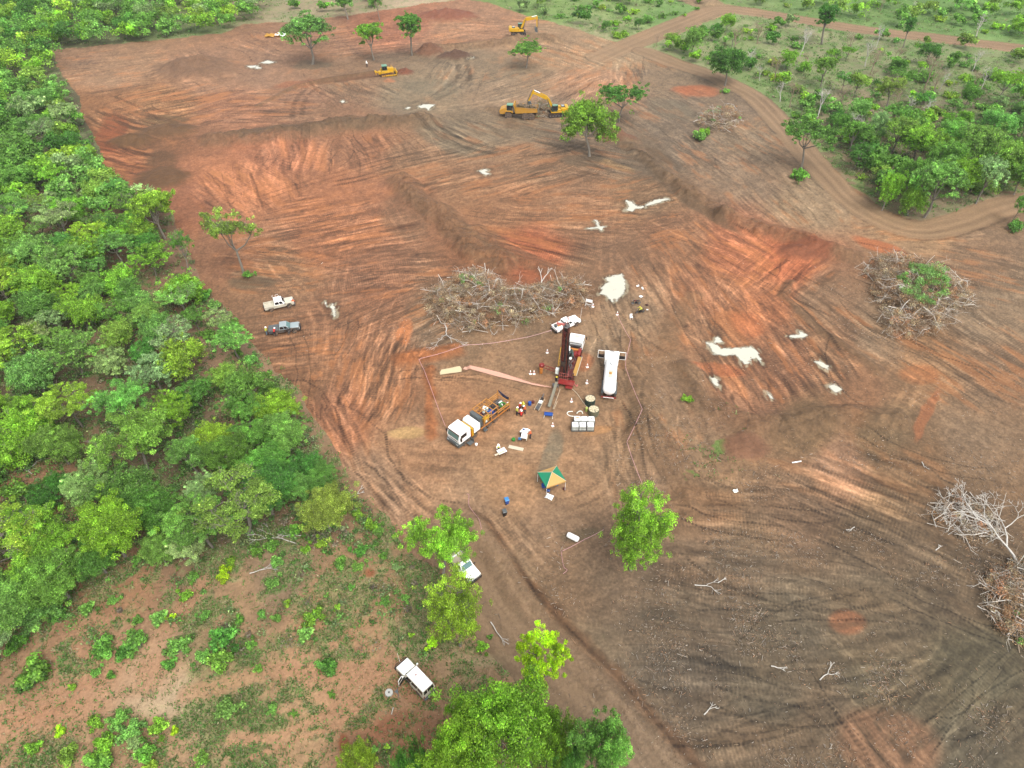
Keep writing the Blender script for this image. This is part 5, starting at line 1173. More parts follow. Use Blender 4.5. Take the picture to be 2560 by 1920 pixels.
def arch(xc, r, z0, n=7): return [(xc - r * math.cos(math.pi * k / (n - 1)), z0 + r * math.sin(math.pi * k / (n - 1))) for k in range(n)]
def pickup(label, loc, rz, body, low=None, roofm=None, cab='double', bed='tub', modern=True, open_door=None, load=None, glass=GLASS, shield=None, bull=False, rack=False, group=None):
    t = thing('pickup_truck', label, 'pickup truck', loc, rz, group)
    low = low or body; roofm = roofm or body
    xb = -.85 if cab == 'double' else .05       # back of the cab
    hz = 1.12
    prof = [(-2.62, .55)] + arch(-1.6, .47, .5) + arch(1.6, .47, .5) + [(2.35, .5), (2.5, .62), (2.5, .92)]
    if modern: prof += [(2.42, 1.04), (2.1, 1.12), (1.05, 1.2)]
    else: prof += [(2.46, 1.1), (1.0, 1.16)]
    prof += [(.9, 1.08), (xb, 1.08), (xb, .78), (-2.62, .78)]
    b = MB().mat(low); b.prism(prof, -.88, .88)
    o = b.build('body', parent=t, bevel=.05)
    h = MB().mat(body)
    h.fr((.98, 2.44, -.78, .78), 1.10 if modern else 1.13, (1.02, 2.3 if modern else 2.42, -.70, .70), 1.22 if modern else 1.19); h.build('bonnet', parent=t, bevel=.04)
    # cab
    c = MB().mat(roofm)
    rx0 = xb + (.12 if modern else .05); rx1 = .38 if modern else .55; wt = .72 if modern else .76; zt = 1.76 if modern else 1.84
    A = (xb, 1.02, -.86, .86); Tt = (rx0, rx1, -wt, wt)
    c.fr(A, 1.08, Tt, zt - .04); c.fr((rx0, rx1, -wt, wt), zt - .04, (rx0 + .06, rx1 - .06, -wt + .06, wt - .06), zt)
    c.build('cab', parent=t, bevel=.03)
    g = MB().mat(glass)
    x0, x1 = A[0], A[1]; y = .86; z0, z1 = 1.08, zt - .04
    win(g, (x1, -y, z0), (x1, y, z0), (rx1, wt, z1), (rx1, -wt, z1), .06, .94, .10, .92); g.build('windscreen', parent=t)
    g = MB().mat(GLASS); win(g, (x0, y, z0), (x0, -y, z0), (rx0, -wt, z1), (rx0, wt, z1), .12, .88, .3, .85); g.build('rear_window', parent=t)
    for s in (-1, 1):
        spans = [(.06, .46), (.52, .86)] if cab == 'double' else [(.12, .74)]
        for a_, b_ in spans:
            g = MB().mat(GLASS)
            if s < 0: win(g, (x0, -y, z0), (x1, -y, z0), (rx1, -wt, z1), (rx0, -wt, z1), a_, b_, .16, .86)
            else: win(g, (x1, y, z0), (x0, y, z0), (rx0, wt, z1), (rx1, wt, z1), 1 - b_, 1 - a_, .16, .86)
            g.build('side_window', parent=t)
        m = MB().mat(BLACK); m.box(.86, .98, s * 1.08 - .1, s * 1.08 + .1, 1.12, 1.3); m.bar((.9, s * .88, 1.15), (.92, s * 1.0, 1.18), .04); m.build('mirror', parent=t)
        l = MB().mat(LAMP); l.box(2.42, 2.53, s * .72 - .16, s * .72 + .16, .82, 1.0); l.build('headlight', parent=t)
        l = MB().mat(LRED); l.box(-2.7, -2.6, s * .8 - .07, s * .8 + .07, .75, 1.0); l.build('tail_light', parent=t)
    m = MB().mat(BLACK if (bull or low is GUN) else STEEL); m.box(2.46, 2.68, -.86, .86, .42, .68)
    if bull:
        for s in (-.8, 0, .8): m.bar((2.66, s, .5), (2.72, s, 1.08), .06)
        m.bar((2.72, -.8, 1.06), (2.72, .8, 1.06), .07)
    m.build('front_bumper', parent=t, bevel=.03)
    m = MB().mat(BLACK); m.box(-2.82, -2.62, -.84, .84, .45, .62); m.build('rear_bumper', parent=t)
    m = MB().mat(low)
    if bed in ('tub', 'cover'):
        for s in (-1, 1): m.box(-2.62, xb - .02, min(s * .79, s * .88), max(s * .79, s * .88), .78, 1.13)
        m.box(-2.66, -2.58, -.88, .88, .7, 1.12); m.box(xb - .07, xb - .02, -.79, .79, .78, 1.1)
        m.build('tub', parent=t, bevel=.02)
        if bed == 'cover':
            m = MB().mat(GREYP); m.box(-2.6, xb - .06, -.84, .84, 1.13, 1.17); m.build('tonneau_cover', parent=t)
    else:
        m = MB().mat(BEIGEH if bed == 'tray' else low); m.box(-2.75, xb - .1, -.95, .95, .86, .94)
        if bed == 'tray':
            for s in (-1, 1): m.bar((-2.7, s * .93, 1.15), (xb - .15, s * .93, 1.15), .05, .35)
            for s in (-.93, -.3, .3, .93): m.bar((xb - .15, s, .9), (xb - .15, s, 1.9), .05)
            for z in (1.3, 1.6, 1.88): m.bar((xb - .15, -.93, z), (xb - .15, .93, z), .05)
            m.bar((-2.72, -.93, 1.15), (-2.72, .93, 1.15), .05, .35)
        m.build('tray', parent=t)
    if rack:
        m = MB().mat(WHITE)
        m.tube([(-.4, .6, zt), (-.3, .95, zt + .25), (.1, .95, zt + .3), (.3, .6, zt)], .02, 5); m.tube([(-.75, .62, zt - .1), (-.9, .95, zt + .2), (-.7, 1.0, zt + .25)], .02, 5); m.build('aerial', parent=t)
    if shield:
        m = MB().mat(WHITE); m.tube([(2.6, shield, .7), (2.7, shield, 3.1)], .02, 5); q = MB().mat(ORG); q.add([(2.7, shield, 3.1), (2.7, shield, 2.7), (2.3, shield + .12, 2.9)], [(0, 1, 2), (2, 1, 0)])
        f_ = m.build('flag_pole', parent=t); q.build('flag', parent=f_)
    if open_door:
        s = open_door
        m = MB().mat(low); m.T = Matrix.Translation((.92, s * .9, 0)) @ Matrix.Rotation(s * R(-68), 4, 'Z')
        m.box(-.95, 0, -.04, .04, .55, 1.1); m.mat(BLACK); m.bar((-.93, 0, 1.1), (-.75, 0, 1.62), .05); m.bar((-.75, 0, 1.62), (-.2, 0, 1.6), .05); m.bar((-.2, 0, 1.6), (0, 0, 1.1), .05)
        m.build('open_door', parent=t)
        m = MB().mat(BLACK); m.box(-.05, .9, s * .884 - .004 if s > 0 else s * .884 - .004, s * .884 + .006, .6, 1.07); m.build('door_opening', parent=t)
    for x in (1.6, -1.6):
        for s in (-1, 1): wheel(t, x, s * .78, .39, .25, STEEL if low is not CREAMP else GREYP)
    if load:
        load(t)
    return t

loc, rz = pose((724, 768), (680, 778), 'R', .78)
pickup('old cream double cab pickup, upper of the two at the left forest edge', loc, rz, CREAMP, low=CREAMP, roofm=WHITE, modern=False, rack=True, bed='tub')
loc, rz = pose((735, 833), (693.3, 839), 'R', .78)
pickup('silver and grey pickup with open front door and orange flag, below the cream one', loc, rz, SILVER, low=GUN, roofm=SILVER, bed='cover', open_door=-1, shield=.0, glass=GREENGLASS)
loc, rz = pose((1438, 817), (1407, 831), 'R', .78)
def jumble(t):
    m = MB().mat(GREYP); m.lathe([(.26, 0), (.3, .5), (.02, .52)], 10, (-2.1, .3, .8)); m.build('drum', parent=t)
    m = MB().mat(ORG); m.box(-1.8, -1.3, -.1, .3, .8, 1.0); m.build('toolbox', parent=t)
wp = pickup('clean white double cab pickup parked behind the drill rig cab', loc, rz, WHITE, bed='tub', load=jumble)
m = MB().mat(WHITE); m.tube([(2.6, -.5, .7), (2.75, -.6, 3.4)], .018, 5); m.build('whip_aerial', parent=wp)
loc, rz = pose((1184, 1450), (1134, 1392), 'C', 0)
pickup('white single cab pickup with beige tray, half hidden under the spreading tree', loc, rz, WHITE, cab='single', bed='tray', modern=False, glass=GREENGLASS, bull=True)

def wagon():
    loc, rz = pose((1003.5, 1690), (1049, 1739), 'L', .74)
    t = thing('station_wagon', 'long white off road wagon with open driver door, on the grass', 'off-road car', loc, rz)
    b = MB().mat(CREAMP)
    prof = [(-2.42, .6)] + arch(-1.49, .46, .52) + arch(1.49, .46, .52) + [(2.2, .6), (2.25, 1.05), (2.18, 1.16), (.86, 1.2), (-2.42, 1.2)]
    b.prism(prof, -.84, .84); b.build('body', parent=t, bevel=.05)
    h = MB().mat(WHITE); h.fr((.86, 2.2, -.78, .78), 1.17, (.9, 2.1, -.7, .7), 1.25); h.build('bonnet', parent=t, bevel=.05)
    c = MB().mat(CREAMP); A = (-2.42, .88, -.84, .84); z0, z1 = 1.2, 1.92; Tp = (-2.3, .46, -.72, .72)
    c.fr(A, z0, Tp, z1); c.build('upper_body', parent=t)
    r = MB().mat(WHITE); r.fr(Tp, z1 + .002, (-2.24, .36, -.66, .66), z1 + .1); r.build('roof', parent=t, bevel=.03)
    g = MB().mat(GLASS); win(g, (.88, -.84, z0), (.88, .84, z0), (.46, .72, z1), (.46, -.72, z1), .06, .94, .1, .9); g.build('windscreen', parent=t)
    for a_, b_ in ((.08, .36), (.42, .92)):
        g = MB().mat(GLASS); win(g, (-2.42, .84, z0), (-2.42, -.84, z0), (-2.3, -.72, z1), (-2.3, .72, z1), a_, b_, .15, .9); g.build('rear_window', parent=t)
    for s in (-1, 1):
        for a_, b_ in ((.04, .30), (.33, .62), (.66, .9)):
            g = MB().mat(GLASS)
            if s < 0: win(g, (-2.42, -.84, z0), (.88, -.84, z0), (.46, -.72, z1), (-2.3, -.72, z1), a_, b_, .15, .85)
            else: win(g, (.88, .84, z0), (-2.42, .84, z0), (-2.3, .72, z1), (.46, .72, z1), 1 - b_, 1 - a_, .15, .85)
            g.build('side_window', parent=t)
        l = MB().mat(LRED); l.box(-2.48, -2.41, s * .76 - .07, s * .76 + .07, .8, 1.1); l.build('tail_light', parent=t)
        m = MB().mat(WHITE); m.box(.72, .84, s * 1.04 - .09, s * 1.04 + .09, 1.2, 1.42); m.bar((.76, s * .84, 1.25), (.78, s * .98, 1.28), .04); m.build('mirror', parent=t)
    m = MB().mat(BLACK); m.box(2.26, 2.5, -.88, .88, .45, .75); m.tube([(2.42, -.8, .75), (2.5, -.6, 1.12), (2.5, .6, 1.12), (2.42, .8, .75)], .04, 6); m.build('bull_bar', parent=t)
    m = MB().mat(GREYP); m.box(-2.62, -2.42, -.8, .8, .42, .58); m.build('rear_bumper', parent=t)
    m = MB().mat(BLACK); m.box(.84, .88, -.6, .6, 1.203, 1.23); m.build('cowl_vent', parent=t)
    m = MB().mat(BLACK); m.box(-.15, .8, .842, .852, .62, 1.17); m.build('door_opening', parent=t)
    m = MB().mat(CREAMP); m.T = Matrix.Translation((.82, .87, 0)) @ Matrix.Rotation(R(-72), 4, 'Z')
    m.box(-1.0, 0, -.04, .04, .6, 1.2); m.mat(BLACK); m.box(-.95, -.05, -.055, -.042, .65, 1.15); m.mat(WHITE); m.bar((-.98, 0, 1.2), (-.9, 0, 1.85), .05); m.bar((-.9, 0, 1.85), (-.3, 0, 1.85), .05); m.bar((-.3, 0, 1.85), (0, 0, 1.2), .05)
    m.mat(GLASS); m.box(-.9, -.3, -.01, .01, 1.2, 1.82); m.build('open_door', parent=t)
    m = MB().mat(LRED); m.lathe([(.09, 0), (.07, .08), (.01, .09)], 8, (-.35, .0, 2.02)); m.build('roof_beacon', parent=t)
    m = MB().mat(WHITE); m.tube([(2.4, .1, 1.1), (2.5, .1, 3.0)], .015, 4); m.build('whip_aerial', parent=t)
    for x in (1.49, -1.49):
        for s in (-1, 1): wheel(t, x, s * .74, .39, .24, CREAMP)
    wheel(t, 0, 0, .38, .24, CREAMP).location = (-2.5, -.35, .95)
    bpy.context.view_layer.update()
    t.children[-1].rotation_euler = (0, 0, R(90))
wagon()

def support_truck():
    loc, rz = pose((1165.5, 1110), (1236.4, 1055.5), 'L', 1.05)
    t = thing('support_truck', 'white cabbed eight wheeled truck with an orange cage deck full of drilling gear', 'truck', loc, rz)
    b = MB().mat(BLACK); b.box(-6.1, 4.1, -.42, .42, .85, 1.1); b.build('chassis', parent=t)
    c = MB().mat(WHITE); c.prism([(2.15, 1.15), (4.42, 1.15), (4.5, 1.9), (4.25, 2.95), (4.0, 3.1), (2.3, 3.1), (2.15, 2.95)], -1.24, 1.24); c.build('cab', parent=t, bevel=.06)
    m = MB().mat(GREYP); m.box(3.7, 4.62, -1.26, 1.26, .55, 1.15); m.box(2.15, 2.7, -1.25, 1.25, .8, 1.15)
    for y in (-.95, .95): m.box(4.62, 4.68, y - .25, y + .25, .7, .95)
    m.build('front_bumper', parent=t, bevel=.04)
    g = MB().mat(GREENGLASS); win(g, (4.5, -1.2, 1.9), (4.5, 1.2, 1.9), (4.25, 1.2, 2.95), (4.25, -1.2, 2.95), .05, .95, .02, .80); g.build('windscreen', parent=t)
    g = MB().mat(DRED); win(g, (4.5, -1.24, 1.9), (4.5, 1.24, 1.9), (4.25, 1.24, 2.95), (4.25, -1.24, 2.95), .02, .98, .82, .98, .06); g.build('sun_visor', parent=t)
    g = MB().mat(BLACK); win(g, (4.42, -1.0, 1.15), (4.42, 1.0, 1.15), (4.5, 1.0, 1.9), (4.5, -1.0, 1.9), .1, .9, .35, .6); g.build('grille', parent=t)
    for s in (-1, 1):
        g = MB().mat(GLASS); g.box(2.95, 4.1, s * 1.248 - .004, s * 1.248 + .004, 2.0, 2.7); g.build('side_window', parent=t)
        g = MB().mat(BLACK); g.box(4.2, 4.35, s * 1.5 - .12, s * 1.5 + .12, 1.9, 2.5); g.bar((4.2, s * 1.24, 2.3), (4.25, s * 1.45, 2.35), .04); g.build('mirror', parent=t)
        l = MB().mat(LAMP); l.box(4.62, 4.67, s * .95 - .16, s * .95 + .16, .98, 1.1); l.build('headlight', parent=t)
    # loader crane behind the cab
    m = MB().mat(YEL); m.box(1.55, 2.0, -.25, .25, 1.1, 2.3); m.bar((1.78, -1.0, 2.25), (1.78, 1.15, 2.3), .34, .3); m.bar((1.8, 1.15, 2.5), (1.8, 1.2, 1.1), .28); m.mat(RED); m.bar((1.6, 1.15, 2.0), (1.6, 1.2, .9), .14); m.mat(AMBER); m.bar((1.95, 1.1, 1.9), (1.95, 1.2, .9), .12); m.build('loader_crane', parent=t)
    m = MB().mat(WHITE); m.prism([(.15, 1.15), (1.4, 1.15), (1.4, 2.35), (1.2, 2.62), (.35, 2.62), (.15, 2.4)], -1.2, 1.2); m.build('white_locker', parent=t, bevel=.05)
    m = MB().mat(GREYP); m.box(-.55, .02, -1.1, 1.0, 1.2, 3.0); m.build('dark_water_tank', parent=t, bevel=.05)
    d = MB().mat(EARTH); d.box(-6.15, -.3, -1.2, 1.2, 1.15, 1.25); d.mat(ORG); d.box(-6.15, .1, 1.18, 1.26, .95, 1.16); d.box(-6.15, .1, -1.26, -1.18, .95, 1.16); d.build('deck', parent=t)
    c = MB().mat(mat('yellow_orange_paint', (217, 150, 70), .5, dirt=.2)); w = .1
    for s in (-1, 1):
        y = s * 1.2
        for x in (-.65, -2.2, -3.6): c.bar((x, y, 1.25), (x, y, 3.05), w)
        c.bar((-.65, y, 3.05), (-3.6, y, 3.05), w); c.bar((-.65, y, 2.1), (-3.6, y, 2.1), w)
        for x in (-4.9, -6.1): c.bar((x, y, 1.25), (x, y, 2.1 if x > -6 else 3.1), w)
        for z in (1.7, 2.1): c.bar((-3.6, y, z), (-6.1, y, z), w)
        if s < 0: c.bar((-3.6, y, 2.5), (-6.1, y, 2.5), w)
    for x in (-.65, -1.6, -2.6, -3.6): c.bar((x, -1.2, 3.05), (x, 1.2, 3.05), w)
    c.bar((-.65, .1, 3.05), (-3.6, .1, 3.05), w * .8); c.bar((-6.1, -1.2, 2.2), (-6.1, 1.2, 2.2), w)
    c.build('cage', parent=t)
    m = MB().mat(DBLUE)
    for k in range(5): m.tube([(-6.2 - .04 * k, -1.2, 3.0 - .1 * k), (-6.35, -.3, 2.6 - .12 * k), (-6.35, .5, 2.55 - .1 * k), (-6.2, 1.2, 2.95 - .1 * k)], .06, 5)
    m.build('hose_bundle', parent=t)
    m = MB().mat(YEL); m.box(-1.9, -1.1, .3, .95, 1.25, 1.75); m.lathe([(.2, 0), (.2, .5), (.1, .55)], 10, (-2.2, .6, 1.3)); m.tube([(-1.1, .6, 1.5), (-2.5, .7, 1.8)], .12, 8); m.build('yellow_pump', parent=t)
    m = MB().mat(BLUE); m.box(-3.3, -2.5, .0, .7, 1.25, 2.0); m.bar((-3.4, .9, 1.9), (-2.4, .9, 1.5), .08); m.build('blue_motor', parent=t)
    m = MB().mat(DRED); m.box(-1.9, -.9, -1.0, -.2, 1.25, 1.9); m.build('red_toolbox', parent=t)
    for x, y in ((-2.5, -.7), (-3.1, -.6), (-2.9, -1.0)):
        m = MB().mat(TANKW); m.lathe([(.22, 0), (.24, .1), (.24, .7), (.1, .82), (.02, .84)], 12, (x, y, 1.3)); m.build('plastic_drum', parent=t)
    m = MB().mat(BLACK); m.lathe([(.3, 0), (.3, .95)], 12, (-3.6, .3, 1.25)); m.lathe([(.28, 0), (.28, .8)], 12, (-4.0, -.2, 1.25)); m.build('black_drum', parent=t)
    rg = random.Random(5); m = MB()
    for k in range(34):
        m.mat([BLACK, STEEL, GREYP, DRED, TANKW, DBLUE][rg.randrange(6)]); x, y = rg.uniform(-5.9, -.8), rg.uniform(-1.05, .8); m.box(x, x + rg.uniform(.15, .6), y, y + rg.uniform(.1, .35), 1.25, 1.35 + rg.random() * .5)
    m.build('stowed_gear', parent=t)
    m = MB().mat(GREENP); m.torus((-5.3, .55, 1.75), .42, .11); m.build('green_hose_coil', parent=t)
    m = MB().mat(RUBBER); m.torus((-4.6, .55, 1.5), .38, .16); m.torus((-4.5, -.5, 1.6), .34, .14, axis='y'); m.build('spare_tyre', parent=t)
    m = MB().mat(STEEL)
    for k in range(6): m.tube([(-3.9 + .1 * k, -.9 + .12 * k, 1.4 + .05 * k), (-6.0, -.8 + .14 * k, 1.5 + .04 * k)], .05, 6)
    m.build('steel_pipe_bundle', parent=t)
    m = MB().mat(GREYP); m.box(-.9, -.3, 1.3, 1.7, .5, .56); m.box(-.9, -.3, 1.15, 1.4, .8, .86); m.bar((-.35, 1.2, 1.1), (-.35, 1.7, .3), .05); m.bar((-.88, 1.2, 1.1), (-.88, 1.7, .3), .05); m.build('step', parent=t)
    m = MB().mat(GREYP); m.box(2.2, 3.1, 1.25, 1.95, .45, .52); m.box(2.2, 2.26, 1.25, 1.95, .45, 1.1); m.mat(WHITE); m.lathe([(.16, 0), (.2, .32)], 10, (2.15, 2.3, .02)); m.build('side_step', parent=t)
    for x in (3.15, 1.3, -1.85, -3.15):
        for s in (-1, 1): wheel(t, x, s * 1.03, .56, .34, STEEL)
support_truck()

def tanker():
    f_, r_ = Vector(fp(1527.5, 903)), Vector(fp(1519.5, 1006)); h = (f_ - r_).normalized(); L = (f_ - r_).length
    c = (f_ + r_) / 2; rz = math.atan2(h.y, h.x)
    t = thing('water_tanker', 'white tanker truck with rounded tank and both cab doors standing open', 'tanker truck', (c.x, c.y, gz(c.x, c.y)), rz)
    hl = min(L / 2, 4.7)
    b = MB().mat(BLACK); b.box(-hl + .2, hl - .3, -.42, .42, .8, 1.0); b.build('chassis', parent=t)
    m = MB().mat(WHITE); m.prism([(hl - 2.0, .95), (hl, .95), (hl + .05, 1.7), (hl - .2, 2.55), (hl - .45, 2.68), (hl - 1.9, 2.68), (hl - 2.0, 2.5)], -1.12, 1.12); m.build('cab', parent=t, bevel=.08)
    g = MB().mat(GLASS); win(g, (hl + .05, -1.1, 1.7), (hl + .05, 1.1, 1.7), (hl - .2, 1.1, 2.55), (hl - .2, -1.1, 2.55), .05, .95, .05, .9); g.build('windscreen', parent=t)
    g = MB().mat(GREYP); g.box(hl - .62, hl - .45, -.36, .36, 2.684, 2.72); g.build('roof_vent', parent=t)
    for s in (-1, 1):
        d = MB().mat(WHITE); x = hl - .35; y0, y1 = s * 1.16, s * 2.22
        for p, q in (((x, y0, 1.0), (x, y0, 2.5)), ((x, y1, 1.0), (x, y1, 2.5)), ((x, y0, 2.5), (x, y1, 2.5)), ((x, y0, 1.02), (x, y1, 1.02))): d.bar(p, q, .07)
        d.mat(BLACK); d.box(x - .03, x + .03, min(y0, y1) + .04, max(y0, y1) - .04, 1.02, 1.72); d.build('open_door', parent=t)
        g = MB().mat(GLASS); g.box(hl - 1.75, hl - 1.2, s * 1.124 - .004, s * 1.124 + .004, 1.7, 2.4); g.build('side_window', parent=t)
    tk = MB().mat(WHITE); n = 20
    prof = [(.05, -hl + .12), (.62, -hl + .16), (.9, -hl + .34), (1.0, -hl + .7), (1.0, hl - 2.75), (.85, hl - 2.45), (.05, hl - 2.35)]
    tk.lathe(prof, 26, (0, 0, 1.98), 'x'); o = tk.build('tank', parent=t, smooth=False)
    o.data.polygons.foreach_set('use_smooth', [True] * len(o.data.polygons))
    m = MB().mat(CREAMP); m.box(-hl + 2.2, -hl + 4.0, -.3, .34, 2.93, 3.0); m.build('walkway', parent=t)
    m = MB().mat(PLY); m.lathe([(.24, 0), (.24, .1), (.18, .13)], 12, (-hl + 3.2, .03, 3.0)); m.build('hatch', parent=t)
    m = MB().mat(GREYP); m.tube([(0.4, -.1, 3.0), (.6, .12, 3.08), (1.1, .1, 3.0)], .06, 6); m.tube([(-1.2, -.35, 2.95), (hl - 2.8, -.38, 2.95)], .03, 5); m.build('top_pipe', parent=t)
    for s in (-1, 1):
        m = MB().mat(GREYP); m.box(-hl + .6, -hl + 3.4, min(s * .7, s * 1.2), max(s * .7, s * 1.2), 1.05, 1.2); m.build('mudguard', parent=t)
        m = MB().mat(BLACK); m.box(-.6, 1.2, min(s * .75, s * 1.12), max(s * .75, s * 1.12), .6, 1.05); m.build('side_locker', parent=t)
    m = MB().mat(RED); m.box(-hl - .05, -hl + .1, -1.15, 1.15, .75, .95); m.mat(WHITE); m.box(-hl - .08, -hl - .05, -.8, .8, .8, .9); m.build('rear_bumper', parent=t)
    for x, ss in ((hl - 1.1, (1,)), (-hl + 1.2, (1,)), (-hl + 2.5, (1,))):
        for s in (-1, 1): wheel(t, x, s * 1.0, .5, .32, STEEL)
tanker()

def drill_rig():
    f_, r_ = Vector(fp(1443, 866)), Vector(fp(1414, 956)); h = (f_ - r_).normalized(); L = (f_ - r_).length
    c = (f_ + r_) / 2; rz = math.atan2(h.y, h.x)
    t = thing('drill_rig', 'red truck mounted drill rig with white cab and tall raised mast', 'drill rig', (c.x, c.y, gz(c.x, c.y)), rz)
    hl = L / 2
    b = MB().mat(DRED); b.box(-hl, hl - 1.2, -.5, .5, .85, 1.15); b.box(-hl, hl - 2.3, -1.15, 1.15, 1.15, 1.25); b.build('chassis', parent=t)
    m = MB().mat(WHITE); m.prism([(hl - 2.0, 1.0), (hl, 1.0), (hl + .04, 1.8), (hl - .22, 2.8), (hl - .45, 2.95), (hl - 1.9, 2.95), (hl - 2.0, 2.8)], -1.2, 1.2); m.build('cab', parent=t, bevel=.08)
    g = MB().mat(GLASS); win(g, (hl + .04, -1.15, 1.8), (hl + .04, 1.15, 1.8), (hl - .22, 1.15, 2.8), (hl - .22, -1.15, 2.8), .05, .95, .05, .9); g.build('windscreen', parent=t)
    m = MB().mat(CREAMP); m.box(hl - 1.3, hl - .8, -.35, .35, 2.955, 3.0); m.build('roof_hatch', parent=t)
    for s in (-1, 1):
        g = MB().mat(GLASS); g.box(hl - 1.6, hl - .6, s * 1.204 - .004, s * 1.204 + .004, 1.9, 2.6); g.build('side_window', parent=t)
        g = MB().mat(BLACK); g.box(hl - .3, hl - .15, s * 1.5 - .1, s * 1.5 + .1, 1.9, 2.4); g.bar((hl - .3, s * 1.2, 2.3), (hl - .25, s * 1.45, 2.3), .04); g.build('mirror', parent=t)
    m = MB().mat(STEEL); 
    for x in (hl - 2.3, hl - 2.9):
        m.bar((x, -1.0, 2.5), (x, .9, 2.5), .08)
    m.bar((hl - 2.3, -1.0, 1.2), (hl - 2.3, -1.0, 2.5), .08); m.bar((hl - 2.3, .9, 1.2), (hl - 2.3, .9, 2.5), .08); m.bar((hl - 2.3, .9, 2.5), (hl - 2.9, .9, 2.5), .08); m.bar((hl - 2.3, -1.0, 2.5), (hl - 2.9, -1.0, 2.5), .08); m.build('headboard_frame', parent=t)
    m = MB().mat(BLACK); m.box(hl - 2.85, hl - 2.35, -.9, .8, 1.25, 2.2); m.build('radiator', parent=t)
    m = MB().mat(ORG); m.box(hl - 3.4, hl - 3.0, -.7, .7, 1.25, 2.0); m.build('orange_engine_cover', parent=t)
    m = MB().mat(RED); m.lathe([(.3, 0), (.32, .1), (.32, 1.6), (.3, 1.7)], 12, (hl - 4.4, -.9, 1.7), 'x'); m.box(hl - 4.6, hl - 3.6, -.6, -.2, 1.3, 2.0); m.build('red_tank', parent=t)
    m = MB().mat(TANKW)
    for x, y, z in ((hl - 3.3, .85, 2.3), (hl - 3.7, .7, 2.1), (hl - 5.6, .1, 1.9)): m.ball((x, y, z), .24)
    m.mat(GREYP); m.box(hl - 4.3, hl - 3.4, .3, 1.0, 1.25, 1.95); m.build('air_filter', parent=t)
    m = MB().mat(DGREEN); m.tube([(hl - 3.6, .4, 2.2), (hl - 4.6, .0, 1.9), (hl - 5.0, -.1, 1.4)], .13, 7); m.mat(GREYP); m.tube([(hl - 3.6, .2, 2.1), (hl - 4.8, -.25, 1.8)], .09, 6); m.build('green_exhaust', parent=t)
    m = MB().mat(STEEL); rg = random.Random(3)
    for k in range(16):
        x, y = hl - 4.0 - rg.random() * 3.6, rg.uniform(-.5, .9)
        m.tube([(x, y, 1.3), (x - .3, y + rg.uniform(-.3, .3), 1.5 + rg.random() * .4), (x - .9, y + rg.uniform(-.4, .4), 1.35)], .05, 5)
    m.mat(DRED)
    for k in range(8):
        x, y = hl - 4.2 - rg.random() * 3.0, rg.uniform(-.4, .8); m.box(x, x + .4, y, y + .25, 1.25, 1.5 + rg.random() * .4)
    m.mat(BLACK)
    for k in range(8):
        x, y = hl - 4.2 - rg.random() * 3.4, rg.uniform(-.4, .8); m.box(x, x + .35, y, y + .3, 1.25, 1.5 + rg.random() * .3)
    m.build('hydraulic_gear', parent=t)
    m = MB().mat(PLY); m.box(-hl + .2, hl - 4.4, -1.55, -.95, 1.5, 1.58); m.mat(CREAMP); m.bar((-hl + .2, -1.62, 1.62), (hl - 4.4, -1.62, 1.62), .07); m.build('walkway_board', parent=t)
    m = MB().mat(YEL); m.tube([(-hl + 3.2, 1.7, .3), (-hl + 6.0, 1.9, 2.4)], .05, 5); m.tube([(-hl + 3.0, 1.95, .3), (-hl + 5.6, 2.1, 2.3)], .05, 5)
    for k in range(6): m.bar((-hl + 3.3 + k * .45, 1.72 + .03 * k, .45 + k * .34), (-hl + 3.1 + k * .45, 1.97 + .03 * k, .45 + k * .34), .04)
    m.build('yellow_ladder', parent=t)
    # mast
    mx, my = -hl + .55, .55; top = 10.8
    m = MB().mat(DRED)
    for dx in (-.36, .36):
        for dy in (-.38, .38): m.bar((mx + dx, my + dy, .6), (mx + dx, my + dy, top), .15)
    k = .6
    while k < top - .8:
        for dy in (-.38, .38): m.bar((mx - .36, my + dy, k), (mx + .36, my + dy, k + .6), .06)
        for dx in (-.36, .36): m.bar((mx + dx, my - .38, k), (mx + dx, my + .38, k + .6), .06)
        k += .6
    m.mat(BLACK); m.box(mx + .1, mx + .3, my - .3, my + .3, .8, top - .6); m.mat(STEEL); m.tube([(mx - .1, my + .5, 1.0), (mx, my + .55, 4.5), (mx - .2, my + .48, top - 2)], .07, 6)
    m.build('mast', parent=t)
    m = MB().mat(DRED); m.tube([(mx - .42, my + .12, 1.4), (mx - .42, my + .12, top - 1.0)], .12, 8); m.build('feed_cylinder', parent=t)
    m = MB().mat(BLACK); m.tube([(mx - .46, my - .2, 1.2), (mx - .46, my - .22, 9.0)], .12, 6); m.tube([(mx + .1, my - .5, 1.2), (mx + .1, my - .52, 9.4)], .1, 6); m.tube([(mx - .3, my - .55, 1.2), (mx - .1, my - .7, 5.0), (mx - .2, my - .5, 8.4)], .06, 6); m.tube([(mx - .36, my + .36, 1.0), (mx - .36, my + .34, 7.0)], .05, 6); m.box(mx - .6, mx - .2, my - .35, my + .35, 3.2, 4.2); m.build('rotary_head', parent=t)
    m = MB().mat(STEEL); m.box(mx - .4, mx + .4, my - .5, my + .5, top, top + .12); m.lathe([(.28, -.08), (.28, .08)], 14, (mx - .1, my, top + .35), 'y'); m.lathe([(.22, -.08), (.22, .08)], 14, (mx + .3, my + .3, top + .3), 'y'); m.build('crown_sheave', parent=t)
    m = MB().mat(PINKR); m.bar((mx, my + .3, top + .2), (mx - .1, my + 1.5, top + .3), .28); m.bar((mx, my, top + .1), (mx + .1, my - .25, top + 1.6), .12); m.bar((mx + .1, my + .25, top + .1), (mx + .15, my - .05, top + 1.5), .1); m.build('mast_top_arm', parent=t)
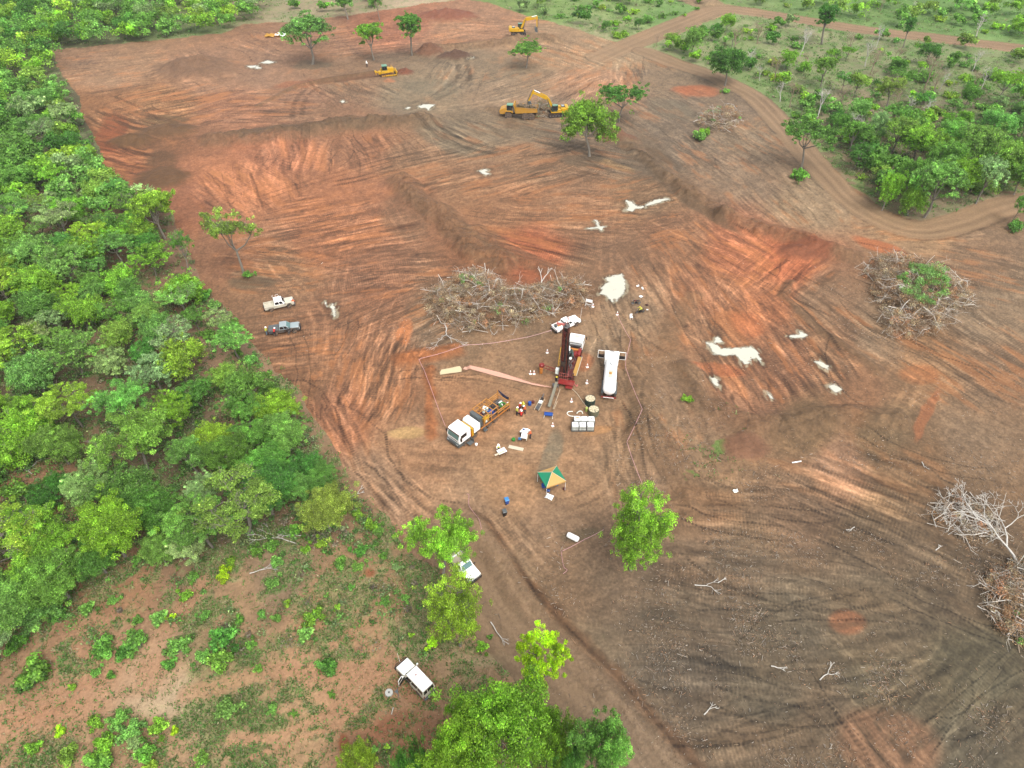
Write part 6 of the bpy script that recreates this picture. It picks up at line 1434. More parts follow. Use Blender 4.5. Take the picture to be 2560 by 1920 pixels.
    m = MB().mat(STEEL); m.bar((mx - .3, my + .55, 1.0), (mx - .3, my + .5, top - .5), .05); m.tube([(mx + .3, my - .6, 1.5), (mx + .2, my - .3, 6.5)], .04, 5); m.build('winch_line', parent=t)
    # drill floor, guard cage, jacks
    m = MB().mat(RED); m.box(-hl - 1.4, -hl - .2, -1.5, 1.0, .7, .8); m.box(-hl - 1.9, -hl - 1.2, -1.4, -.3, .45, .55); m.build('drill_floor', parent=t)
    m = MB().mat(PINKR)
    for y in (-.35, 0, .35, .7, 1.05): m.bar((-hl - .35, y, .8), (-hl - .35, y, 2.1), .035)
    for z in (.9, 1.5, 2.1): m.bar((-hl - .35, -.35, z), (-hl - .35, 1.05, z), .035); m.bar((-hl - .35, -.35, z), (-hl + .4, -.35, z), .035)
    m.build('guard_cage', parent=t)
    for x in (-hl + .3, hl - 2.6):
        for s in (-1, 1):
            m = MB().mat(DRED); m.bar((x, s * 1.1, .2), (x, s * 1.1, 1.9), .18); m.mat(STEEL); m.box(x - .25, x + .25, s * 1.1 - .25, s * 1.1 + .25, .02, .12); m.build('jack_leg', parent=t)
    m = MB().mat(TANKW); m.box(-hl + .5, -hl + 1.1, 1.35, 1.85, .9, 1.8); m.mat(BLACK); m.bar((-hl + .8, 1.2, .9), (-hl + .8, 1.6, .9), .1); m.build('control_panel', parent=t)
    m = MB().mat(RED)
    for z in (1.0, 1.6): m.bar((-hl + .9, 2.0, z), (-hl + 1.3, 3.9, z), .08)
    for k in range(5): m.bar((-hl + .9 + .1 * k, 2.0 + .47 * k, 1.0), (-hl + .9 + .1 * k, 2.0 + .47 * k, 1.6), .05)
    m.build('swing_arm', parent=t)
    m = MB().mat(RED); m.lathe([(.38, 0), (.42, .1), (.42, .5), (.3, .6)], 12, (-hl + 1.4, 4.3, 1.1)); m.mat(ORG); m.lathe([(.25, 0), (.3, 1.1)], 10, (-hl + 1.1, 4.3, 0)); m.build('cyclone_drum', parent=t)
    for x in (hl - 1.3, -hl + 1.4, -hl + 2.7):
        for s in (-1, 1): wheel(t, x, s * 1.0, .52, .32, STEEL)
    return Vector((c.x, c.y)), rz, hl
RIGC, RIGZ, RIGL = drill_rig()

def tracks(t, L, y, w, h, m=None, zb=0):
    n = 9; r = h / 2
    pts = [(L / 2 - r + r * math.sin(math.pi * k / n), r - r * math.cos(math.pi * k / n)) for k in range(n + 1)]
    pts += [(-(L / 2 - r) - r * math.sin(math.pi * k / n), r + r * math.cos(math.pi * k / n)) for k in range(n + 1)]
    for s in (-1, 1):
        b = MB().mat(m or BLACK); b.prism(pts, s * y - w / 2, s * y + w / 2)
        N = 34
        P = [Vector((p[0], 0, p[1])) for p in pts] + [Vector((pts[0][0], 0, pts[0][1]))]
        cum = [0]
        for a, c in zip(P[:-1], P[1:]): cum.append(cum[-1] + (c - a).length)
        for k in range(N):
            d = cum[-1] * k / N; j = max(i for i in range(len(cum)) if cum[i] <= d + 1e-9); j = min(j, len(P) - 2)
            f_ = (d - cum[j]) / max(1e-6, cum[j + 1] - cum[j]); p = P[j].lerp(P[j + 1], f_); q = (p - Vector((0, 0, r))); 
            b.bar((p.x, s * y - w * .52, p.z), (p.x, s * y + w * .52, p.z), .07, .05)
        o = b.build('track', parent=t); o.location.z = zb
        c = MB().mat(OCHRE if m else STEEL)
        for k in range(6):
            c.lathe([(r * .42, -w * .56), (r * .42, w * .56)], 10, (-(L / 2 - r) + (L - 2 * r) * k / 5, s * y, r * .9), 'y')
        q = c.build('track_roller', parent=o)

def excavator(label, loc, rz, boom, tilt_tracks=0.0):
    """boom: joints in the machine's own x,z plane: foot, knee, boom tip, stick end; rest is placed from them"""
    t = thing('excavator', label, 'excavator', loc, rz, 'yellow tracked excavators')
    tr = MB().mat(BLACK); tr.box(-1.2, 1.2, -1.0, 1.0, .5, 1.0); u = tr.build('undercarriage', parent=t)
    tracks(t, 4.9, 1.3, .62, 1.0)
    b = MB().mat(YEL); b.box(-2.6, 1.7, -1.4, 1.4, 1.15, 1.5); b.box(-2.4, .2, -1.4, -.35, 1.5, 2.2); b.box(-2.4, -1.0, -.35, 1.38, 1.5, 2.2); b.box(-.9, .1, .55, 1.38, 1.5, 2.0); b.build('upper_body', parent=t, bevel=.05)
    b = MB().mat(YEL); b.prism([(-3.2, 1.25), (-2.2, 1.2), (-2.2, 2.35), (-2.9, 2.4), (-3.25, 2.0)], -1.4, 1.4); b.build('counterweight', parent=t, bevel=.1)
    b = MB().mat(BLACK); b.box(-2.1, -1.2, -.9, .4, 2.2, 2.4); b.mat(SILVER); b.box(-2.0, -1.3, -.8, .3, 2.4, 2.44); b.build('engine_hood', parent=t)
    b = MB().mat(DGREEN); b.prism([(-.1, 1.5), (1.55, 1.5), (1.6, 2.2), (1.3, 3.05), (-.1, 3.1)], .45, 1.38); b.build('cab', parent=t, bevel=.04)
    b = MB().mat(GREENR); b.box(-.1, 1.35, .48, 1.35, 3.08, 3.14); b.build('cab_roof', parent=t)
    b = MB().mat(GLASS); b.box(.2, 1.3, 1.384, 1.39, 1.9, 2.85); b.build('cab_window', parent=t)
    A, K, Tp, S = [Vector((p[0], -.1, p[1])) for p in boom]
    b = MB().mat(YEL)
    n = Vector((0, 1, 0))
    def beam(p, q, w0, w1, th=.42):
        d = (q - p).normalized(); u_ = Vector((-d.z, 0, d.x))
        vs = []
        for s in (-th / 2, th / 2):
            vs += [p + u_ * w0 / 2 + n * s, p - u_ * w0 / 2 + n * s, q - u_ * w1 / 2 + n * s, q + u_ * w1 / 2 + n * s]
        b.add([tuple(v) for v in vs], [(0, 1, 2, 3), (7, 6, 5, 4), (0, 4, 5, 1), (1, 5, 6, 2), (2, 6, 7, 3), (3, 7, 4, 0)])
    beam(A, K, .5, .85); beam(K, Tp, .85, .42); b.build('boom', parent=t)
    b = MB().mat(YEL); back = Tp + (Tp - S).normalized() * .7; beam(back, S, .35, .3, .36)
    mid = Tp.lerp(S, .12); beam(Tp.lerp(back, .4), mid, .6, .6, .34); b.build('stick', parent=t)
    b = MB().mat(STEEL)
    c0 = A.lerp(K, .1) + Vector((.5, 0, -.6)); b.tube([tuple(c0 + n * .35), tuple(K + n * .35 - Vector((0, 0, .1)))], .1, 7); b.tube([tuple(c0 - n * .35), tuple(K - n * .35 - Vector((0, 0, .1)))], .1, 7)
    b.mat(WHITE); b.tube([tuple(K + Vector((0, 0, .5))), tuple(back)], .1, 7); b.mat(YEL); b.tube([tuple(K + Vector((0, 0, .5))), tuple((K + Vector((0, 0, .5))).lerp(back, .55))], .15, 7)
    b.mat(STEEL); off = (back - S).normalized(); o_ = Vector((-off.z, 0, off.x)) * (-.45 if S.x > 0 else -.45); b.tube([tuple(Tp.lerp(back, .5) + o_), tuple(S + o_ * .7)], .09, 7); b.build('hydraulic_ram', parent=t)
    b = MB().mat(GREYP)
    pr = [(-.1, .1), (.35, .15), (.75, -.35), (.8, -.9), (.45, -1.35), (-.25, -1.45), (-.15, -1.2), (.25, -1.05), (.4, -.7), (.2, -.3)]
    b.T = Matrix.Translation(S) ; b.prism([(-x, z) for x, z in pr], -.65, .65)
    b.prism([(-x, z) for x, z in [(-.1, .1), (.35, .15), (.75, -.35), (.8, -.9), (.45, -1.35), (-.25, -1.45)]], -.68, -.64); b.prism([(-x, z) for x, z in [(-.1, .1), (.35, .15), (.75, -.35), (.8, -.9), (.45, -1.35), (-.25, -1.45)]], .64, .68)
    b.build('bucket', parent=t)
    return t
p = fat(1391, 288); 
excavator('yellow excavator loading brush into the dump truck', (p.x, p.y, p.z), R(180) + R(8), [(.9, 1.9), (2.6, 4.6), (6.5, 6.3), (7.6, 4.1)])
p = fat(1296, 92)
excavator('yellow excavator with its arm out to the right, digging alone at the far end', (p.x, p.y, p.z + .15), R(4), [(.9, 1.9), (2.3, 4.5), (6.0, 4.9), (6.1, 2.1)])

def dump_truck():
    loc, rz = pose((1272, 296), (1326.7, 299), 'L', 1.25)
    t = thing('dump_truck', 'dusty yellow articulated dump truck being loaded with brush', 'dump truck', loc, rz)
    # axles at +3.0, -1.45, -3.0
    b = MB().mat(BLACK); b.box(-4.2, 2.0, -.5, .5, 1.0, 1.5); b.build('frame', parent=t)
    b = MB().mat(OCHRE); b.prism([(1.9, 1.3), (2.1, 1.9), (3.9, 1.9), (4.0, 1.1), (5.3, 1.1), (5.45, 1.9), (5.2, 2.3), (3.9, 2.75), (1.9, 2.7)], -1.2, 1.2); b.build('bonnet', parent=t, bevel=.06)
    b = MB().mat(OCHRE); 
    for s in (-1, 1): b.prism([(2.0, 1.75), (2.35, 2.0), (3.6, 2.0), (4.1, 1.5), (4.2, 1.6), (3.7, 2.15), (2.2, 2.15), (1.9, 1.8)], s * 1.3 - .35, s * 1.3 + .35)
    b.build('mudguard', parent=t)
    b = MB().mat(DGREEN); b.prism([(1.95, 2.1), (3.5, 2.1), (3.45, 3.5), (2.0, 3.5)], -.2, 1.25); b.build('cab', parent=t, bevel=.04)
    b = MB().mat(GREENR); b.box(1.9, 3.5, -.25, 1.3, 3.5, 3.6); b.build('cab_roof', parent=t)
    b = MB().mat(GLASS); b.box(2.1, 3.3, 1.254, 1.26, 2.4, 3.35); b.box(2.1, 3.3, -.21, -.204, 2.4, 3.35); b.build('cab_window', parent=t)
    b = MB().mat(STEEL); b.box(1.4, 1.9, -.9, 1.1, 1.6, 3.0); b.build('air_cleaner', parent=t)
    b = MB().mat(OCHRE)
    for s in (-1, 1): b.prism([(1.1, 1.6), (-4.3, 2.1), (-4.7, 2.2), (-4.6, 3.0), (1.1, 3.15)], s * 1.45 - .07, s * 1.45 + .07)
    b.prism([(1.0, 1.5), (-4.3, 2.0), (-4.3, 2.1), (1.0, 1.7)], -1.4, 1.4); b.prism([(1.05, 1.6), (1.2, 1.6), (1.7, 3.9), (1.5, 3.95)], -1.45, 1.45)
    for s in (-1, 1):
        b.bar((1.1, s * 1.5, 3.15), (-4.6, s * 1.5, 3.0), .16, .12)
        for x in (-.5, -2.2): b.bar((x, s * 1.53, 1.9), (x, s * 1.53, 3.0), .1)
    b.build('tipper_body', parent=t)
    b = MB().mat(PALEY); b.prism([(-4.75, 2.3), (-4.9, 3.4), (-5.0, 3.4), (-4.9, 2.2)], -1.5, 1.5); b.build('tailgate', parent=t)
    for x in (3.0, -1.45, -3.0):
        for s in (-1, 1): wheel(t, x, s * 1.25, .92, .62, OCHRE, 26, rr=.5)
    return t
DT = dump_truck()

def bulldozer():
    f_, r_ = Vector(fp(992, 192)), Vector(fp(950, 195)); h = (f_ - r_).normalized(); c = Vector(fp(967, 188)); rz = math.atan2(h.y, h.x) + R(6)
    t = thing('bulldozer', 'yellow bulldozer pushing earth with a green topped cab', 'bulldozer', (c.x, c.y, gz(c.x, c.y) - .1), rz)
    tracks(t, 3.9, 1.1, .6, 1.15, EARTH)
    b = MB().mat(YEL); b.box(-1.7, 2.0, -.75, .75, .7, 1.4); b.prism([(.3, 1.4), (2.1, 1.4), (2.2, 2.25), (.3, 2.4)], -.6, .6); b.build('body', parent=t, bevel=.05)
    b = MB().mat(YEL)
    for s in (-1, 1): b.prism([(-1.8, 1.2), (.6, 1.25), (.7, 1.75), (-1.4, 1.9)], s * 1.1 - .33, s * 1.1 + .33)
    b.build('mudguard', parent=t, bevel=.04)
    b = MB().mat(DGREEN); b.fr((-1.2, .3, -.75, .75), 1.6, (-1.1, .15, -.68, .68), 3.0); b.build('cab', parent=t, bevel=.04)
    b = MB().mat(GREENR); b.box(-1.25, .3, -.8, .8, 3.0, 3.1); b.build('cab_roof', parent=t)
    b = MB().mat(GLASS); b.box(-.95, .05, -.76, -.735, 2.0, 2.8); b.build('cab_window', parent=t)
    b = MB().mat(YEL)
    for s in (-1, 1): b.bar((-.3, s * 1.55, .55), (2.75, s * 1.55, .55), .22); b.bar((1.7, s * .5, 2.1), (2.7, s * .6, 1.3), .14)
    b.bar((2.0, -.4, 2.2), (1.4, -.45, 3.1), .12); b.build('push_arm', parent=t)
    b = MB().mat(YEL); n = 7; pts = [(2.75 + .3 * math.sin(math.pi * k / (n - 1)) * -1 + .25, .1 + 1.4 * k / (n - 1)) for k in range(n)]
    b.prism(pts + [(x - .12, z) for x, z in pts[::-1]], -1.95, 1.95); b.mat(STEEL); b.box(2.9, 3.08, -1.95, 1.95, .02, .25); b.build('blade', parent=t)
    b = MB().mat(YEL); b.box(-2.4, -1.7, -.6, .6, .8, 1.5); b.prism([(-2.3, 1.3), (-3.3, 1.9), (-3.5, 1.7), (-3.2, .6), (-3.0, .6), (-3.1, 1.4), (-2.4, 1.0)], -.2, .2); b.bar((-3.2, -.9, 1.5), (-3.2, .9, 1.5), .3); b.build('ripper', parent=t)
    b = MB().mat(STEEL); b.tube([(1.2, .2, 2.3), (1.2, .2, 3.0)], .08, 7); b.build('exhaust', parent=t)
bulldozer()

# ---------------------------------------------------------------- smaller site things
def gazebo():
    c4 = [(1344.5, 1181), (1393, 1164.5), (1415.8, 1204), (1364, 1218)]
    W4 = [Vector(fp(u, v, 2.05)) for u, v in c4]; c = sum(W4, Vector((0, 0))) / 4
    # square it up
    a = sum(math.atan2((w - c).y, (w - c).x) + math.pi / 2 * k for k, w in enumerate(W4[:1])) ; r = sum((w - c).length for w in W4) / 4
    t = thing('gazebo_tent', 'green and tan gazebo tent standing alone on the red ground', 'tent', (c.x, c.y, gz(c.x, c.y)), a)
    P = [(r * math.cos(-math.pi / 2 * k), r * math.sin(-math.pi / 2 * k), 2.05) for k in range(4)]; ap = (0, 0, 3.0)
    for k, (m, nm) in enumerate([(CANB, 'tan_roof_panel'), (CANG, 'green_roof_panel'), (CANB, 'tan_roof_panel'), (CANG, 'green_roof_panel')]):
        b = MB().mat(m); p, q = Vector(P[k]), Vector(P[(k + 1) % 4]); A = Vector(ap)
        mid = (p + q) / 2 * 1.0 + Vector((0, 0, .02)); mm = (p + q + A) / 3 - Vector((0, 0, .05))
        lo = Vector((0, 0, .22)); L = [tuple(x) for x in (p, q, A, mm, p - lo, q - lo)]
        b.add(L, [(0, 1, 3), (1, 2, 3), (2, 0, 3), (0, 4, 5, 1)])
        b.add([(x[0] * .985, x[1] * .985, x[2] - .03) for x in L], [(0, 3, 1), (1, 3, 2), (2, 3, 0)])
        b.build(nm, parent=t)
    b = MB().mat(WOOD)
    for k in range(4): b.tube([P[k], ap], .035, 5, False)
    b.build('roof_seam', parent=t)
    for k in range(4):
        b = MB().mat(WHITE); b.bar((P[k][0] * .97, P[k][1] * .97, 0), (P[k][0] * .97, P[k][1] * .97, 2.05), .04); b.build('leg', parent=t)
gazebo()

def chair(u, v, z, label, m=BLUE, rz=0):
    p = fat(u, v); t = thing('chair', label, 'chair', (p.x, p.y, p.z), rz, 'blue chairs on site' if m is not WHITE else None)
    b = MB().mat(m); b.box(-.22, .22, -.22, .22, .42, .47); b.build('seat', parent=t)
    b = MB().mat(m); b.fr((-.22, .22, .19, .23), .47, (-.22, .22, .26, .30), .9); b.build('backrest', parent=t)
    for x in (-.2, .2):
        for y in (-.2, .2): b = MB().mat(STEEL if m is not WHITE else WHITE); b.bar((x * 1.1, y * 1.1, 0), (x, y, .42), .035); b.build('leg', parent=t)
chair(1359, 1222, 0, 'blue chair at the left corner of the tent', rz=.4); chair(1370.5, 1231, 0, 'blue chair in front of the tent', rz=3.0); chair(1299, 1102, 0, 'light blue chair at the end of the white work table', CYAN, 3.1)
chair(1577.5, 797, 0, 'white plastic chair beside the motorcycles', WHITE, .2)
chair(1391, 1216, 0, 'chair standing in the shade under the tent', CYAN, 3.1)

def table(u, v, L_, Wd, ang, label, plank=True):
    p = fat(u, v); t = thing('work_table', label, 'table', (p.x, p.y, p.z), ang)
    b = MB().mat(WHITE); b.box(-L_ / 2, L_ / 2, -Wd / 2, Wd / 2, .74, .78); b.build('table_top', parent=t)
    for x in (-L_ / 2 + .15, L_ / 2 - .15):
        for y in (-Wd / 2 + .1, Wd / 2 - .1): b = MB().mat(BLACK); b.bar((x, y, 0), (x, y, .74), .05); b.build('leg', parent=t)
    return t, p
t_, p_ = table(1311.5, 1092, 2.0, .85, R(80), 'long white work table with papers between two workers')
b = MB().mat(WOOD); b.box(-1.3, 1.0, -.06, .06, 0, .05); o = b.build('wooden_plank'); o.location = (p_.x + .45, p_.y - .2, p_.z + .79); o.rotation_euler = (0, 0, R(80)); tag(o, 'narrow wooden plank lying along the edge of the long white table', 'plank')
t_, p_ = table(1254.5, 1136, 1.25, .9, R(30), 'small white table with dark legs beside a worker in a yellow vest')
b = MB().mat(WOOD); b.box(-.9, .7, -.14, .14, 0, .05); o = b.build('wooden_plank'); o.location = (p_.x - .2, p_.y - .42, p_.z + .79); o.rotation_euler = (0, 0, R(32)); tag(o, 'tan board sticking out over the corner of the small white table', 'plank')
b = MB().mat(WOOD); b.box(-1.1, 1.1, -.3, .3, 0, .05); p = fat(1290, 1121); o = b.build('board'); o.location = (p.x, p.y, p.z + .06); o.rotation_euler = (0, 0, R(-17)); tag(o, 'pale flat board lying on the ground between the two tables', 'board')
def bin_(u, v, lid, body, label):
    p = fat(u, v); t = thing('wheeled_bin', label, 'bin', (p.x, p.y, p.z), .3)
    b = MB().mat(body); b.fr((-.2, .2, -.22, .22), .08, (-.28, .28, -.34, .34), .98); b.build('body', parent=t, bevel=.02)
    b = MB().mat(lid); b.fr((-.31, .31, -.38, .36), .98, (-.24, .24, -.28, .28), 1.07); b.build('lid', parent=t, bevel=.02)
    b = MB().mat(BLACK); b.lathe([(.1, -.26), (.1, -.2)], 10, (-.16, 0, .1), 'y'); b.lathe([(.1, .2), (.1, .26)], 10, (-.16, 0, .1), 'y'); b.build('wheel', parent=t)
bin_(1267, 1259, CYAN, BLUE, 'blue wheeled bin with pale blue lid'); bin_(1261.5, 1288, GREYP, BLACK, 'black wheeled bin with grey lid below the blue one')

def ibc(u, v, k, label):
    p = fat(u, v); t = thing('water_container', label, 'water container', (p.x, p.y, p.z), R(-1), 'six white cube water containers')
    b = MB().mat(TANKW); b.box(-.48, .48, -.46, .46, .16, 1.0); b.mat(WHITE); b.fr((-.48, .48, -.46, .46), 1.0, (-.42, .42, -.4, .4), 1.14); b.build('bottle', parent=t, bevel=.05)
    b = MB().mat(STEEL)
    for i in range(7):
        x = -.54 + 1.08 * i / 6
        for y in (-.5, .5): b.bar((x, y, .14), (x, y, 1.02), .03)
    for i in range(1, 6):
        y = -.5 + i / 6
        for x in (-.54, .54): b.bar((x, y, .14), (x, y, 1.02), .03)
    for z in (.35, .7, 1.02):
        for y in (-.51, .51): b.bar((-.55, y, z), (.55, y, z), .03)
        for x in (-.55, .55): b.bar((x, -.51, z), (x, .51, z), .03)
    b.build('wire_cage', parent=t)
    b = MB().mat(GREYP); b.box(-.55, .55, -.52, .52, .0, .12); b.build('pallet', parent=t)
    b = MB().mat([PLY, SLURRY, BLACK, SLURRY, BLACK, GREYP][k])
    if k in (0, 1, 3): b.box(-.24, .24, -.1, .14, 1.141, 1.16)
    else: b.lathe([(.1, 0), (.1, .05)], 10, (0, 0, 1.14))
    b.build('cap', parent=t)
for k, (u, v, l) in enumerate([(1442.5, 1058, 'back row, left'), (1459.8, 1058.5, 'back row, middle'), (1477, 1059, 'back row, right, touching the round tank'), (1437, 1073, 'front row, left'), (1455.5, 1073, 'front row, middle'), (1475, 1073, 'front row, right')]):
    ibc(u, v, k, 'white cube water container in a wire cage, ' + l)
def round_tank(u, v, r, h, m, label, dirty):
    p = fat(u, v); t = thing('mud_tank', label, 'tank', (p.x, p.y, p.z))
    b = MB().mat(m); b.lathe([(r, 0), (r, h), (r * .94, h), (r * .94, h - .08), (.01, h - .08)], 26); b.build('wall', parent=t)
    b = MB().mat(SLURRY)
    b.lathe([(r * .93, h - .07), (r * .93, h - .03), (.01, h - .03)], 26); b.build('contents', parent=t)
    b = MB().mat(DGREEN)
    for k in range(8):
        a = k * math.pi / 4 + .2; b.bar((r * .32 * math.cos(a), r * .32 * math.sin(a), h - .03), (r * .95 * math.cos(a), r * .95 * math.sin(a), h - .02), .035)
        a2 = a + math.pi / 4; b.bar((r * .32 * math.cos(a), r * .32 * math.sin(a), h - .1), (r * .32 * math.cos(a2), r * .32 * math.sin(a2), h - .03), .035)
    if dirty: b.tube([(.1, -.1, h), (.15, -r * .8, h + .1), (.15, -r * 1.02, .3)], .04, 6)
    b.build('grate', parent=t)
round_tank(1474.5, 1009, .80, 1.15, DGREEN, 'dark green round mud tank with a segmented top, next to the tanker', 0)
round_tank(1483.5, 1035, .80, 1.1, mat('stained_green_plastic', (110, 116, 92), .6, dirt=.3), 'slurry stained round tank behind the cube containers', 1)
def hose(pts, r, m, label, name='hose', z=.05):
    P = spline([tuple(fat(u, v)) for u, v in pts], 6) if False else [fat(u, v) for u, v in pts]
    Q = spline([(p.x, p.y, p.z + z + (q if q else 0)) for p, q in zip(P, [0] * len(P))], 6)
    b = MB().mat(m); b.tube(Q, r, 6); o = b.build(name); tag(o, label, 'hose')
hose([(1437, 1042), (1425, 1040), (1418, 1035), (1421, 1030), (1432, 1029)], .06, TANKW, 'looped white hose left of the cube containers')
hose([(1442, 1034), (1447, 1029), (1454, 1029), (1457, 1035)], .06, TANKW, 'short white hose arched behind the cube containers')
hose([(1422, 962), (1430, 972), (1443, 985), (1452, 998), (1460, 1009), (1468, 1018)], .05, BEIGEH, 'long cream hose running from the rig to the round tanks')
hose([(1428, 938), (1430, 950), (1434, 957), (1441, 966), (1444, 962)], .09, PINKR, 'pink layflat hose curling beside the rig wheels')
hose([(1190, 950), (1230, 941), (1255, 950), (1290, 958), (1330, 963), (1378, 964)], .03, TAPE, 'thin pink line beside the slurry channel') if False else None

def rod_rack():
    p0, p1 = fat(1341, 1029), fat(1361, 990); d = p1 - p0; L_ = math.hypot(d.x, d.y)
    t = thing('rod_rack', 'narrow metal rod rack lying on the ground left of the slanted chute', 'rack', (p0.x, p0.y, p0.z), math.atan2(d.y, d.x))
    b = MB().mat(BEIGEH)
    for y in (-.35, .35): b.bar((0, y, .3), (L_ * .75, y, .35), .07)
    b.build('frame', parent=t)
    b = MB().mat(STEEL)
    for k in range(8): b.tube([(.0 + .05 * k, -.28 + .08 * k, .34), (1.6 + .1 * k, -.28 + .08 * k, .36)], .04, 5)
    b.tube([(2.0, 0, .4), (L_, .1, .5)], .1, 7); b.build('drill_rod', parent=t)
    b = MB().mat(TANKW); b.box(1.5, 2.1, -.28, .25, .38, .5); b.build('white_tray', parent=t)
    b = MB().mat(BLACK); b.box(2.3, 2.7, -.2, .2, .36, .6); b.build('clamp', parent=t)
rod_rack()
def chute():
    p0, p1 = fat(1372, 1024), fat(1391, 972); d = Vector((p1.x - p0.x, p1.y - p0.y)); L_ = d.length
    t = thing('rod_chute', 'slanting grey rod chute running down from the rig to the blue trestle', 'chute', (p0.x, p0.y, p0.z), math.atan2(d.y, d.x))
    b = MB().mat(PALEY); b.bar((0, 0, .6), (L_, 0, 1.5), .34, .12); b.bar((0, .2, .66), (L_, .2, 1.56), .04, .16); b.bar((0, -.2, .66), (L_, -.2, 1.56), .04, .16); b.build('trough', parent=t)
    b = MB().mat(STEEL)
    for x in (.6, L_ * .55, L_ - .4):
        for y in (-.4, .4): b.bar((x, y * .4, .7 + x * .15), (x, y * 1.5, 0), .05)
    b.build('support_leg', parent=t)
    b = MB().mat(BEIGEH); b.tube([(-.2, -.7, .5), (L_ * .8, -.8, 1.1)], .035, 5); b.tube([(-.1, -.85, .5), (L_ * .3, -.95, .7)], .035, 5); b.build('guide_rod', parent=t)
    p = fat(1371, 1042); t = thing('blue_trestle', 'blue metal trestle at the foot of the slanting chute', 'trestle', (p.x, p.y, p.z), R(-8))
    b = MB().mat(BLUE); b.fr((-.65, .65, -.28, .28), .55, (-.62, .62, -.24, .24), .62); b.bar((-.65, -.27, .6), (.65, -.27, .6), .05, .2); b.bar((-.65, .27, .6), (.65, .27, .6), .05, .2); b.build('tray', parent=t)
    for x in (-.6, .6):
        for y in (-.3, .3): b = MB().mat(TANKW); b.bar((x, y, .6), (x * 1.1, y * 1.3, 0), .05); b.build('leg', parent=t)
chute()
def drum(u, v, r, h, m, label, name='drum', cat='drum', rim=None):
    p = fat(u, v); b = MB().mat(m); b.lathe([(r * .9, 0), (r, .05), (r, h * .9), (r * .85, h)] + ([(r * .6, h), (r * .6, h + .03)] if rim else [(.01, h)]), 14); o = b.build(name); o.location = p; tag(o, label, cat)
drum(1324, 1012, .28, .62, BLUE, 'small blue drum near the group of workers', rim=1); drum(1332.5, 1007, .26, .4, DRED, 'rusty brown pot behind the small blue drum', 'pot', 'pot')
drum(1283.6, 1101, .27, .42, GREENP, 'round green bucket left of the light blue chair', 'bucket', 'bucket'); drum(1410.5, 1224, .2, .35, DRED, 'little red brown pot under the tent edge', 'pot', 'pot')
drum(1466, 1028, .2, .75, mat('lime_plastic', (200, 214, 110), .5), 'lime coloured can between the round tanks and cube containers', 'can', 'can')
p = fat(1432, 1347); b = MB().mat(WHITE); b.lathe([(.05, -.85), (.3, -.8), (.38, -.6), (.38, .6), (.3, .8), (.05, .85)], 16, (0, 0, .38), 'x'); o = b.build('plastic_tank', smooth=True); o.location = p; o.rotation_euler = (0, 0, R(-32)); tag(o, 'white cylindrical plastic tank lying on the bare ground below the tent', 'tank')
def sheet(u, v, w, l, rz, m, label, name='plastic_sheet', cat='sheet', h=.12):
    p = fat(u, v); n = 9; rg = np.random.default_rng(int(u)); a = np.linspace(-.5, .5, n); X, Y = np.meshgrid(a, a); Z = .04 + h * rg.random((n, n)) + h * fbm(X * 4, Y * 4, 2, int(v))
    wob = 1 + .35 * fbm(X * 2, Y * 2, 2, int(u) % 50); c, s = math.cos(rz), math.sin(rz); x, y = X * w * wob, Y * l * wob
    co = np.stack([(x * c - y * s).ravel(), (x * s + y * c).ravel(), np.maximum(Z, .03).ravel()], 1)
    i = (np.arange(n - 1)[:, None] * n + np.arange(n - 1)[None, :]).ravel()
    top = np.stack([i, i + 1, i + n + 1, i + n], 1); me = np_mesh(name, co, top, m)
    o = link(bpy.data.objects.new(name, me)); o.location = p; sm = o.modifiers.new('thickness', 'SOLIDIFY'); sm.thickness = .02; tag(o, label, cat)
sheet(1373.5, 1243, 1.0, .8, -.5, WHITE, 'crumpled white sheet in front of the blue chair', h=.2)
sheet(701, 88, 3.6, 3.4, .2, WHITE, 'crumpled white tarpaulin at the far left of the clearing', 'tarpaulin', 'tarpaulin', .5)
sheet(681, 90, 4.6, 3.4, .1, OCHRE, 'ochre tarpaulin next to the white one', 'tarpaulin', 'tarpaulin', .5)
sheet(1594, 716, .5, .5, 0, WHITE, 'white bag at the top of the roadside litter', 'bag', 'bag', .25); sheet(1606, 722, .3, .8, .1, WHITE, 'narrow white cloth strip beside the white bag', 'cloth', 'cloth', .2)
sheet(1602, 743, .6, .5, .6, WHITE, 'white cloth just above the fallen motorcycle', 'cloth', 'cloth', .25); sheet(1617, 764, .4, .5, .2, mat('maroon_cloth', (70, 30, 40), .8), 'dark maroon bag right of the motorcycles', 'bag', 'bag', .3)
sheet(1618, 775, .3, .25, 0, WHITE, 'tiny white wrapper right of the rider', 'wrapper', 'litter', .1); sheet(608, 0, 1, 1, 0, WHITE, 'x') if False else None
sheet(1615, 1156, 1.6, .16, .15, WHITE, 'x') if False else None
p = fat(1991, 1156); b = MB().mat(WHITE); b.lathe([(.09, -.7), (.09, .7)], 10, (0, 0, .1), 'x'); o = b.build('plastic_pipe', smooth=True); o.location = p; o.rotation_euler = (0, 0, .2); tag(o, 'short white pipe lying on the bare soil at the right', 'pipe')
sheet(1839, 1228, .7, .5, .3, TANKW, 'scrap of white paper on the dozed soil', 'litter', 'litter', .15)
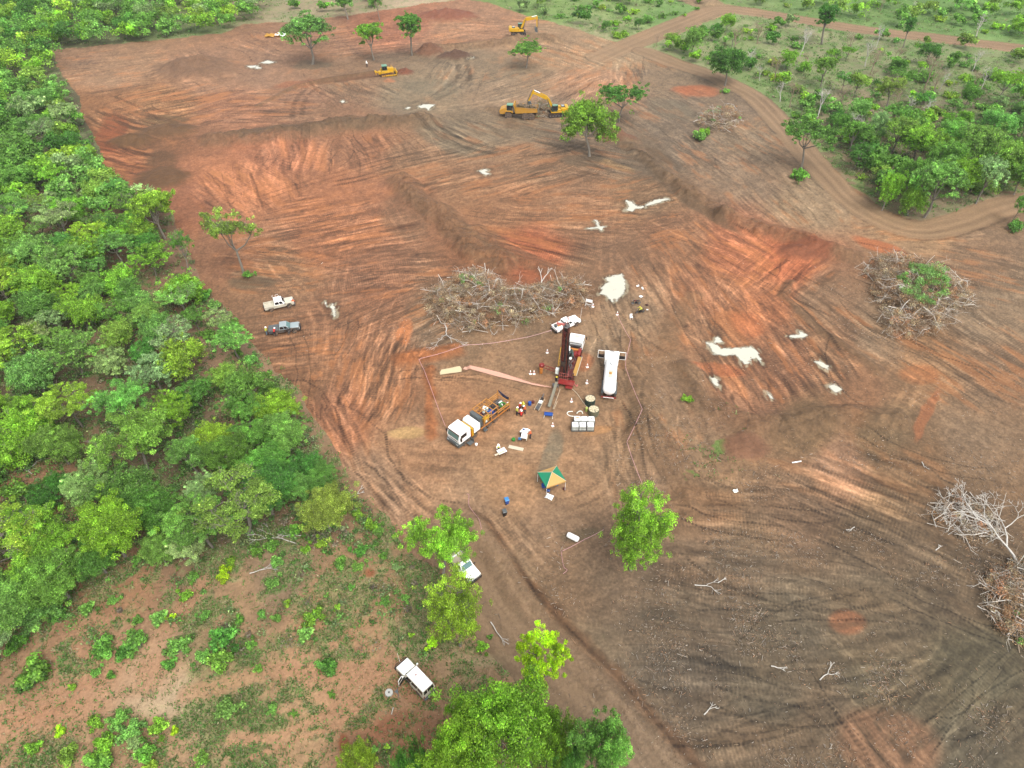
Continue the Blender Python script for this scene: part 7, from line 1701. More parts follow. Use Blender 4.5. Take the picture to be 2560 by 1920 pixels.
# well head in the grass by the wagon
p = fat(973, 1733); b = MB().mat(mat('concrete', (205, 205, 198), .8, dirt=.15)); b.lathe([(.45, 0), (.42, .22), (.2, .24)], 18); b.mat(BLACK); b.lathe([(.1, .24), (.1, .26)], 10); o = b.build('well_cover'); o.location = p; tag(o, 'round pale concrete well cover on the grass near the wagon', 'well cover')
p = fat(993, 1732); b = MB().mat(GREYP); b.add([(-.35, .1, .05), (-.05, .35, .1), (0, .7, .05), (.1, .1, .12), (.3, -.8, .05), (.05, -.1, .1)], [(0, 5, 3, 1), (1, 3, 2), (5, 4, 3)]); o = b.build('metal_scrap'); o.location = p; o.modifiers.new('thickness', 'SOLIDIFY').thickness = .04; tag(o, 'pointed grey metal scrap between the well cover and the wagon', 'scrap')

def barrier_sign():
    p = fat(1472, 764); t = thing('barrier_board', 'white board on two legs beside the brush pile', 'sign', (p.x, p.y, p.z), R(-22))
    b = MB().mat(WHITE); b.box(-.62, .62, -.02, .02, .75, 1.35); b.build('board', parent=t)
    for x in (-.6, .6): b = MB().mat(WHITE); b.bar((x, 0, 0), (x, 0, .76), .05); b.bar((x, -.4, .05), (x, .4, .05), .05); b.build('leg', parent=t)
    b = MB().mat(WHITE); b.bar((-.6, 0, .25), (.6, 0, .25), .04); b.build('crossbar', parent=t)
barrier_sign()
CONEM = mat('cone_pink', (226, 104, 84), .5, dirt=.05)
def cone(u, v, label, dim=1.0):
    p = fat(u, v); t = thing('traffic_cone', label, 'traffic cone', (p.x, p.y, p.z), .4, 'traffic cones around the rig')
    b = MB().mat(WHITE); b.box(-.2, .2, -.2, .2, 0, .05); b.build('base', parent=t)
    b = MB().mat(WHITE); b.lathe([(.19, .05), (.13, .3)], 12); b.mat(CONEM); b.lathe([(.13, .3), (.10, .47)], 12); b.mat(WHITE); b.lathe([(.10, .47), (.05, .75)], 12); b.build('body', parent=t)
for u, v, l in [(1368, 882, 'traffic cone left of the mast'), (1326, 935, 'leftmost of the two cones by the swing arm'), (1335, 935, 'cone just left of the red swing arm drum'), (1468, 918, 'cone between the rig and the tanker, upper'), (1467, 958, 'cone between the rig and the tanker, lower'), (1543, 787, 'cone at the top corner of the right hand tape'), (1482.5, 767, 'cone at the foot of the white board'),
                (1428.5, 1004, 'lone white cone left of the round tanks'), (1381.5, 1065, 'lone white cone below the blue trestle')]: cone(u, v, l)

def tape(pts, label, posts=True, z=.9):
    P = [fat(u, v) for u, v in pts]
    t = thing('barrier_tape', label, 'barrier tape', tuple(P[0]))
    Q = []
    for a, c in zip(P[:-1], P[1:]):
        for k in range(8):
            s = k / 8; q = a.lerp(c, s); Q.append((q.x - P[0].x, q.y - P[0].y, q.z - P[0].z + z - .35 * math.sin(math.pi * s) * min(1, (c - a).length / 12)))
    Q.append((P[-1].x - P[0].x, P[-1].y - P[0].y, P[-1].z - P[0].z + z))
    b = MB().mat(TAPE); b.tube(Q, .035, 4); b.build('tape', parent=t)
    if posts:
        for p in P: q = p - P[0]; b = MB().mat(STEEL); b.bar((q.x, q.y, q.z - .1), (q.x, q.y, q.z + z + .15), .035); b.build('post', parent=t)
def td(pts): return [(u * 1.15732, v * 1.15732) for u, v in pts]
tape(td([(906, 785), (912, 782), (1003, 754), (1106, 743), (1191, 722)]), 'pink tape strung along the foot of the brush pile')
tape(td([(906, 785), (918, 810), (930, 842), (963, 930)]), 'pink tape running down beside the long orange spoil bank')
tape(td([(1333, 690), (1361, 742), (1350, 790), (1350, 802), (1386, 892), (1353, 962), (1372, 1020), (1400, 1085)]), 'long pink tape down the right side of the drill site')
tape(td([(1303, 1150), (1260, 1172), (1214, 1196)]), 'white pink tape beside the lying white tank', z=.6)
def loose(pts, label):
    P = [at(u, v) for u, v in pts]; Q = spline([(p.x, p.y, p.z + .06) for p in P], 6); b = MB().mat(TAPE); b.tube(Q, .03, 4); tag(b.build('loose_tape'), label, 'barrier tape')
loose([(1008, 1068), (1013, 1070), (1013, 1092), (1025, 1110), (1035, 1125), (1040, 1142)], 'loose tape end lying on the ground left of the bins'); loose([(1212, 1190), (1214, 1205), (1218, 1225), (1225, 1232), (1216, 1240)], 'loose tape end hanging below the lying white tank')

# ================================================================ PEOPLE
SKIN = mat('skin', (120, 82, 62), .6, dirt=0)
NAVY = mat('navy_trousers', (34, 36, 62), .85, dirt=.15)
JEANS = mat('pale_jeans', (120, 150, 176), .85, dirt=.1)
DARKC = mat('black_clothes', (26, 24, 32), .85, dirt=.05)
VY = mat('yellow_vest', (226, 226, 90), .8, dirt=.05); VO = mat('orange_shirt', (240, 120, 70), .8, dirt=.05); VR = mat('red_shirt', (214, 52, 40), .8, dirt=.05)
VW = mat('white_shirt', (232, 232, 222), .8, dirt=.05); VP = mat('pink_shirt', (226, 140, 126), .8, dirt=.05)
HW = mat('white_helmet', (240, 240, 238), .35, dirt=0); HB = mat('blue_cap', (70, 100, 168), .6, dirt=0); HY = mat('yellow_helmet', (236, 216, 60), .35, dirt=0); HAIR = mat('dark_hair', (24, 20, 18), .8, dirt=0)
BOOT = mat('boots', (44, 36, 30), .8, dirt=.4)

def remesh(mb, voxel):
    me = mb.mesh('tmp'); o = bpy.data.objects.new('tmp', me); COL.objects.link(o)
    md = o.modifiers.new('r', 'REMESH'); md.mode = 'VOXEL'; md.voxel_size = voxel; md.use_smooth_shade = True
    sm = o.modifiers.new('s', 'SMOOTH'); sm.iterations = 3; sm.factor = .5
    dg = bpy.context.evaluated_depsgraph_get(); ev = o.evaluated_get(dg)
    res = bpy.data.meshes.new_from_object(ev)
    bpy.data.objects.remove(o); bpy.data.meshes.remove(me)
    res.materials.clear()
    return res
def cap(b, p, q, r0, r1, n=8):
    p, q = Vector(p), Vector(q); m = p.lerp(q, .5)
    b.tube([p, m, q], [r0, (r0 + r1) / 2 * 1.02, r1], n); b.ball(tuple(p), r0, n, 5); b.ball(tuple(q), r1, n, 5)
POSES = {  # pelvis, chest lean, knees, feet, elbows, hands (x forward, y left, z up)
    'stand': dict(pel=(0, 0, .93), lean=.03, kn=[(.02, .1, .5), (.03, -.1, .5)], ft=[(-.02, .12, .05), (0, -.12, .05)], el=[(.0, .27, 1.12), (.02, -.27, 1.12)], hd=[(.16, .24, .92), (.18, -.22, .94)]),
    'walk': dict(pel=(0, 0, .91), lean=.08, kn=[(.16, .09, .52), (-.04, -.09, .48)], ft=[(.26, .1, .05), (-.30, -.1, .08)], el=[(-.1, .26, 1.12), (.12, -.26, 1.12)], hd=[(-.02, .28, .9), (.3, -.24, 1.0)]),
    'bend': dict(pel=(-.08, 0, .9), lean=.42, kn=[(.02, .12, .5), (.06, -.12, .5)], ft=[(-.04, .14, .05), (.0, -.14, .05)], el=[(.36, .24, .98), (.36, -.24, .98)], hd=[(.5, .16, .78), (.5, -.16, .78)]),
    'reach': dict(pel=(0, 0, .93), lean=.14, kn=[(.02, .1, .5), (.05, -.1, .5)], ft=[(-.03, .12, .05), (.02, -.12, .05)], el=[(.2, .26, 1.14), (.05, -.32, 1.2)], hd=[(.46, .2, 1.08), (.2, -.5, 1.24)]),
    'crouch': dict(pel=(-.12, 0, .34), lean=.3, kn=[(.28, .16, .5), (.26, -.16, .46)], ft=[(.06, .14, .05), (.04, -.14, .05)], el=[(.28, .24, .62), (.28, -.24, .6)], hd=[(.46, .14, .4), (.46, -.12, .38)]),
    'ride': dict(pel=(-.22, 0, .82), lean=.3, kn=[(.2, .2, .72), (.2, -.2, .72)], ft=[(.05, .2, .34), (.05, -.2, .34)], el=[(.26, .32, 1.08), (.26, -.32, 1.08)], hd=[(.5, .32, 1.02), (.5, -.32, 1.02)])}
_PC = {}
def person_meshes(pose, key=None):
    if pose in _PC: return _PC[pose]
    P = POSES[pose]; pel = Vector(P['pel']); ln = P['lean']
    up = Vector((math.sin(ln * 1.6), 0, math.cos(ln * 1.6)))
    chest = pel + up * .34; neck = pel + up * .52; head = neck + Vector((up.x * .6 + .02, 0, .17)).normalized() * .17
    sh = [chest + up * .11 + Vector((0, s * .18, 0)) for s in (1, -1)]; hp = [pel + Vector((0, s * .09, -.02)) for s in (1, -1)]
    b = MB()
    cap(b, pel, chest, .13, .145); cap(b, chest, neck, .13, .06); cap(b, neck, head, .055, .06)
    b.ball(tuple(head), .098, 12, 8, (1.08, .86, 1.22)); b.ball(tuple(head + Vector((.105, 0, -.01))), .02, 6, 4); b.ball(tuple(head + Vector((.08, 0, -.07))), .035, 6, 4)
    for s in (1, -1): b.ball(tuple(head + Vector((0, s * .088, -.005))), .022, 6, 4)
    cap(b, sh[0], sh[1], .07, .07)
    for k, s in ((0, 1), (1, -1)):
        kn, ft, el, hd = Vector(P['kn'][k]), Vector(P['ft'][k]), Vector(P['el'][k]), Vector(P['hd'][k])
        cap(b, hp[k], kn, .088, .058); cap(b, kn, ft + Vector((0, 0, .04)), .055, .038); cap(b, ft, ft + Vector((.15, 0, -.01)), .045, .04)
        cap(b, sh[k], el, .055, .042); cap(b, el, hd, .04, .028)
        d = (hd - el).normalized(); cap(b, hd, hd + d * .07, .034, .03)
    body = remesh(b, .022); 
    # fingers, rooted in the palms
    fb = MB()
    for k, s in ((0, 1), (1, -1)):
        el, hd = Vector(P['el'][k]), Vector(P['hd'][k]); d = (hd - el).normalized(); a = d.cross(Vector((0, 0, 1))).normalized() if abs(d.z) < .95 else Vector((0, 1, 0)); n = d.cross(a)
        for j, L_ in enumerate((.075, .085, .08, .062)):
            p = hd + d * .075 + a * (.027 - .018 * j); q = p + d * L_ * .55 - n * .008; fb.tube([p, q, q + d * L_ * .35 - n * .022], [.009, .0085, .006], 6)
        p = hd + d * .02 + a * .032 * -s; fb.tube([p, p + d * .035 - a * .02 * s, p + d * .065 - a * .022 * s - n * .01], [.011, .009, .007], 6)
    bm = bmesh.new(); bm.from_mesh(body); fm = fb.mesh('f'); bm.from_mesh(fm); bm.to_mesh(body); bm.free()
    body.materials.append(SKIN)
    b = MB(); cap(b, pel + up * .04, chest, .155, .172); cap(b, chest, neck - up * .04, .155, .085); cap(b, sh[0], sh[1], .085, .085)
    for k in (0, 1): el = Vector(P['el'][k]); hd = Vector(P['hd'][k]); cap(b, sh[k], el, .075, .058); cap(b, el, el.lerp(hd, .85), .056, .044)
    shirt = remesh(b, .024)
    b = MB(); cap(b, pel + up * .05, pel, .155, .15)
    for k in (0, 1): kn, ft = Vector(P['kn'][k]), Vector(P['ft'][k]); cap(b, hp[k], kn, .108, .078); cap(b, kn, ft + Vector((0, 0, .05)), .075, .06)
    trous = remesh(b, .024)
    b = MB()
    for k in (0, 1): ft = Vector(P['ft'][k]); cap(b, ft + Vector((-.03, 0, .02)), ft + Vector((.16, 0, -.005)), .058, .05); cap(b, ft + Vector((-.02, 0, .0)), ft + Vector((-.02, 0, .09)), .055, .058)
    boots = remesh(b, .024)
    _PC[pose] = (body, shirt, trous, boots, head)
    return _PC[pose]
def person(loc, rz, pose, shirt, trous, hat, label, group=None, vest=None, sc=1.0):
    body, sm, tm, bt_, head = person_meshes(pose)
    t = thing('person', label, 'person', tuple(loc), rz, group); t.scale = (sc, sc, sc)
    link(bpy.data.objects.new('body', body), t)
    for nm, me, m in (('shirt', sm, shirt), ('trousers', tm, trous), ('boots', bt_, BOOT)):
        me = me.copy(); me.materials.clear(); me.materials.append(m); link(bpy.data.objects.new(nm, me), t)
    if vest:
        b = MB().mat(vest); P = POSES[pose]; pel = Vector(P['pel']); up = Vector((math.sin(P['lean'] * 1.6), 0, math.cos(P['lean'] * 1.6)))
        b.tube([pel + up * .08, pel + up * .3, pel + up * .44], [.172, .188, .14], 12); b.build('vest', parent=t, smooth=True)
    b = MB().mat(hat)
    if hat is HAIR: b.ball(tuple(head + Vector((-.012, 0, .03))), .112, 10, 7, (1.02, .9, 1.1)); b.build('hair', parent=t, smooth=True)
    else:
        b.ball(tuple(head + Vector((0, 0, .045))), .135, 12, 8, (1.1, .98, .9)); b.lathe([(.17, -.01), (.165, .01)], 12, tuple(head + Vector((.03, 0, .04)))); b.build('helmet' if hat is not HB else 'cap', parent=t, smooth=True)
G5 = 'huddle of workers between the truck and the rod rack'
for (u, v), rz, ps, sh, tr, ht, lab, g in [
    ((737, 764), 190, 'bend', VO, NAVY, HW, 'person in an orange shirt bending in front of the cream pickup', None),
    ((668, 837), -10, 'stand', VY, JEANS, HW, 'person in a yellow vest and pale jeans at the tail of the grey pickup', None),
    ((688, 840), 80, 'bend', VR, DARKC, HW, 'person in a red shirt leaning over the tray of the grey pickup', None),
    ((918, 167), 250, 'stand', VW, NAVY, HW, 'distant person in a white shirt standing left of the bulldozer', None),
    ((641, 964), 60, 'walk', DARKC, DARKC, HAIR, 'person dressed all in black walking at the left forest edge', None),
    ((1292, 1038), 20, 'stand', VY, NAVY, HW, 'person in a yellow vest on the left of the huddle', G5), ((1300, 1026), -40, 'stand', VR, NAVY, HW, 'person in a red shirt and white helmet at the back of the huddle', G5),
    ((1308, 1024), -100, 'stand', VY, DARKC, HY, 'person with yellow vest and yellow helmet at the back right of the huddle', G5), ((1298, 1035), 10, 'crouch', VP, NAVY, HW, 'person in a pink shirt crouching inside the huddle', G5),
    ((1303, 1041), 80, 'crouch', VR, DARKC, HW, 'person in a red shirt crouching at the front of the huddle', G5), ((1313, 1034), 170, 'reach', VO, NAVY, HW, 'person in an orange shirt on the right of the huddle', G5),
    ((1271, 1028), 100, 'bend', VY, DARKC, HW, 'person in a yellow vest bending at the rear corner of the orange truck', None),
    ((1302, 1090), 0, 'bend', VW, DARKC, HB, 'person in a pale shirt and blue cap leaning over the long white table', None), ((1326.5, 1095), 170, 'reach', VO, NAVY, HW, 'person in an orange shirt on the right of the long white table', None),
    ((1245.5, 1130), -60, 'stand', VW, NAVY, HW, 'person in a yellow vest behind the small white table', None)]:
    person(fat(u, v), R(rz), ps, sh, tr, ht, lab, g, vest=VY if 'yellow vest' in lab else None)
p = fat(1389, 966); person((p.x, p.y, p.z + .35), R(20), 'stand', DARKC, NAVY, HY, 'driller in dark clothes and yellow helmet beside the rig mast')
b = MB().mat(STEEL); b.box(-.5, .5, -.4, .4, .3, .35)
for x in (-.45, .45):
    for y in (-.35, .35): b.bar((x, y, 0), (x, y, .3), .05)
o = b.build('foot_platform'); o.location = p; tag(o, 'low steel foot platform under the driller', 'platform')

def motorcycle(u, v, rz, roll, label):
    p = fat(u, v); t = thing('motorcycle', label, 'motorcycle', (p.x, p.y, p.z), rz); t.rotation_euler = (roll, 0, rz)
    for x in (.62, -.62):
        b = MB().mat(RUBBER); b.torus((x, 0, .31), .26, .055, 18, 6, 'y'); w = b.build('wheel', parent=t)
        b = MB().mat(STEEL); b.lathe([(.2, -.015), (.2, .015)], 14, (x, 0, .31), 'y'); b.build('rim', parent=w)
    b = MB().mat(DARKC); b.box(-.2, .2, -.13, .13, .28, .6); b.bar((.62, 0, .31), (.42, 0, .95), .07); b.bar((-.62, 0, .31), (-.05, 0, .5), .07); b.bar((.4, 0, .85), (-.5, 0, .68), .08); b.build('frame', parent=t)
    b = MB().mat(mat('dark_red_tank', (110, 26, 24), .3)); b.ball((.18, 0, .82), .19, 10, 6, (1.25, .75, .7)); b.build('fuel_tank', parent=t, smooth=True)
    b = MB().mat(BLACK); b.box(-.62, .02, -.13, .13, .76, .86); b.build('seat', parent=t, bevel=.03)
    b = MB().mat(STEEL); b.tube([(.38, -.36, 1.02), (.44, 0, .98), (.38, .36, 1.02)], .02, 6); b.build('handlebar', parent=t)
    b = MB().mat(LAMP); b.lathe([(.08, 0), (.02, .06)], 10, (.54, 0, .85), 'x'); b.build('headlight', parent=t)
    return p
p = motorcycle(1600, 783, R(195), 0, 'black motorcycle with a rider, beside the white chair')
person((p.x, p.y, p.z), R(195), 'ride', VY, DARKC, HY, 'rider in yellow shirt and helmet sitting on the black motorcycle')
motorcycle(1590, 762, R(185), R(18), 'empty motorcycle leaning over above the ridden one')

# ================================================================ BRUSH AND DEAD WOOD
GREYW = bark_material('grey_dead_wood', (.30, .27, .23), (.55, .51, .44))
DRYC = [(.34, .20, .10), (.42, .29, .16), (.24, .16, .09), (.40, .21, .11), (.44, .37, .22), (.32, .27, .19), (.26, .20, .13)]
def brush_pile(polyD,  hgt, ns, nl, label, seed, green=0.12, name='brush_pile', grey=.3, zoff=0, pos=None, cat='brush pile', spread=1.0):
    rng = np.random.default_rng(seed)
    P = [gp(*q) for q in polyD]; PB = P; c = np.mean(np.array(P), 0)
    us = [q[0] for q in P]; vs_ = [q[1] for q in P]
    def samp(n):
        out = []
        while len(out) < n:
            x, y = rng.uniform(min(us), max(us)), rng.uniform(min(vs_), max(vs_))
            if inpoly(np.array([x]), np.array([y]), P)[0]: out.append((x, y))
        return np.array(out)
    t = thing(name, label, cat, (c[0], c[1], gz(*c) + zoff))
    def dome(x, y):
        d, _, _ = pdist(x, y, PB + [PB[0]]); m = 1 + .9 * fbm(x / 3.2, y / 3.2, 3, seed)
        return hgt * np.clip(d / (hgt * 1.0), 0, 1) ** .7 * m
    def sticks(n, Lr, r, m, nm, top=1.0, curl=.16):
        s = samp(n); z = dome(s[:, 0], s[:, 1]); b = MB().mat(m)
        for (x, y), zz in zip(s, z):
            a = rng.random() * 6.28; L_ = rng.uniform(*Lr); el = rng.normal() * .28; zc = zz * (rng.random() ** .5) * top + .1
            d = np.array([math.cos(a), math.sin(a), el]); q = np.array([x - c[0], y - c[1], zc]); pts = [q - d * L_ / 2, q + rng.normal(size=3) * L_ * curl * .6, q + d * L_ / 2 + rng.normal(size=3) * L_ * curl]
            for k in pts: k[2] = max(k[2], .04)
            rr = r * rng.uniform(.5, 1.6); b.tube(pts, [rr, rr * .8, rr * .35], 4, False)
            for k in range(3):
                f = rng.uniform(.4, 1); p0 = pts[1] * (1 - f) + pts[2] * f; d2 = d + rng.normal(size=3) * .7; d2 /= np.linalg.norm(d2); l2 = L_ * rng.uniform(.15, .4); e = p0 + d2 * l2; e[2] = max(e[2], .04)
                b.tube([p0, (p0 + e) / 2 + rng.normal(size=3) * l2 * .12, e], [rr * .5, rr * .4, rr * .2], 3, False)
        b.build(nm, parent=t)
    sticks(int(ns * grey * .7), (1.3, 4.8), .048, GREYW, 'pale_branches', 1.05)
    sticks(int(ns * (1 - grey) * 1.1), (1.0, 3.6), .038, BROWNW, 'brown_branches')
    def leaves(n, cols, nm, sz, topb=.35):
        nc = max(6, n // 90); s = samp(nc); z = dome(s[:, 0], s[:, 1]) * (rng.random(nc) * .4 + .72)
        cen = np.stack([s[:, 0] - c[0], s[:, 1] - c[1], z, rng.uniform(.4, 1.2, nc), rng.uniform(.3, .7, nc), np.exp(rng.normal(size=nc) * .25)], 1)
        ci = rng.integers(0, len(cols), nc); idx = rng.integers(0, nc, n)
        co, col = leaf_arrays(np.random.default_rng(seed + 1), cen, n, sz, cr=None)
        # colour by nearest clump: draw again with the same generator order
        idx = np.random.default_rng(seed + 1).integers(0, nc, n)
        col = np.repeat(np.array(cols)[ci[idx]], 4, 0) * (col.mean(1, keepdims=True) ** .9)
        co[:, 2] = np.maximum(co[:, 2], .03)
        me = np_mesh(nm, co, np.arange(len(co)).reshape(-1, 4), LEAF, col); o = link(bpy.data.objects.new(nm, me), t); o.color = (1, 1, 1, 1)
    leaves(int(nl * 1.9), DRYC, 'dry_leaves', .085)
    if green > .2: P0 = P; P = [gp(1925, 612), gp(1960, 592), gp(2020, 600), gp(2045, 645), gp(1995, 685), gp(1935, 665)]; us = [q[0] for q in P]; vs_ = [q[1] for q in P]; hgt = hgt * 1.25
    if green: leaves(int(nl * green), [(.17, .33, .07), (.20, .36, .10)], 'green_leaves', .12)
    return t
brush_pile([(925, 650), (930, 628), (965, 618), (1010, 592), (1050, 590), (1078, 612), (1100, 632), (1160, 622), (1200, 612), (1245, 608), (1266, 630), (1268, 650), (1240, 668), (1180, 680), (1140, 700), (1080, 712), (1020, 716), (965, 708), (925, 685)], 2.6, 1100, 26000, 'big brown and grey brush pile in the middle, behind the drill rig', 1, .05)
brush_pile([(1860, 580), (1885, 560), (1940, 556), (2010, 578), (2060, 610), (2098, 640), (2095, 665), (2050, 690), (2030, 720), (1960, 735), (1910, 722), (1900, 690), (1905, 665), (1880, 630)], 2.6, 800, 20000, 'large brush pile with green leaves on top at the right', 2, .42, grey=.35)
brush_pile([(1500, 268), (1520, 245), (1560, 238), (1598, 245), (1602, 262), (1580, 280), (1535, 288)], 2.8, 260, 6000, 'distant grey brown brush pile inside the track bend', 3, .12, grey=.45)
brush_pile([(2115, 1265), (2150, 1235), (2200, 1215), (2300, 1210), (2330, 1420), (2212, 1400), (2160, 1370), (2130, 1310)], 1.6, 480, 12000, 'brush pile with reddish leaves cut by the right edge', 4, .04, grey=.4)
brush_pile([(1148, 250), (1152, 232), (1165, 222), (1190, 224), (1196, 240), (1180, 254)], 2.2, 260, 4200, 'heap of dug up brush between the dump truck and its excavator', 5, .05, grey=.15)
brush_pile([(2030, 1085), (2080, 1078), (2130, 1095), (2160, 1150), (2110, 1170), (2040, 1150), (2015, 1120)], .7, 160, 1500, 'thin litter of grey twigs under the fallen dead tree', 6, 0, grey=.8)
# the dump truck's load
def truck_load():
    rng = np.random.default_rng(8); t = thing('brush_load', 'load of dark brush heaped in the dump truck body', 'brush load', tuple(DT.location), DT.rotation_euler.z)
    b = MB().mat(BROWNW)
    for k in range(170):
        q = np.array([rng.uniform(-4.2, .8), rng.uniform(-1.2, 1.2), rng.uniform(2.2, 3.7)]); d = rng.normal(size=3); d[2] *= .4; d /= np.linalg.norm(d); L_ = rng.uniform(.5, 1.8)
        b.tube([q - d * L_ / 2, q + rng.normal(size=3) * .1, q + d * L_ / 2], [.05, .045, .02], 4)
    b.build('branches', parent=t)
    cen = np.array([(rng.uniform(-4.0, .6), rng.uniform(-1.1, 1.1), rng.uniform(2.2, 3.2), .6, .4, math.exp(rng.normal() * .3)) for _ in range(40)])
    co, col = leaf_arrays(rng, cen, 4200, .12); col = np.array([(.14, .11, .06)]) * col
    me = np_mesh('leaves_and_soil', co, np.arange(len(co)).reshape(-1, 4), LEAF, col); o = link(bpy.data.objects.new('leaves_and_soil', me), t); o.color = (1, 1, 1, 1)
truck_load()

def fallen(u0, v0, u1, v1, spread, n, m, label, seed, r=.16, name='fallen_tree', cat='fallen tree', lift=1.0, bare=True):
    """a felled or fallen tree lying from its butt (u0,v0) towards (u1,v1)"""
    rng = np.random.default_rng(seed); p0, p1 = at(u0, v0), at(u1, v1); t = thing(name, label, cat, tuple(p0))
    b = MB().mat(m); D = np.array(p1 - p0); L_ = np.linalg.norm(D[:2]); d = D / np.linalg.norm(D)
    br = []
    def rec(p, d, L, r, k):
        e = p + d * L; e[2] = max(e[2], .08); mm = (p + e) / 2 + rng.normal(size=3) * L * .07; mm[2] = max(mm[2], .06)
        br.append(([p, mm, e], [r, r * .85, r * .65]))
        if k == 0: return
        nn = 2 if k > 1 else 3
        for j in range(nn):
            a = (j - (nn - 1) / 2) * spread + rng.normal() * .22
            c_, s_ = math.cos(a), math.sin(a); d2 = np.array([d[0] * c_ - d[1] * s_, d[0] * s_ + d[1] * c_, d[2] * .6 + rng.normal() * .22 + .06 * lift]); d2 /= np.linalg.norm(d2)
            rec(e, d2, L * rng.uniform(.62, .85), r * .62, k - 1)
    rec(np.array([0, 0, .15]), np.array([d[0], d[1], .12 * lift]), L_ * .42, r, n)
    me_b = MB().mat(m)
    for pts, rs in br: me_b.tube([tuple(x) for x in pts], [max(q, .018) for q in rs], 5, False)
    me_b.build('branches' if False else 'trunk', parent=t, smooth=True)
fallen(2204, 1234, 2120, 1130, .75, 6, PALE, 'pale dead tree lying with its crown spread left, near the right edge', 11, .2, lift=2.0)
fallen(2150, 1150, 2050, 1100, .8, 6, PALE, 'second bleached crown lying left of the fallen dead tree', 12, .14, lift=2.0)
fallen(960, 700, 968, 745, .5, 5, PALE, 'white dead limb sticking out of the brush pile towards the tape', 13, .13, lift=.5)
fallen(1180, 640, 1155, 592, .35, 2, PALE, 'grey snag with a tufted top sticking out behind the brush pile', 14, .14, lift=2.5)
for k, (a, b_, c_, d_, lab) in enumerate([(690, 1155, 610, 1165, 'bundle of grey fallen branches at the forest edge, upper'), (640, 1175, 560, 1150, 'grey fallen branches below the upper bundle'), (540, 1240, 590, 1225, 'single pale branch on the litter under the forest'), (380, 1195, 410, 1205, 'broken white branch below the forest'), (70, 1025, 20, 1000, 'grey fallen branches at the far left'),
                                          (60, 1020, 90, 990, 'pale branch leaning at the left path'), (760, 1075, 790, 1060, 'small pale stick heap at the clearing edge'), (2110, 1310, 2160, 1335, 'two long pale sticks beside the reddish brush pile'), (1060, 1345, 1092, 1400, 'dead grey limb on the road verge below the drooping tree'), (1770, 1470, 1810, 1440, 'forked pale branch on the dozed soil'),
                                          (1520, 1545, 1545, 1518, 'bent pale branch at the bottom of the dozed soil'), (1550, 1260, 1570, 1250, 'small pile of roots on the dozed soil'), (1845, 1140, 1830, 1150, 'root clump right of the dozed middle'), (1500, 1265, 1560, 1270, 'long thin stick on the dozed soil'), (2020, 1190, 2035, 1180, 'short root right of the mound'),
                                          (1990, 1000, 2000, 1018, 'crooked root below the small orange mound'), (1665, 1440, 1700, 1450, 'pale stick near the middle of the dark ground'), (850, 1530, 845, 1545, 'small stick on the grass left of the wagon')]):
    fallen(a, b_, c_, d_, .5, 2 if k > 2 else 3, PALE, lab, 40 + k, .07, name='dead_branch', cat='dead branch', lift=.3)

# loose chips and twigs strewn over the dozed ground
def twig_litter():
    rng = np.random.default_rng(31)
    n = 150000; v = rng.uniform(560, 1680, n); u = rng.uniform(560, 2230, n)
    a, b = (u - W / 2) / F, (v - H / 2) / F; t = CAMH / (sp + b * cp); X = a * t; Y = (cp - b * sp) * t
    w = np.exp(-(((u - 1850) / 520) ** 2 + ((v - 1350) / 380) ** 2)) + .8 * np.exp(-(((u - 1420) / 90) ** 2 + ((v - 980) / 160) ** 2)) + .7 * np.exp(-(((u - 2020) / 170) ** 2 + ((v - 660) / 120) ** 2)) + .5 * np.exp(-(((u - 1000) / 160) ** 2 + ((v - 730) / 40) ** 2)) + .05
    w = w * np.clip(.15 + 5.5 * (fbm(X / 4.5, Y / 4.5, 3, 77) + .02), .05, 2.2)
    ins = inpoly(u, v, CLEAR)
    d, _, _ = pdist(X, Y, ROADW['access'][0]); w = np.where(d < 5, .04, w)
    k = (rng.random(n) < w * .6) & ins & ~((u < 1330) & (v < 1130) & (v > 760)); X, Y = X[k], Y[k]; m = len(X); print('twigs', m)
    Z = height(X, Y) + .05
    an = rng.random(m) * 6.28; L_ = .06 + rng.exponential(.13, m); L_ = np.minimum(L_, 1.2); wd_ = .012 + .02 * rng.random(m)
    d = np.stack([np.cos(an), np.sin(an), rng.normal(size=m) * .12], 1); s = np.stack([-np.sin(an), np.cos(an), np.zeros(m)], 1); P = np.stack([X, Y, Z + .03], 1)
    A = P - d * L_[:, None] / 2; B = P + d * L_[:, None] / 2 + s * (rng.normal(size=m) * .12 * L_)[:, None]; h = np.array([0, 0, 1.0])
    vs = np.stack([A + s * wd_[:, None], A - s * wd_[:, None], A + h * wd_[:, None] * 1.6, B + s * wd_[:, None], B - s * wd_[:, None], B + h * wd_[:, None] * 1.6], 1).reshape(-1, 3)
    i = np.arange(m)[:, None] * 6; fq = np.concatenate([i + [0, 2, 5, 3], i + [1, 4, 5, 2], i + [0, 3, 4, 1]], 0)
    col = np.array([(.26, .20, .15), (.22, .16, .10), (.33, .29, .24), (.28, .16, .09), (.14, .11, .08)])[rng.integers(0, 5, m)] * np.exp(rng.normal(size=(m, 1)) * .25)
    me = np_mesh('twig_litter', vs, fq, DRYM, np.repeat(col, 6, 0)); tag(link(bpy.data.objects.new('twig_litter', me)), 'twigs and wood chips strewn over the dozed ground', 'litter', kind='stuff')
DRYM = bpy.data.materials.new('twig'); DRYM.use_nodes = True
_a = DRYM.node_tree.nodes.new('ShaderNodeAttribute'); _a.attribute_name = 'Col'; DRYM.node_tree.links.new(_a.outputs['Color'], DRYM.node_tree.nodes['Principled BSDF'].inputs['Base Color']); DRYM.node_tree.nodes['Principled BSDF'].inputs['Roughness'].default_value = .85
twig_litter()
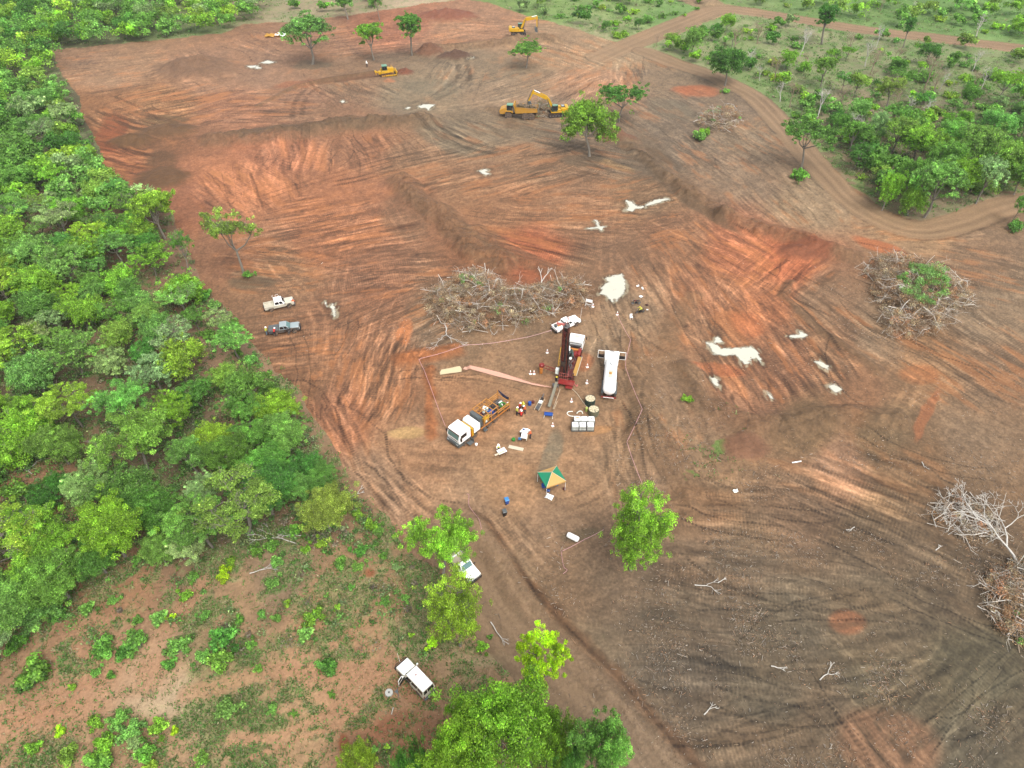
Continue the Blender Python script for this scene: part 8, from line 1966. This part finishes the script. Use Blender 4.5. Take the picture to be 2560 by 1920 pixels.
# clods and stones on the fresh earth
def clods():
    rng = np.random.default_rng(41); vs, fs = [], []
    def put(u, v, r):
        p = at(u, v); k = len(vs); q = [np.array(x) * r * (1 + rng.normal() * .2) for x in [(1, 0, 0), (0, 1, 0), (-1, 0, 0), (0, -1, 0), (0, 0, .8), (.6, .6, .5)]]
        for x in q: vs.append(tuple(np.array(p) + x))
        for f_ in [(0, 1, 4), (1, 2, 4), (2, 3, 4), (3, 0, 4)]: fs.append(tuple(k + j for j in f_) + (k + f_[2],))
    for k in range(420): put(rng.uniform(868, 990), 768 + rng.normal() * 8 - 0, rng.uniform(.06, .2))
    for k in range(120): put(932 + rng.normal() * 8, rng.uniform(800, 940), rng.uniform(.04, .12))
    for k in range(160): put(rng.uniform(640, 930), 292 + rng.normal() * 5, rng.uniform(.12, .4))
    for k in range(200): s = rng.random(); put(865 + s * 215 + rng.normal() * 12, 400 + s * 170 + rng.normal() * 12, rng.uniform(.08, .3))
    for k in range(300): s = rng.random(); put(1050 + s * 430 + rng.normal() * 12, 1190 + s * 480 + rng.normal() * 12, rng.uniform(.04, .12))
    f3 = np.array([f[:3] for f in fs]); co = np.array(vs)
    rgb, _, _, _ = paint(co[:, 0], co[:, 1], None)
    me = np_mesh('clods', co, f3, SOIL, rgb * 1.05); tag(link(bpy.data.objects.new('clods', me)), 'clods and stones on the freshly dug banks', 'clods', kind='stuff')
clods()

# ---------------------------------------------------------------- the air: faint haze over the whole site
def haze():
    b = MB(); b.box(-14000, 14000, -2500, 7500, -6, 82)
    m = bpy.data.materials.new('haze_air'); m.use_nodes = True; t = m.node_tree; t.nodes.remove(t.nodes['Principled BSDF'])
    v = t.nodes.new('ShaderNodeVolumePrincipled'); v.inputs['Color'].default_value = (.86, .9, .93, 1); v.inputs['Density'].default_value = .00010; v.inputs['Anisotropy'].default_value = .0
    t.links.new(v.outputs[0], t.nodes['Material Output'].inputs['Volume'])
    tag(b.build('haze', m), 'thin pale haze in the air', 'haze', kind='stuff')
haze()

# ---------------------------------------------------------------- things still sharing a label are told apart by their order in the picture
def relabel():
    by = {}
    for o in SC.objects:
        if o.parent is None and 'label' in o.keys() and o.get('kind') is None: by.setdefault(o['label'], []).append(o)
    NUM = ['first', 'second', 'third', 'fourth', 'fifth', 'sixth', 'seventh', 'eighth', 'ninth', 'tenth', 'eleventh', 'twelfth']
    for lab, os_ in by.items():
        n = len(os_)
        if n < 2 or n > 12: continue
        P = [tuple(float(q) for q in uv_of(np.float64(o.location.x), np.float64(o.location.y), 0.0)) for o in os_]
        su = max(p[0] for p in P) - min(p[0] for p in P); sv = max(p[1] for p in P) - min(p[1] for p in P)
        ax, word = (0, 'from the left') if su > sv else (1, 'from the top')
        for k, (p, o) in enumerate(sorted(zip(P, os_), key=lambda q: q[0][ax])):
            w = (('left one of two', 'right one of two') if ax == 0 else ('upper one of two', 'lower one of two'))[k] if n == 2 else f'{NUM[k]} {word}'
            base = lab.split(); tail = w.split()
            o['label'] = ' '.join(base[:16 - len(tail)]) + ', ' + w
relabel()
